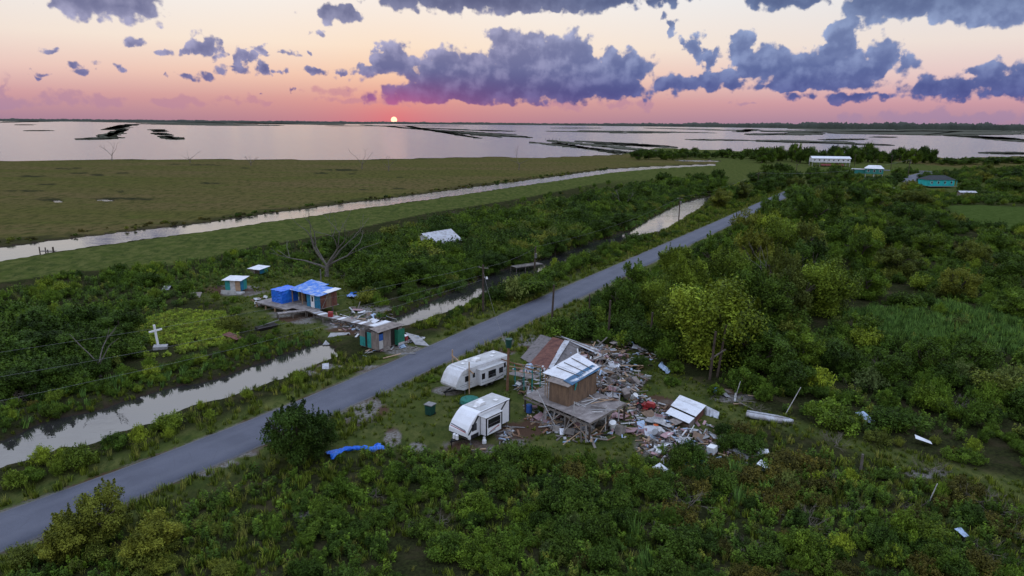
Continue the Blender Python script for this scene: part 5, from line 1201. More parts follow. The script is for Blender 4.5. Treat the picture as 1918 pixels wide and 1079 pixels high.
# ---------------------------------------------------------------- raised platform with the plywood room
def platform():
    DZ = 2.0
    # local frame: x along the front right edge, y away from the observer
    ang = 49.0
    ox, oy = 7.61, 61.83
    t_ = thing('raised_platform', 'weathered wooden platform on posts with its boards partly torn off', 'platform', (ox, oy, 0.0), 0)
    A, B_, Cc = Vector((1.38 - ox, 68.6 - oy, 0)), Vector((0, 0, 0)), Vector((11.85 - ox, 66.81 - oy, 0))
    u = Cc.normalized(); v = (A - B_).normalized()       # two edges of the deck from the near corner
    Lu, Lv = Cc.length, A.length
    V3 = lambda a, b, z: u * a + v * b + Vector((0, 0, z))
    # deck sheets
    nx, ny = 4, 5; rr = random.Random(4)
    for i in range(nx):
        for j in range(ny):
            if (i, j) in ((3, 4), (3, 3)): continue
            a0, a1 = Lu * i / nx + 0.01, Lu * (i + 1) / nx - 0.01; b0, b1 = Lv * j / ny + 0.01, Lv * (j + 1) / ny - 0.01
            z = DZ + 0.004 * ((i + 2 * j) % 3) ; g = MB()
            g.hexa([V3(a0, b0, z - 0.03), V3(a1, b0, z - 0.03), V3(a1, b1, z - 0.03), V3(a0, b1, z - 0.03), V3(a0, b0, z), V3(a1, b0, z), V3(a1, b1, z), V3(a0, b1, z)])
            g.build('deck_panel', M['deck'], t_)
    for b in np.linspace(0.05, Lv - 0.05, 9):
        g = MB(); g.beam(V3(-0.1, b, DZ - 0.14), V3(Lu + 0.15, b, DZ - 0.14), 0.06, 0.18); g.build('joist', M['wood_grey'], t_)
    for a in (0.04, Lu / 2, Lu - 0.04):
        g = MB(); g.beam(V3(a, -0.15, DZ - 0.33), V3(a, Lv + 0.1, DZ - 0.33), 0.09, 0.2); g.build('girder', M['wood_grey'], t_)
    for a in (0.1, Lu / 2, Lu - 0.1):
        for b in (0.1, Lv * 0.34, Lv * 0.66, Lv - 0.1):
            g = MB(); g.beam(V3(a, b, -0.3), V3(a, b, DZ - 0.43), 0.2); g.build('post', M['wood_white'] if (a < 0.2 and b > 4 and b < 7) else M['wood_dark'], t_)
    for a, b, c, d in ((0.1, 0.1, 0.1, 3.0), (0.1, 3.0, 0.1, 0.6), (2.0, 0.1, 4.0, 0.1), (0.1, 6.0, 0.1, 4.0), (0.1, 4.4, 0.1, 6.4)):
        g = MB(); g.beam(V3(a, b, 0.3), V3(c, d, DZ - 0.45), 0.09, 0.05); g.build('brace', M['wood'], t_)
    # torn planks hanging below the near edge
    for k in range(9):
        b = 0.4 + k * 0.7; g = MB(); g.beam(V3(-0.12, b, DZ - 0.3), V3(-0.9 - rr.random() * 0.6, b + rr.uniform(-0.9, 0.9), rr.uniform(0.1, 1.0)), 0.12, 0.03); g.build('hanging_plank', M['wood_grey'], t_)
    for a, h in ((Lu * 0.82, 2.4), (Lu * 0.45, 1.4)):
        g = MB(); g.beam(V3(a, 0.12, 0.0), V3(a, 0.12, DZ + h * 0.55), 0.1); g.build('railing_post', M['wood_white'], t_)
    for a, b, h, lx in ((0.3, 2.4, 1.3, 0.1), (Lu * 0.97, 1.6, 1.5, -0.1), (Lu * 0.97, 3.4, 1.9, 0.15), (Lu * 0.6, Lv - 0.15, 1.6, 0.1), (Lu * 0.9, Lv - 0.3, 2.0, -0.2), (0.15, Lv - 0.2, 1.5, 0.0), (Lu * 0.75, 5.6, 1.7, 0.3), (Lu * 0.97, 5.2, 1.2, 0.0)):
        g = MB(); g.beam(V3(a, b, DZ + 0.01), V3(a + lx, b, DZ + h), 0.09); g.build('upright_stud', M['wood_grey'] if h > 1.45 else M['wood_white'], t_)
    g = MB(); g.beam(V3(0.0, Lv * 0.8, DZ + 1.2), V3(-0.5, Lv * 0.42, 0.1), 0.07); g.build('leaning_pole', M['wood_white'], t_)
    return V3, DZ, ox, oy
V3, DZ, PX, PY = platform()
def plywood_room():
    # corners measured on the deck
    L_, F_, Rr = Vector((3.96, 67.3, 0)), Vector((5.77, 65.69, 0)), Vector((9.05, 69.5, 0))
    t_ = thing('plywood_room', 'brown plywood room on the platform under white tin and blue tarp', 'shed', (F_.x, F_.y, DZ + 0.02), 0)
    a = (L_ - F_); b = (Rr - F_); la, lb = a.length, b.length; a.normalize(); b.normalize()
    Q = lambda p, q, z: a * p + b * q + Vector((0, 0, z))
    hF = 2.2
    def wall(name, p0, q0, p1, q1, n, z1a, z1b, m):
        d = Vector((p1 - p0, q1 - q0, 0))
        out = (Q(p1, q1, 0) - Q(p0, q0, 0)).cross(Vector((0, 0, 1))).normalized() * 0.04
        for i in range(n):
            f0, f1 = i / n + 0.004, (i + 1) / n - 0.004
            s0 = Q(p0 + d.x * f0, q0 + d.y * f0, 0); s1 = Q(p0 + d.x * f1, q0 + d.y * f1, 0); zt0 = z1a + (z1b - z1a) * f0; zt1 = z1a + (z1b - z1a) * f1
            up = Vector((0, 0, 1)); g = MB(); jj = out * (1 + 0.12 * (i % 2))
            g.hexa([s0, s1, s1 + jj, s0 + jj, s0 + up * zt0, s1 + up * zt1, s1 + jj + up * zt1, s0 + jj + up * zt0]); g.build(name, m, t_)
    wall('wall_panel', la, 0, 0, 0, 2, hF, hF, M['ply'])
    wall('wall_panel', 0, 0, 0, lb, 3, hF, hF + 0.1, M['ply'])
    wall('wall_panel', 0, lb, la, lb, 2, hF + 0.1, hF + 0.1, M['ply'])
    for p, q, z0, h in ((0.05, 0.05, 0, 2.2), (la - 0.05, 0.05, 0, 2.2), (la, lb * 0.5, 0, 2.5), (la, lb - 0.05, 0, 2.5), (la + 1.2, 0.8, 0, 2.35), (la + 1.2, lb * 0.6, 0, 2.5), (la + 1.2, lb, 0, 2.6), (la + 0.6, 0.4, 0, 2.3)):
        g = MB(); g.beam(Q(p, q, 0.0), Q(p, q, h), 0.09); g.build('stud', M['wood'], t_)
    z = lambda q: 2.28 + 0.07 * q
    # roof: grey boards at the low eave, white tin above, a blue tarp on the right corner
    g = MB(); g.quadsheet(Q(la + 0.2, -0.35, z(-.4)), Q(-0.2, -0.35, z(-.4)), Q(-0.2, 1.0, z(1.0)), Q(la + 0.2, 1.0, z(1.0)), thick=0.04); g.build('eave_boards', M['ply_grey'], t_)
    p0, p1 = -0.1, la + 1.6
    c00, c10 = Q(p1, 0.75, z(.75) + 0.05), Q(p1, lb + 1.9, z(lb + 1.9) + 0.25)
    c01, c11 = Q(p0, 0.75, z(.75) + 0.05), Q(p0, lb + 1.9 - 1.6, z(lb) + 0.2)
    roof_panels(t_, M['tin_white'], c00, c10, c11, c01, 5, 6)
    for f_ in (0.32, 0.55, 0.78):
        g = MB(); g.beam(c00.lerp(c10, f_) * 0.9 + c01.lerp(c11, f_) * 0.1 + Vector((0, 0, 0.06)), c00.lerp(c10, f_) * 0.1 + c01.lerp(c11, f_) * 0.9 + Vector((0, 0, 0.06)), 0.09, 0.05); g.build('roof_batten', M['wood_grey'], t_)
    g = MB(); g.quadsheet(Q(1.05, 0.5, z(.5) + 0.09), Q(-0.3, 0.2, z(.2) + 0.05), Q(-0.35, lb + 0.25, z(lb) + 0.1), Q(0.75, lb + 0.25, z(lb) + 0.27), 5, 8, 0.015, jitter=0.02, seed=3); tp = g.build('tarp', M['tarp_dark'], t_)
    g = MB(); g.quadsheet(Q(-0.3, 0.75, z(.7)), Q(-0.32, 1.15, z(1.1)), Q(-0.12, 1.1, 1.55), Q(-0.12, 0.9, 1.5), 2, 3, 0.01, jitter=0.02, seed=4); g.build('tarp_corner', M['teal'], tp)
plywood_room()
def ramp():
    a, b = Vector((-0.15, 77.3, 0)), Vector((2.9, 74.0, 0))
    t_ = thing('ramp_walkway', 'plank walkway with teal rails from the old trailer to the platform', 'walkway', (a.x, a.y, 0), 0)
    d = (b - a); s_ = d.normalized().cross(Vector((0, 0, 1))); Z0, Z1 = 1.3, 2.0; n = 14
    up = lambda f_: Vector((0, 0, Z0 + (Z1 - Z0) * f_))
    for i in range(n):
        p = d * (i / n); q = d * ((i + 0.92) / n); g = MB()
        g.quadsheet(p - s_ * 0.65 + up(i / n), q - s_ * 0.65 + up(i / n), q + s_ * 0.65 + up(i / n), p + s_ * 0.65 + up(i / n), thick=0.04); g.build('plank', M['deck'], t_)
    for sd in (-0.62, 0.62):
        for f_ in (0.02, 0.35, 0.68, 0.98):
            g = MB(); g.beam(d * f_ + s_ * sd + Vector((0, 0, -0.1)), d * f_ + s_ * sd + up(f_) + Vector((0, 0, 1.05)), 0.1); g.build('rail_post', M['teal'], t_)
        for h in (0.55, 1.02):
            g = MB(); g.beam(s_ * sd + up(0) + Vector((0, 0, h)), d + s_ * sd + up(1) + Vector((0, 0, h)), 0.05, 0.11); g.build('rail', M['wood'], t_)
    g = MB(); g.beam(d * -0.55 + s_ * 0.7 + Vector((0, 0, 2.9)), d * 1.05 + s_ * 0.62 + Vector((0, 0, 3.05)), 0.05, 0.13); g.build('long_board', M['wood_brown'], t_)
ramp()
# posts, frames and odd things of the yard
def post(name, label, x, y, h, r, m, lean=(0, 0), cat='post', group=None):
    q = P(x, y); g = MB(); g.tube((0, 0, -0.4), (lean[0], lean[1], h), r, r * 0.82, 10)
    return tag(g.build(name, m, None, loc=(q[0], q[1], gz(*q))), label, cat, group)
q = P(950, 735)
t_ = thing('bucket_post', 'brown wooden post carrying a dark green bucket on its top', 'post', (q[0], q[1], gz(*q)))
g = MB(); g.tube((0, 0, -0.4), (0.12, 0, 5.2), 0.17, 0.13, 12); g.build('pole', M['wood_brown'], t_)
g = MB(); g.tube((0.12, 0, 5.2), (0.14, 0, 6.15), 0.30, 0.40, 18); g.build('bucket', M['bin'], t_)
g = MB(); g.tube((0.14, 0, 6.12), (0.14, 0, 6.2), 0.43, 0.43, 18); g.build('bucket_rim', M['bin'], t_)
q0, q1 = P(848, 712), P(879, 741)
t_ = thing('lumber_frame', 'goal shaped frame of new yellow lumber in front of the old trailer nose', 'frame', (q1[0], q1[1], gz(*q1)))
dx, dy = q0[0] - q1[0], q0[1] - q1[1]
g = MB(); g.beam((0, 0, -0.3), (0, 0, 3.8), 0.13); g.build('upright', M['wood'], t_)
g = MB(); g.beam((dx, dy, -0.3), (dx, dy, 3.6), 0.13); g.build('upright', M['wood'], t_)
g = MB(); g.beam((0.5, -0.5, 2.6), (dx - 0.1, dy + 0.1, 2.9), 0.07, 0.16); g.build('crossbar', M['wood'], t_)
q = P(806, 779)
t_ = thing('trash_bin', 'dark green wheeled trash bin with a pale lid beside the gravel', 'bin', (q[0], q[1], gz(*q)), 30)
g = MB(); g.prism([(-0.36, 0.08), (0.36, 0.08), (0.44, 1.15), (-0.44, 1.15)], 'y', -0.4, 0.4); g.build('body', M['bin'], t_, bevel=0.03)
g = MB(); g.box(-0.5, 0.5, -0.48, 0.46, 1.152, 1.24); g.build('lid', M['paper'], t_, bevel=0.02)
for s_ in (-0.34, 0.34): g = MB(); g.tube((s_ - 0.05, 0.36, 0.13), (s_ + 0.05, 0.36, 0.13), 0.13, 0.13, 12); g.build('wheel', M['rubber'], t_)
q = P(880, 757); g = MB()
g.tube((0, 0, 0), (0, 0, 0.42), 1.15, 1.0, 22); g.tube((0, 0, 0.42), (0, 0, 0.62), 1.0, 0.5, 22)
t_ = thing('covered_tub', 'round green tub under netting between the two trailers', 'tub', (q[0], q[1], gz(*q)))
g.build('net_cover', M['net'], t_); g = MB(); g.tube((0, 0, -0.1), (0, 0, 0.12), 1.22, 1.2, 22); g.build('rim', M['bin'], t_)
def crumpled(name, label, cat, x, y, lx, ly, h, m, heading, seed, group=None, n=(26, 12)):
    """a folded tarp or cloth lying on the ground"""
    q = P(x, y); rg = np.random.default_rng(seed); V = []; nx, ny = n
    for j in range(ny + 1):
        for i in range(nx + 1):
            u, w = i / nx - 0.5, j / ny - 0.5
            e = 1 - max(abs(u), abs(w)) * 1.6
            wob = float(fbm(np.array([u * 7 + seed]), np.array([w * 5.0]), seed, 3)[0])
            z = 0.03 + max(0.0, h * (0.55 + 1.4 * wob)) * max(0.12, min(1, 0.35 + e)) + h * 0.35 * abs(math.sin(u * 17 + w * 9 + 4 * wob))
            V.append((lx * u + 0.5 * ly * wob + 0.1 * math.sin(9 * w + seed), ly * w * (0.65 + 0.5 * math.cos(u * 5 + seed)) + 0.4 * ly * math.sin(u * 5 + seed), z))
    F = [(j * (nx + 1) + i, j * (nx + 1) + i + 1, (j + 1) * (nx + 1) + i + 1, (j + 1) * (nx + 1) + i) for j in range(ny) for i in range(nx)]
    me = mesh_np(name, V, np.array(F), m); o = link(name, me, None, (q[0], q[1], gz(*q)), -R(heading))
    sm = o.modifiers.new('cloth_thickness', 'SOLIDIFY'); sm.thickness = 0.02
    return tag(o, label, cat, group)
crumpled('crumpled_tarp', 'crumpled bright blue tarp lying in the grass near the dark tree', 'tarp', 668, 846, 4.8, 1.7, 0.5, M['tarp'], -35, 3)
crumpled('tarp_heap', 'heap of dark and blue tarpaulin on the lawn beside the tarp shack', 'tarp', 665, 557, 3.8, 1.8, 0.6, M['tarp_worn'], 70, 5)
crumpled('pale_tarp', 'long pale blue sheet draped on the grass behind the rubble', 'tarp', 1244, 692, 4.2, 0.9, 0.35, M['tarp_pale'], 100, 6)
crumpled('scrap_tarp', 'small blue tarp at the edge of the thicket behind the tin shed', 'tarp', 1340, 738, 1.8, 0.9, 0.4, M['tarp_worn'], 140, 7)
crumpled('scrap_tarp', 'white cloth caught on the rubbish beside the end of the walkway', 'cloth', 690, 590, 1.5, 0.9, 0.4, M['paper'], 60, 8)

# ---------------------------------------------------------------- collapsed house
def collapsed_house():
    o = Vector((5.2, 86.5, 0))
    t_ = thing('collapsed_house', 'collapsed house with a folded roof of rusty red tin and grey shingles', 'house', (o.x, o.y, 0.0), 0)
    L = lambda x, y, z: Vector((x, y, z)) - o
    ridge0, ridge1 = L(5.9, 90.6, 2.3), L(11.3, 87.2, 1.7)
    # left slope: shingles, rusty sheets, one bare sheet
    g = MB(); g.quadsheet(L(1.2, 86.0, 0.2), L(2.7, 82.9, 0.35), L(6.0, 89.6, 2.2), L(4.0, 92.4, 1.9), 6, 5, 0.08, jitter=0.05, seed=2); g.build('shingle_slope', M['shingle'], t_)
    a0, a1, b0, b1 = L(2.3, 83.3, 0.45), L(4.3, 80.9, 0.4), L(5.6, 90.3, 2.34), L(7.0, 88.9, 2.38)
    roof_panels(t_, M['rust'], a0, a1, b1, b0, 3, 5, 'rusty_sheet')
    roof_panels(t_, M['tin'], L(4.35, 82.0, 0.55), L(5.0, 81.3, 0.55), L(7.7, 88.4, 2.42), L(7.1, 88.9, 2.42), 1, 4, 'tin_sheet')
    g = MB(); g.quadsheet(L(5.0, 81.6, 0.4), L(7.6, 81.8, 0.3), L(9.0, 87.8, 1.9), L(7.6, 88.6, 2.2), 5, 4, 0.06, jitter=0.06, seed=6); g.build('shingle_slope', M['shingle'], t_)
    # right slope, flatter and torn
    roof_panels(t_, None, L(6.6, 91.2, 2.25), L(7.9, 88.4, 2.3), L(12.4, 84.4, 0.95), L(11.4, 88.6, 1.0), 3, 4, 'fallen_sheet', [M['tin'], M['ply_grey'], M['tin']])
    g = MB(); g.quadsheet(L(7.4, 88.0, 2.1), L(12.3, 84.0, 0.8), L(12.3, 84.15, 0.55), L(7.4, 88.1, 1.8), thick=0.06); g.build('fascia_board', M['wood_grey'], t_)
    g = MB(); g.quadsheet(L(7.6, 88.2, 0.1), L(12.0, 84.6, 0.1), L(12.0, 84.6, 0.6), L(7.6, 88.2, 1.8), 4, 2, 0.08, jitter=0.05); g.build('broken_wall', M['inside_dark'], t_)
    rr = random.Random(8)
    for k in range(7):
        f_ = k / 6; p = L(7.5, 88.0, 1.9).lerp(L(12.2, 84.2, 0.8), f_); g = MB(); g.beam(p + Vector((0, 0, -0.05)), p + Vector((rr.uniform(-0.6, 0.2), rr.uniform(-2.2, -1.0), -p.z + 0.15)), 0.1, 0.06); g.build('rafter', M['wood_brown'] if k % 2 else M['wood_grey'], t_)
    g = MB(); g.beam(ridge0 + Vector((0, 0, 0.12)), ridge1, 0.12, 0.08); g.build('ridge_board', M['wood_grey'], t_); t_.scale = (1, 1, 0.72)
_h = collapsed_house()

# ---------------------------------------------------------------- small tin shed
def tin_shed():
    o = Vector((16.2, 66.6, 0)); t_ = thing('tin_shed', 'low shed with overlapping pale tin roof sheets beside the rubble', 'shed', (17.3, 66.4, 0.0), 0)
    L = lambda x, y, z: Vector((x - 17.3, y - 66.4, z))
    roof_panels(t_, M['tin_white'], L(16.9, 68.6, 1.75), L(18.4, 71.0, 2.1), L(20.6, 68.4, 1.9), L(18.9, 66.0, 1.55), 3, 5)
    roof_panels(t_, M['tin_white'], L(16.0, 67.0, 1.45), L(16.8, 68.2, 1.6), L(18.7, 65.8, 1.4), L(17.9, 64.7, 1.25), 1, 5)
    for x, y, h in ((16.2, 67.0, 1.4), (18.0, 64.9, 1.2), (18.4, 70.7, 2.0), (20.4, 68.3, 1.8), (17.0, 68.6, 1.6), (18.8, 66.0, 1.4)):
        g = MB(); g.beam(L(x, y, -0.3), L(x, y, h), 0.12); g.build('post', M['wood_grey'], t_)
    for i, (p, q, h0, h1, m) in enumerate((((16.3, 67.0), (17.1, 65.9), 0.9, 0.85, 'wood_dark'), ((17.1, 65.9), (17.9, 64.9), 0.6, 0.85, 'ply'), ((18.0, 64.9), (18.9, 66.1), 1.1, 1.2, 'ply_grey'), ((18.9, 66.1), (20.3, 68.2), 1.3, 1.6, 'rust'), ((18.4, 70.6), (20.3, 68.3), 1.7, 1.6, 'ply_grey'))):
        g = MB(); g.quadsheet(L(p[0], p[1], 0.0), L(q[0], q[1], 0.0), L(q[0], q[1], h1), L(p[0], p[1], h0), thick=0.05); g.build('wall_panel', M[m], t_)
    g = MB(); g.quadsheet(L(20.5, 68.2, 0.2), L(21.6, 67.2, 0.1), L(21.9, 68.0, 1.0), L(20.7, 68.9, 1.6), 6, 2, 0.015, ripple=0.03, waves=4); g.build('bent_sheet', M['tin'], t_); t_.scale = (1, 1, 0.58)
tin_shed()

# ---------------------------------------------------------------- roadside shack
def roadside_shack():
    cx, cy = -17.74, 87.75
    t_ = thing('roadside_shack', 'patched plywood shack with teal and green doors beside the ditch', 'shack', (cx, cy, 0.0), 37)
    w, d, z0 = 3.5, 4.5, 0.45                 # local: x from -w to 0 (left face at y=0), y from 0 to d (right face at x=0)
    zl, zr = 2.75, 2.75
    g = MB(); g.box(-w + 0.06, -0.06, 0.06, d - 0.06, z0 - 0.12, z0); g.build('floor', M['deck'], t_)
    for x in (-w + 0.12, -w / 2, -0.12):
        for y in (0.12, d / 2, d - 0.12): g = MB(); g.beam((x, y, -0.6), (x, y, z0 - 0.12), 0.16); g.build('pile', M['wood_dark'], t_)
    for x0, x1, m, za, zb, nm in ((-w, -w + 1.05, 'teal', z0, 1.75, 'wall_panel'), (-w, -w + 1.05, 'ply_grey', 1.76, zl - 0.1, 'wall_panel'), (-w + 1.10, -w + 1.45, 'inside_dark', z0, 2.5, 'gap'), (-w + 1.5, -w + 2.25, 'teal', z0, 2.55, 'door'), (-w + 2.28, 0, 'ply_grey', z0, zl, 'wall_panel')):  # the gap is a solid dark board, shade painted as colour
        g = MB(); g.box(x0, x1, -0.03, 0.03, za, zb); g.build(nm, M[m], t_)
    for y0, y1, m, za, zb, nm in ((0.05, 0.22, 'ply_grey', z0, zr, 'wall_panel'), (0.25, 0.95, 'blue', 1.6, 2.5, 'shutter'), (0.25, 0.95, 'wood_white', z0, 1.58, 'wall_panel'), (1.0, 2.35, 'ply_grey', z0, zr, 'wall_panel'), (2.4, 3.1, 'inside_dark', z0, zr - 0.15, 'doorway_shade'), (3.75, 4.45, 'ply_grey', z0, zr, 'wall_panel')):  # dark panel across the door opening paints the shade within
        g = MB(); g.box(-0.03, 0.03, y0, y1, za, zb); g.build(nm, M[m], t_)
    g = MB(); g.box(0.02, 0.62, 3.05, 3.12, z0, 2.55); dr = g.build('open_door', M['green'], t_); g = MB(); g.box(0.6, 0.66, 3.10, 4.3, z0 + 0.1, 2.62); g.build('open_door', M['green'], t_)
    g = MB(); g.box(0.59, 0.672, 3.12, 4.28, z0, z0 + 0.32); g.build('kick_board', M['wood_white'], t_)
    g = MB(); g.box(-0.5, 0.0, 2.5, 3.0, z0 + 0.02, 2.0); g.build('refrigerator', M['plastic'], t_)
    g = MB(); g.box(-w - 0.03, -w + 0.03, 0.06, d, z0, zl - 0.2); g.build('back_wall', M['ply_grey'], t_); g = MB(); g.box(-w + 0.04, -0.04, d - 0.03, d + 0.03, z0, zl); g.build('end_wall', M['ply_grey'], t_)
    for k in range(5):
        x = -w + 0.2 + k * (w - 0.4) / 4; g = MB(); g.beam((x, -0.1, zl + 0.02), (x, d + 0.1, zl + 0.06), 0.06, 0.12); g.build('rafter', M['wood_grey'], t_)
    roof_panels(t_, M['ply_grey'], (-w * 0.62, 0.5, zl + 0.12), (0.25, -0.1, zl + 0.14), (0.25, d + 0.3, zl + 0.2), (-w * 0.62, d + 0.1, zl + 0.18), 3, 0, 'roof_board')
    g = MB(); g.quadsheet((-w - 0.1, 1.6, zl + 0.09), (-w * 0.64, 1.6, zl + 0.09), (-w * 0.64, d + 0.2, zl + 0.12), (-w - 0.1, d + 0.2, zl + 0.12), 8, 1, 0.012, ripple=0.014, waves=6); g.build('roof_sheet', M['tin_white'], t_)
roadside_shack()
def walkway(name, label, pts, width, z, mats, step=0.7, post_h=True):
    pts = [Vector((p[0], p[1], 0)) for p in pts]; o = pts[0]
    t_ = thing(name, label, 'walkway', (o.x, o.y, 0.0), 0); k = 0
    for a, b in zip(pts, pts[1:]):
        d = b - a; n = max(1, int(d.length / step)); s_ = d.normalized().cross(Vector((0, 0, 1))) * width / 2
        for i in range(n):
            p, q = a + d * (i / n) - o, a + d * ((i + 0.94) / n) - o; zz = Vector((0, 0, z + 0.015 * (k % 3))); g = MB()
            g.quadsheet(p - s_ + zz, q - s_ + zz, q + s_ + zz, p + s_ + zz, thick=0.04); g.build('plank', M[mats[k % len(mats)]], t_); k += 1
        for i in range(max(1, int(d.length / 2.0)) + 1):
            f_ = i / max(1, int(d.length / 2.0))
            for sg in (-0.9, 0.9):
                p = a + d * f_ - o + s_ * sg; g = MB(); g.beam(p + Vector((0, 0, -1.1)), p + Vector((0, 0, z - 0.05)), 0.13); g.build('post', M['wood_grey'], t_)
        for sg in (-0.85, 0.85):
            g = MB(); g.beam(a - o + s_ * sg + Vector((0, 0, z - 0.12)), b - o + s_ * sg + Vector((0, 0, z - 0.12)), 0.06, 0.14); g.build('bearer', M['wood_grey'], t_)
    return t_
walkway('plank_walkway', 'long plank walkway on posts from the tarp shack to the roadside shack', [(-31.9, 105.6), (-28.35, 102.2), (-24.61, 99.9), (-21.0, 97.7), (-18.2, 95.6)], 1.5, 1.05, ['deck', 'deck', 'deck', 'tin', 'deck', 'tin_white'])
walkway('side_walkway', 'short side landing of planks in front of the tarp shack', [(-36.2, 103.4), (-32.4, 105.6)], 1.1, 0.95, ['deck'])
walkway('foot_bridge', 'old plank footbridge across the shaded ditch', [P(962, 500, 0.6), P(1012, 493, 0.6)], 2.2, 0.6, ['wood_grey'])
g = MB(); q = (-13.4, 92.8); g.quadsheet((-1.9, 3.0, 0.42), (0.2, -1.9, 0.24), (2.2, -2.4, 0.20), (0.2, 1.6, 0.38), 3, 3, 0.08, jitter=0.01)
tag(g.build('entry_slab', M['concrete'], None, loc=(q[0], q[1], 0.02)), 'grey slab leading from the road edge to the roadside shack', 'slab')
g = MB(); q = P(635, 635); g.quadsheet((-2.2, -1.2, -0.35), (2.2, -1.6, -0.3), (1.4, 1.8, 0.35), (-1.2, 1.6, 0.5), 3, 2, 0.12, jitter=0.02)
tag(g.build('fallen_slab', M['concrete'], None, loc=(q[0], q[1], 0.0), rotz=0.2), 'tilted grey slab sloping into the end of the open ditch', 'slab')

# ---------------------------------------------------------------- shack with the blue tarps
def tarp_shack():
    t_ = thing('tarp_shack', 'shack on a deck covered with bright blue tarps, white door in a blue wall', 'shack', (-30.3, 106.1, 0.0), 35)
    D = 1.0
    rr = random.Random(2)
    dk = [(-12.2, -3.6), (-4.2, -4.0), (-0.3, -1.9), (0.1, 0.3), (0.1, 3.6), (-10, 4.5)]
    n = 12
    for i in range(n):
        x0 = -12.2 + i * 12.3 / n; x1 = x0 + 12.3 / n - 0.03; ylo = -3.4 if i < 8 else (-2.2 if i < 11 else -0.2)
        g = MB(); g.box(x0, x1, ylo + rr.uniform(-0.15, 0.15), 3.8 if i > 2 else 0.8, D - 0.05, D + 0.01 * (i % 2)); g.build('deck_panel', M['deck'], t_)
    for x in (-12, -9.6, -7.2, -4.8, -2.4, 0):
        for y in (-3.2, -0.4, 2.4):
            if (x > -3.5 and y < -2) or (x < -9 and y > 1): continue
            g = MB(); g.beam((x, y, -0.3), (x, y, D - 0.05), 0.2); g.build('post', M['wood'] if y < -2 else M['wood_grey'], t_)
    g = MB(); g.beam((-12.2, -3.35, D - 0.16), (-4, -3.35, D - 0.16), 0.08, 0.18); g.build('rim_beam', M['wood_grey'], t_)
    # right room
    zt = 3.15
    for x0, x1, m, nm in ((-3.2, -2.25, 'blue_wall', 'wall_panel'), (-1.35, 0.0, 'blue_wall', 'wall_panel')):
        g = MB(); g.box(x0, x1, -0.03, 0.03, D, zt); g.build(nm, M[m], t_)
    g = MB(); g.box(-2.22, -1.38, -0.05, 0.03, D, zt - 0.12); dr = g.build('door', M['white'], t_); g = MB(); g.box(-2.0, -1.6, -0.06, -0.045, D + 0.95, zt - 0.35); g.build('door_pane', M['glass'], dr)
    panel_grid(t_, 'wall_panel', M['rust'], 0.05, 3.4, 0.0, D, zt + 0.1, 3, facing='x', mats=[M['rust'], M['ply'], M['rust']])
    g = MB(); g.beam((0.08, 0.2, D), (0.08, 1.6, zt), 0.06, 0.1); g.build('brace', M['wood_grey'], t_)
    g = MB(); g.box(-3.2, 0, 3.37, 3.43, D, zt + 0.4); g.build('back_wall', M['ply_grey'], t_)
    g = MB(); g.quadsheet((-3.5, -0.5, zt + 0.05), (0.4, -0.5, zt + 0.05), (0.4, 3.8, zt + 0.45), (-3.5, 3.8, zt + 0.45), 10, 8, 0.03, jitter=0.035, seed=3); g.build('roof_tarp', M['tarp_worn'], t_)
    g = MB(); g.quadsheet((-0.9, 1.2, zt + 0.27), (0.5, 1.2, zt + 0.27), (0.6, 3.9, zt + 0.53), (-0.9, 3.9, zt + 0.53), 6, 2, 0.015, ripple=0.012, waves=3); g.build('roof_sheet', M['tin_white'], t_)
    # open porch in the middle with dark back wall
    g = MB(); g.box(-7.2, -3.25, 1.6, 1.66, D, 3.1); g.build('porch_wall', M['ply'], t_)
    g = MB(); g.box(-5.6, -4.5, 1.54, 1.59, D, 2.9); g.build('porch_doorway_shade', M['inside_dark'], t_)  # dark sheet on the porch wall, painted shade of an open door
    g = MB(); g.box(-4.35, -3.6, 1.1, 1.16, D, 2.75); g.build('leaning_door', M['white'], t_)
    for x in (-7.1, -4.6): g = MB(); g.beam((x, 0.2, D), (x, 0.2, 3.3), 0.12); g.build('porch_post', M['wood'], t_)
    g = MB(); g.quadsheet((-7.6, -0.1, 3.1), (-3.1, -0.2, 3.15), (-3.1, 4.6, 3.75), (-7.8, 4.8, 3.9), 12, 10, 0.03, jitter=0.05, seed=5); g.build('roof_tarp', M['tarp_worn'], t_)
    # left tarp box
    def tarp_wall(p0, p1, z1):
        g = MB(); g.quadsheet((p0[0], p0[1], D), (p1[0], p1[1], D), (p1[0], p1[1], z1), (p0[0], p0[1], z1), 8, 8, 0.03, jitter=0.05, seed=int(p0[0] * 9)); g.build('tarp_wall', M['tarp'], t_)
    tarp_wall((-10.1, -1.6), (-7.4, -1.6), 3.05); tarp_wall((-7.4, -1.6), (-7.3, 1.5), 3.1); tarp_wall((-10.1, 1.5), (-10.1, -1.6), 3.05)
    g = MB(); g.quadsheet((-10.2, -1.7, 3.06), (-7.3, -1.7, 3.08), (-7.3, 1.7, 3.2), (-10.2, 1.7, 3.15), 8, 8, 0.03, jitter=0.05, seed=9); g.build('roof_tarp', M['tarp'], t_)
tarp_shack()
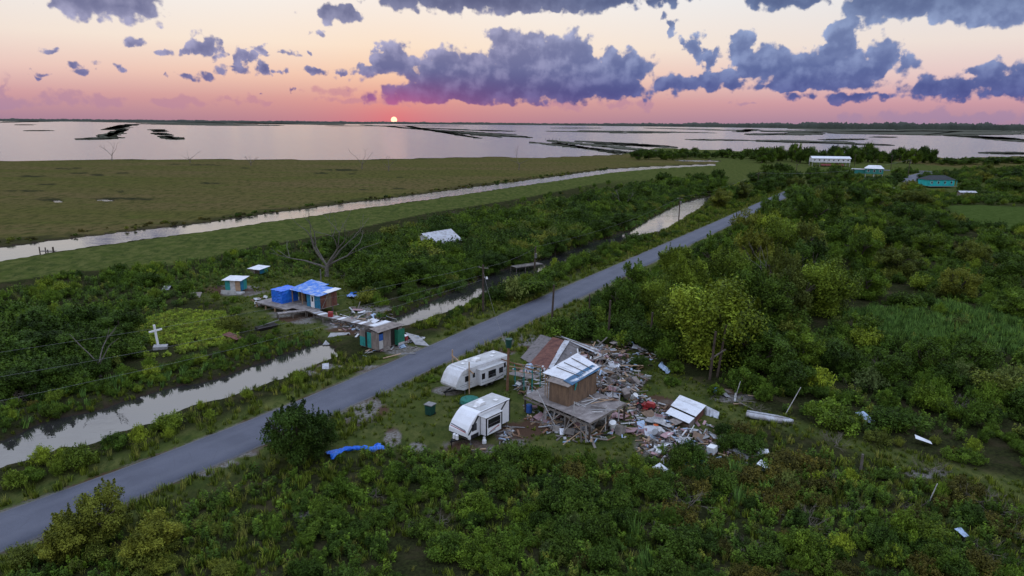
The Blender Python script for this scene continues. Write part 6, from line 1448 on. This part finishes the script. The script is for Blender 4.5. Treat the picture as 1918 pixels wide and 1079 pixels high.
def small_shed(x, y, w, d, h, heading, label, wall_mats, roofm, porch=False, zb=0.3):
    q = P(x, y); t_ = thing('garden_shed', label, 'shed', (q[0], q[1], gz(*q)), heading)
    panel_grid(t_, 'wall_panel', None, -w / 2, w / 2, 0.0, zb, zb + h, len(wall_mats), mats=[M[k] for k in wall_mats]); panel_grid(t_, 'wall_panel', M['blue_wall'], 0.05, d, w / 2, zb, zb + h, 2, facing='x', mats=[M['blue_wall'], M['teal']]); panel_grid(t_, 'wall_panel', M['ply_grey'], 0.05, d, -w / 2, zb, zb + h, 2, facing='x'); panel_grid(t_, 'wall_panel', M['ply_grey'], -w / 2 + 0.05, w / 2 - 0.05, d, zb, zb + h, 2)
    roof_panels(t_, roofm, (-w / 2 - 0.4, -0.5, zb + h + 0.05), (w / 2 + 0.4, -0.5, zb + h + 0.05), (w / 2 + 0.4, d + 0.4, zb + h + 0.3), (-w / 2 - 0.4, d + 0.4, zb + h + 0.3), 4, 4)
    if porch:
        g = MB(); g.box(-w / 2, w / 2 + 0.8, -1.6, -0.05, 0.02, 0.28); g.build('porch', M['wood_white'], t_); g = MB(); g.box(-w / 2 + 0.1, w / 2, -1.66, -1.61, 0.0, 0.8); g.build('porch_board', M['wood_white'], t_)
    return t_
small_shed(437, 549, 2.9, 2.2, 1.9, 8, 'small shed with tin roof, blue side and white porch on the lawn', ['teal', 'wood_white', 'wood'], M['tin_white'], True)
small_shed(478, 516, 2.4, 2.2, 0.9, 25, 'low hut with a pale flat tin roof half hidden in scrub', ['ply_grey', 'wood_dark'], M['tin_white'])

# ---------------------------------------------------------------- houses farther off
def gable_house(name, label, x, y, w, d, z0, h, rise, heading, wallm, roofm, stilts=True, windows=5, extra=None, cat='house', nroof=6, hip=False):
    q = P(x, y); t_ = thing(name, label, cat, (q[0], q[1], gz(*q)), heading)
    g = MB(); g.box(-w / 2, w / 2, 0, d, z0, z0 + h); g.build('wall', wallm, t_)
    if z0 > 1:
        for xx in np.linspace(-w / 2 + 0.3, w / 2 - 0.3, max(3, int(w / 4))):
            for yy in (0.3, d - 0.3): g = MB(); g.beam((xx, yy, -0.3), (xx, yy, z0), 0.35); g.build('stilt', M['wood_white'] if name != 'turquoise_house' else M['wood_grey'], t_)
    e = 0.5; zt = z0 + h + 0.03; ins = w * 0.22 if hip else 0
    for s_, yy in ((0, -e), (1, d + e)):
        roof_panels(t_, roofm, (-w / 2 - e, yy, zt), (w / 2 + e, yy, zt), (w / 2 + e - ins, d / 2, zt + rise), (-w / 2 - e + ins, d / 2, zt + rise), nroof, 3, lap=0.02)
    for s_ in (-1, 1):
        a = s_ * (w / 2 + (e if hip else 0.0)); b = s_ * (w / 2 + (e if hip else 0) - ins); g = MB()
        g.add([(a, -e if hip else 0, zt - 0.02), (a, d + e if hip else d, zt - 0.02), (b, d / 2, zt + rise - 0.03)], [(0, 1, 2)]); g.build('gable', roofm if hip else wallm, t_)
    for i in range(windows):
        xx = -w / 2 + w * (i + 0.5) / windows; g = MB(); g.box(xx - 0.55, xx + 0.55, -0.06, -0.002, z0 + h * 0.35, z0 + h * 0.8); o = g.build('window', M['white'], t_); g = MB(); g.box(xx - 0.45, xx + 0.45, -0.08, -0.061, z0 + h * 0.39, z0 + h * 0.76); g.build('pane', M['glass'], o)
    return t_
h1 = gable_house('raised_house', 'long white raised house on stilts with red stairs by the bay', 1556, 312, 27, 9, 3.0, 2.7, 1.5, 8, M['rv_old'], M['tin_white'], windows=8, nroof=10)  # duller white walls carry their shade in the colour
g = MB(); g.box(-13, 13, -2.2, -0.1, 2.85, 3.0); g.build('veranda', M['wood_white'], h1)
for k in range(9): g = MB(); g.box(-12.9 + k * 3.2, -12.75 + k * 3.2, -2.15, -2.0, 3.0, 4.0); g.build('veranda_post', M['wood_white'], h1)
for k in range(8): g = MB(); g.box(2 + k * 0.55, 2.6 + k * 0.55, -4.0, -2.25, 2.9 - k * 0.38 - 0.2, 2.9 - k * 0.38); g.build('stair', M['red_brown'], h1)
g = MB(); g.quadsheet((-8, -4.3, 0.8), (8, -4.3, 0.8), (8, -2.4, 2.0), (-8, -2.4, 2.0), thick=0.2); g.build('lower_landing', M['red_brown'], h1)
h2 = gable_house('teal_house', 'teal raised house with a white hipped tin roof and carport', 1636, 333, 9.5, 9, 2.2, 3.0, 1.8, 25, M['teal_house'], M['tin_white'], windows=3, hip=True)
g = MB(); g.box(-12, -4.8, 2, 8, 2.0, 4.3); g.build('side_wing', M['teal_house'], h2); g = MB(); g.box(-12.3, -4.7, 1.7, 8.3, 4.32, 4.6); g.build('wing_roof', M['tin'], h2)
h3 = gable_house('turquoise_house', 'bright turquoise house with a dark hipped roof at the road bend', 1762, 352, 14, 8, 0.8, 3.0, 2.0, -6, M['turq'], M['dark_roof'], windows=4, hip=True)
g = MB(); g.box(-7.0, 7.0, -2.0, -0.05, 0.6, 0.78); g.build('porch', M['wood_grey'], h3)
for k in range(5): g = MB(); g.box(-6.9 + k * 3.4, -6.75 + k * 3.4, -1.9, -1.75, 0.78, 3.6); g.build('porch_post', M['turq'], h3)
h4 = gable_house('white_roofed_house', 'house sunk in the thicket with a bright white metal roof', 838, 470, 9.0, 7.0, 0.2, 1.8, 2.4, -math.degrees(math.atan2(P(874, 452, 2.4)[1] - P(832, 467, 2.4)[1], P(874, 452, 2.4)[0] - P(832, 467, 2.4)[0])) * 0.75, M['white'], M['tin'], windows=3, nroof=8)
h5 = gable_house('white_cabin', 'tiny white cabin roof in the brush before the teal house', 1660, 364, 6.0, 3.0, 0.3, 2.0, 0.5, 5, M['white'], M['tin_white'], windows=2, nroof=4)
h6 = gable_house('grey_cabin', 'small grey cabin in the bushes beside the turquoise house', 1812, 372, 6.0, 3.0, 0.3, 2.2, 0.6, 5, M['ply_grey'], M['tin'], windows=2, nroof=4)

# ---------------------------------------------------------------- cross
q = P(297, 655); zc = gz(*q)
t_ = thing('white_cross', 'tall white cross standing on a pale slab in the green cover', 'cross', (q[0], q[1], zc), -20)
lean = 0.35
g = MB(); g.beam((0, 0.3, 0), (-0.25, 0.3, 3.3), 0.26, 0.2); g.build('upright', M['white'], t_)
g = MB(); g.beam((-0.95, 0.27, 2.35), (0.65, 0.27, 2.65), 0.2, 0.2); g.build('crossbeam', M['white'], t_)
g = MB(); g.prism([(-0.6, 0.0), (1.1, 0.0), (1.1, 0.35), (-0.6, 0.45)], 'y', -0.5, 0.8); g.build('base_slab', M['concrete'], t_, bevel=0.02)
post('marker_stake', 'thin white stake near the tall white cross', 268, 656, 1.1, 0.07, M['white'], (-0.3, 0), 'stake')

# ---------------------------------------------------------------- utility poles, posts and wires
def utility_pole(x, y, h, label, arm=True, lamp=False, can=False, lean=0.0, group=None):
    q = P(x, y); z = gz(*q); t_ = thing('utility_pole', label, 'pole', (q[0], q[1], z), 30, group)
    g = MB(); g.tube((0, 0, -0.6), (lean, 0, h), 0.2, 0.15, 10); g.build('pole', M['wood_dark'], t_)
    if arm:
        g = MB(); g.beam((-0.9 + lean, 0.12, h - 0.5), (0.9 + lean, 0.12, h - 0.5), 0.1, 0.12); g.build('crossarm', M['wood_grey'], t_)
        for s_ in (-0.8, 0, 0.8): g = MB(); g.tube((s_ + lean, 0.12, h - 0.44), (s_ + lean, 0.12, h - 0.25), 0.05, 0.035, 8); g.build('insulator', M['steel'], t_)
    if can: g = MB(); g.tube((0.32, 0, h - 2.2), (0.32, 0, h - 1.3), 0.24, 0.24, 14); g.build('transformer', M['steel'], t_)
    if lamp: g = MB(); g.beam((0, 0, h - 2.0), (0.7, 0, h - 1.9), 0.05); g.tube((0.7, 0, h - 2.2), (0.7, 0, h - 1.85), 0.2, 0.1, 10); g.build('lamp', M['plastic'], t_)
    return Vector((q[0] + lean, q[1], z + h))
tops = {}
tops['a'] = utility_pole(905, 584, 7.6, 'dark utility pole with a lamp at the ditch edge', True, True)
tops['b'] = utility_pole(1000, 526, 6.6, 'utility pole with a pale box low down beside the footbridge', False, False, True, 0.25)
tops['c'] = utility_pole(1271, 416, 8.0, 'utility pole mirrored in the bright far ditch water', True, False, True)
tops['d'] = utility_pole(1418, 358, 8.5, 'slim utility pole where the road meets the trees', True)
tops['e'] = utility_pole(1700, 335, 11, 'utility pole beside the far road bend', True, False, True)
tops['f'] = utility_pole(1640, 330, 10, 'utility pole behind the teal raised house', True)
for k, (x, y, h) in enumerate(((1490, 338, 9), (1668, 318, 10), (1600, 312, 9))):
    utility_pole(x, y, h, ('slim utility pole standing in the far thicket', 'utility pole against the shore tree belt', 'utility pole right beside the long white house')[k])
post('timber_post', 'tall dark bare pole standing at the near road edge', 1033, 607, 6.2, 0.17, M['wood_dark'], (0.25, 0)); post('timber_post', 'slim bare pole in shrubs next to the tall road edge pole', 1103, 600, 4.2, 0.12, M['wood_dark'])
post('timber_post', 'dark bare pole at the back of the rubble heap', 1139, 635, 5.6, 0.17, M['wood_dark'], (0.1, 0)); post('timber_post', 'bare pole with stays at the edge of the wood behind the rubble', 1217, 655, 5.2, 0.16, M['wood_dark'], (0.1, 0)); post('timber_post', 'thick bare pole hidden in the wood under the slender olive tree', 1435, 590, 7.0, 0.13, M['wood_dark'])
q = P(1329, 712); t_ = thing('post_pair', 'two leaning brown posts joined by a grey crossbar under the big tree', 'posts', (q[0], q[1], gz(*q)))
g = MB(); g.tube((0, 0, -0.4), (0.35, 0.2, 6.0), 0.17, 0.14, 10); g.build('post', M['wood_dark'], t_); g = MB(); g.tube((1.1, 0.8, -0.4), (1.75, 0.9, 6.6), 0.16, 0.12, 10); g.build('post', M['wood_dark'], t_); g = MB(); g.beam((-0.1, 0.0, 2.6), (1.9, 0.8, 3.6), 0.1, 0.16); g.build('crossbar', M['wood_grey'], t_)
post('metal_post', 'grey metal post rising behind the tarp shack', 602, 540, 3.4, 0.12, M['steel']); post('stump_post', 'pale stump like post in the scrub below the mown track', 1612, 882, 1.5, 0.13, M['wood_grey'])
for k, (x, y, h, ln, lb) in enumerate(((1466, 782, 3.2, 1.6, 'thin white pipe leaning out of the grass beside the upturned boat'), (1374, 752, 2.2, 0.6, 'short white pipe stuck in the twig heap'), (1738, 940, 1.6, 0.6, 'thin pale stick leaning in the dark scrub'), (1280, 668, 0.5, 0.3, 'broken stub of pipe at the wood edge'))): post('leaning_pipe', lb, x, y, h, 0.045, M['wood_white'], (ln, 0.1), 'pipe')
def wire(a, b, sag, label, n=24, r=0.010):
    a, b = Vector(a), Vector(b); g = MB(); pr = a
    pts = [a.lerp(b, k / n) - Vector((0, 0, sag * 4 * (k / n) * (1 - k / n))) for k in range(n + 1)]; V = []; F = []
    for k, p in enumerate(pts):
        for j in range(4): V.append((p.x + r * math.cos(j * 1.571), p.y - 0.3 * r * math.cos(j * 1.571), p.z + r * math.sin(j * 1.571)))
        if k: F += [((k - 1) * 4 + j, (k - 1) * 4 + (j + 1) % 4, k * 4 + (j + 1) % 4, k * 4 + j) for j in range(4)]
    tag(link('overhead_wire', mesh_np('overhead_wire', V, np.array(F), M['steel'])), label, 'wire')
A_ = tops['a']
ends = [(-56.0, 49.0, 7.2), (-53.0, 47.0, 5.2), (-54.0, 44.0, 3.4)]
wire(A_ + Vector((-0.7, 0.4, -0.3)), (-62, 58.0, 7.4), 1.0, 'topmost power line crossing the scrub beside the white cross'); wire(A_ + Vector((0, 0, -1.6)), (-58, 55.0, 6.2), 1.2, 'middle power line crossing above the open ditch'); wire(A_ + Vector((0, 0, -2.4)), (-55, 52.0, 4.9), 1.2, 'lowest power line just above the open ditch')
wire(A_ + Vector((0, 0, -0.4)), tops['b'] + Vector((0, 0, -0.2)), 0.5, 'wire between the lamp pole and the pole by the footbridge'); wire(tops['b'], tops['c'], 1.5, 'wire from the footbridge pole to the far ditch pole'); wire(tops['c'], tops['d'], 1.5, 'wire from the far ditch pole to the pole by the trees'); wire(A_ + Vector((0, 0, -1.0)), Vector((-0.3, 74.5, 4.8)), 0.8, 'thin service wire crossing the road to the bucket post', r=0.012)
wire(tops['d'], tops['e'], 3, 'wire spanning the far thicket towards the road bend', r=0.03)

# ---------------------------------------------------------------- canal jetty, tractor, boat and scrap
q = P(88, 474, 0); t_ = thing('small_jetty', 'small broken jetty of posts in the canal', 'jetty', (q[0], q[1], WATER_Z))
for k, (x, y, h) in enumerate(((-1.6, 0, 1.9), (-0.8, 0.8, 1.6), (0.1, 0.2, 1.2), (0.9, 0.8, 1.7), (1.6, 0, 1.9))): g = MB(); g.beam((x, y, -0.8), (x, y, h), 0.18); g.build('post', M['wood_dark'], t_)
g = MB(); g.box(-1.7, 1.7, 0.0, 0.9, 0.75, 0.85); g.build('deck', M['wood_grey'], t_)
def mower():
    q = P(1211, 768); t_ = thing('riding_mower', 'red riding mower parked among the rubble beside the platform', 'mower', (q[0], q[1], gz(*q)), 300)
    g = MB(); g.prism([(-0.9, 0.35), (0.5, 0.35), (0.5, 0.55), (0.1, 0.6), (0.0, 0.9), (-0.85, 0.85)], 'x', -0.3, 0.3); g.build('hood', M['red'], t_, bevel=0.04)
    g = MB(); g.box(-0.5, 0.5, 0.3, 1.0, 0.4, 0.62); g.build('fender', M['red'], t_, bevel=0.04); g = MB(); g.box(-0.24, 0.24, 0.45, 0.85, 0.63, 0.75); g.box(-0.24, 0.24, 0.8, 0.9, 0.75, 1.15); g.build('seat', M['black'], t_, bevel=0.03)
    g = MB(); g.tube((0, 0.1, 0.85), (0, 0.2, 1.05), 0.03); g.tube((0, 0.18, 1.04), (0, 0.21, 1.07), 0.2, 0.2, 14); g.build('steering_wheel', M['black'], t_)
    for x, y, r in ((-0.42, -0.65, 0.24), (0.42, -0.65, 0.24), (-0.48, 0.65, 0.34), (0.48, 0.65, 0.34)): wheel(t_, x, y, r)
    g = MB(); g.box(-0.6, 0.6, -0.3, 0.25, 0.14, 0.3); g.build('mower_deck', M['red'], t_, bevel=0.03)
mower()
def boat(x, y, L, w, heading, m, label, flip=True, h=0.5):
    q = P(x, y); t_ = thing('small_boat', label, 'boat', (q[0], q[1], gz(*q)), heading); V = []; F = []; n = 14
    for i in range(n + 1):
        f_ = i / n; ww = w / 2 * (1 - max(0, (f_ - 0.55) / 0.45) ** 2.2 * 0.97); yy = L * (f_ - 0.5); hh = h * (1 + 0.25 * f_ ** 3)
        ring = [(-ww, hh), (-ww * 0.82, 0.0), (ww * 0.82, 0.0), (ww, hh)]
        for xx, zz in ring: V.append((xx, yy, (h * 1.3 - zz) if flip else zz + 0.05))
        if i: F += [((i - 1) * 4 + j, (i - 1) * 4 + j + 1, i * 4 + j + 1, i * 4 + j) for j in range(3)]
    F += [(0, 1, 2, 3)]
    o = link('hull', mesh_np('hull', V, np.array(F), m), t_); sm = o.modifiers.new('hull_thickness', 'SOLIDIFY'); sm.thickness = 0.03
    g = MB()
    if flip: g.box(-0.04, 0.04, -L / 2, L * 0.4, h * 1.3 + 0.002, h * 1.3 + 0.05); g.build('keel_strip', M['steel'], t_)
    else:
        for yy in (-L * 0.25, L * 0.1): g.box(-w * 0.4, w * 0.4, yy - 0.12, yy + 0.12, h * 0.6, h * 0.65)
        g.build('thwart', M['wood_grey'], t_)
boat(1441, 790, 4.6, 1.25, 115, M['tin'], 'upturned aluminium boat lying beside the mown track', True, 0.38)
boat(1304, 874, 2.3, 1.0, 100, M['cyan'], 'small cyan plastic boat hull thrown into the scrub', False, 0.3)
q = P(500, 618); t_ = thing('outboard_wreck', 'dark overturned skiff wreck on the grass before the tarp shack', 'wreck', (q[0], q[1], gz(*q)), 40)
g = MB(); g.prism([(-0.5, 0), (0.5, 0), (0.7, 0.5), (-0.6, 0.6)], 'y', -1.6, 1.6); g.build('hull', M['inside_dark'], t_, bevel=0.08); g = MB(); g.beam((-0.4, -1.2, 0.5), (0.5, 1.8, 1.1), 0.1); g.build('spar', M['steel'], t_)

UNIT = MB().box(-0.5, 0.5, -0.5, 0.5, -0.5, 0.5).mesh('board', None)
def unit(m):
    me = UNIT.copy(); me.materials.append(m); return me
BOARD = [unit(M[k]) for k in ('wood_grey', 'wood_grey', 'wood_white', 'wood', 'wood_brown', 'wood_grey', 'wood_white', 'paper')]
JUNK = [(MB().box(-0.5, 0.5, -0.35, 0.35, 0, 0.6).mesh('junk_box', M[k], bevel=0.03)) for k in ('paper', 'plastic', 'wood_grey', 'pink', 'ply_grey', 'tarp_pale')] + [MB().tube((0, 0, 0), (0, 0, 0.8), 0.3, 0.3, 14).mesh('junk_drum', M[k], bevel=0.02) for k in ('plastic', 'steel')]
SHEETS = []
for k, (mm, w) in enumerate((('tin', 5), ('tin_white', 5), ('paper', 0), ('ply_grey', 0), ('pink', 0), ('tarp_pale', 0), ('tin', 5), ('ply', 0), ('paper', 0))):
    SHEETS.append(MB().quadsheet((-0.5, -0.8, 0), (0.5, -0.8, 0.0), (0.5, 0.8, 0.08), (-0.5, 0.8, -0.05), 4, 4, 0.015, 0.014, w, 0.02 if not w else 0.004, k).mesh('scrap_sheet', M[mm]))
rs = random.Random(77)
def in_poly(poly_px):
    g_ = G(poly_px); xs = [p[0] for p in g_]; ys = [p[1] for p in g_]
    while True:
        x, y = rs.uniform(min(xs), max(xs)), rs.uniform(min(ys), max(ys))
        if inside(np.array([x]), np.array([y]), g_)[0]: return x, y
def debris(poly, nb, ns, nj, heap, where, centre=None):
    for k in range(nb):
        x, y = in_poly(poly); z = gz(x, y); f_ = rs.random() ** 1.3
        o = link('loose_board', rs.choice(BOARD), None, (x, y, z + 0.06 + heap * f_)); o.scale = (rs.uniform(0.08, 0.24), rs.uniform(0.9, 3.4), rs.uniform(0.03, 0.07)); o.rotation_euler = (rs.gauss(0, 0.16 if heap < 0.3 else 0.3), rs.gauss(0, 0.15), rs.uniform(0, 6.28))
        tag(o, 'loose weathered board lying %s' % where, 'board', 'loose boards ' + where)
    for k in range(ns):
        x, y = in_poly(poly); z = gz(x, y)
        o = link('scrap_sheet', rs.choice(SHEETS), None, (x, y, z + 0.1 + heap * rs.random())); s_ = rs.uniform(0.6, 1.3); o.scale = (s_, s_ * rs.uniform(0.6, 1.2), 1); o.rotation_euler = (rs.gauss(0, 0.2), rs.gauss(0, 0.2), rs.uniform(0, 6.28))
        tag(o, 'torn scrap sheet lying %s' % where, 'sheet', 'scrap sheets ' + where)
    for k in range(nj):
        x, y = in_poly(poly); o = link('household_junk', rs.choice(JUNK), None, (x, y, gz(x, y) + heap * 0.5 * rs.random())); s_ = rs.uniform(0.5, 1.2); o.scale = (s_, s_, s_); o.rotation_euler = (rs.gauss(0, 0.5), rs.gauss(0, 0.5), rs.uniform(0, 6.28))
        tag(o, 'discarded household thing lying %s' % where, 'junk', 'household junk ' + where)
debris([(1110, 655), (1150, 655), (1170, 680), (1212, 712), (1190, 748), (1150, 752), (1115, 735), (1120, 700), (1085, 690), (1060, 668)], 105, 26, 16, 1.1, 'in the big rubble heap behind the plywood room')
debris([(985, 690), (1030, 690), (1035, 735), (985, 745), (965, 720)], 22, 3, 3, 0.3, 'between the old trailer and the platform')
debris([(1000, 772), (1100, 800), (1190, 770), (1210, 800), (1180, 825), (1060, 830), (1010, 800)], 38, 9, 6, 0.25, 'under and before the platform')
debris([(1195, 795), (1240, 790), (1330, 815), (1330, 850), (1260, 870), (1200, 850)], 44, 22, 12, 0.5, 'in the scrap heap beyond the platform')
debris([(1335, 800), (1400, 825), (1460, 860), (1440, 890), (1340, 850)], 10, 6, 0, 0.1, 'scattered in the weeds below the tin shed')
debris([(610, 600), (660, 580), (730, 585), (735, 612), (680, 625), (640, 615)], 26, 8, 6, 0.35, 'on the bank beside the plank walkway')
debris([(480, 560), (500, 556), (500, 576), (480, 575)], 6, 3, 4, 0.2, 'on the left end of the tarp shack deck')
debris([(690, 672), (760, 668), (800, 645), (770, 640), (700, 660)], 8, 1, 1, 0.05, 'around the foot of the roadside shack')
debris([(1350, 735), (1420, 735), (1420, 765), (1340, 770)], 10, 3, 0, 0.15, 'in the twigs behind the tin shed')
debris([(1145, 628), (1240, 655), (1230, 670), (1150, 650)], 8, 6, 2, 0.15, 'along the wood edge behind the rubble')
debris([(940, 800), (975, 800), (980, 830), (950, 835)], 6, 0, 0, 0.05, 'on the bare soil behind the swoosh trailer')
# planks thrown over the platform
for k in range(14):
    p = V3(rs.uniform(2.2, 6.2), rs.uniform(0.5, 4.5), DZ + 0.08 + rs.random() * 0.12); o = link('loose_board', rs.choice(BOARD), None, (PX + p.x, PY + p.y, p.z)); o.scale = (0.12, rs.uniform(1.0, 3.0), 0.05); o.rotation_euler = (rs.gauss(0, 0.04), 0, rs.uniform(0, 6.28)); tag(o, 'loose weathered board lying on top of the platform', 'board', 'loose boards on the platform')
for k, (x, y, s_, ry, lb, mi) in enumerate(((1620, 794, 1.1, 0.4, 'pale blue roof sheet lying alone in the scrub beyond the boat', 5), (1727, 836, 0.9, 1.2, 'narrow white sheet stuck in the thicket above the mown track', 1), (1436, 884, 1.0, 0.9, 'white folded panel lying in the dark weeds', 1), (1388, 856, 1.0, 0.2, 'flat grey sheet beside the white folded panel', 0), (1640, 1005, 0.7, 2.0, 'pale weathered board half buried in twigs at the scrub', 3), (1800, 1008, 0.55, 0.3, 'torn pale blue sheet standing in the brown scrub', 5), (1224, 786, 1.5, 0.6, 'square tan board lying on the ground beside the red mower', 7), (610, 690, 0.8, 0.3, 'grey scrap sheet at the near end of the open ditch', 0), (437, 638, 1.5, 1.3, 'rusty dark red roof sheet lying in the bank grass', 6), (365, 558, 1.8, 0.2, 'flat grey board pile on the lawn left of the small shed', 3), (312, 543, 1.2, 0.2, 'small white sheet lying in the scrub near the small shed', 2), (1245, 888, 1.2, 0.8, 'white curved panel near the cyan boat hull', 1))):
    q = P(x, y); me = SHEETS[mi] if k != 8 else MB().quadsheet((-0.5, -0.8, 0), (0.5, -0.8, 0.0), (0.5, 0.8, 0.08), (-0.5, 0.8, -0.05), 4, 2, 0.015, 0.014, 5).mesh('scrap_sheet', M['rust'])
    o = link('scrap_sheet', me, None, (q[0], q[1], gz(*q) + (0.55 if y > 780 and x > 1400 or k == 8 else 0.2))); o.scale = (s_, s_, 1); o.rotation_euler = (0.25, 0.1, ry); tag(o, lb, 'sheet')
q = P(1232, 800); t_ = thing('broken_chair', 'white broken chair frame standing in the scrap before the tan board', 'chair', (q[0], q[1], gz(*q)), 20)
for x in (-0.4, 0.4):
    for y, h in ((-0.35, 0.6), (0.35, 1.3)): g = MB(); g.beam((x, y, 0), (x * 1.05, y * 1.1, h), 0.08); g.build('leg', M['wood_white'], t_)
g = MB(); g.box(-0.45, 0.45, -0.4, 0.4, 0.5, 0.58); g.build('seat', M['wood_white'], t_); g = MB(); g.box(-0.45, 0.45, 0.34, 0.4, 0.9, 1.2); g.build('backrest', M['pink'], t_)
q = P(620, 606); g = MB().box(-0.35, 0.35, -0.3, 0.3, 0.9, 1.7); tag(g.build('red_cooler', M['red'], None, bevel=0.04, loc=(q[0], q[1], 0.16)), 'red cooler box standing on the plank walkway', 'cooler')
q = P(757, 640); g = MB().box(-0.45, 0.45, -0.35, 0.35, 0.0, 0.6); c_ = thing('ice_chest', 'red chest with a white lid beside the green door of the roadside shack', 'chest', (q[0], q[1], 0.25), 20); g.build('body', M['red'], c_, bevel=0.04); MB().box(-0.47, 0.47, -0.37, 0.37, 0.602, 0.72).build('lid', M['white'], c_, bevel=0.03)
q = P(1228, 806); g = MB().tube((0, 0, 0), (0, 0, 0.4), 0.22, 0.26, 14); tag(g.build('orange_bucket', M['orange'], None, loc=(q[0], q[1], gz(*q) + 0.1)), 'small orange bucket among the pale scrap', 'bucket')
q = P(991, 775); g = MB().tube((0, 0, 0), (0, 0, 0.9), 0.32, 0.32, 16); tag(g.build('blue_drum', M['blue'], None, bevel=0.03, loc=(q[0], q[1], gz(*q))), 'blue drum standing in the weeds under the platform edge', 'drum')

# litter too small to pick apart
def litter():
    rg = np.random.default_rng(31); pts = []; polys = [([(1110, 650), (1160, 655), (1212, 712), (1190, 748), (1115, 738), (1060, 668)], 520, 1.0), ([(1000, 772), (1190, 770), (1200, 825), (1060, 832)], 160, 0.2), ([(1195, 795), (1330, 810), (1330, 855), (1255, 872), (1195, 850)], 300, 0.4), ([(610, 598), (735, 585), (735, 640), (640, 632)], 170, 0.3), ([(965, 690), (1035, 690), (1035, 745), (965, 745)], 110, 0.3), ([(680, 672), (800, 640), (790, 630), (690, 655)], 60, 0.05), ([(860, 850), (960, 830), (960, 800), (900, 850)], 40, 0.03), ([(1150, 630), (1240, 655), (1220, 690), (1150, 660)], 90, 0.2)]
    polys += [([(1110, 735), (1200, 740), (1330, 800), (1200, 800)], 260, 0.15), ([(985, 745), (1030, 760), (1100, 800), (1050, 835), (985, 790)], 130, 0.1), ([(1330, 800), (1460, 860), (1440, 885), (1330, 860)], 90, 0.1)]
    for poly, n, h in polys:
        g_ = np.array(G(poly)); lo, hi = g_.min(0), g_.max(0); q = rg.uniform(lo, hi, (n * 4, 2)); q = q[inside(q[:, 0], q[:, 1], [tuple(p) for p in g_])][:n]
        z = ground_z(q[:, 0], q[:, 1]) + 0.04 + h * rg.random(len(q)) ** 2; pts.append(np.column_stack([q, z]))
    pts = np.concatenate(pts); n = len(pts); pr = [BOARD[i] for i in (0, 2, 3, 4)] + [unit(M[k]) for k in ('paper', 'pink', 'tarp_pale', 'shingle', 'ply', 'inside_dark')]
    scatter('rubble_litter', 'small splinters and scraps strewn through the rubble', 'litter', pts, pr, rg.integers(0, len(pr), n), np.column_stack([rg.uniform(0.05, 0.3, n), rg.uniform(0.15, 1.1, n), rg.uniform(0.02, 0.16, n)]), rg.uniform(0, 6.28, n), rg.normal(size=(n, 2)) * 0.3)
litter()
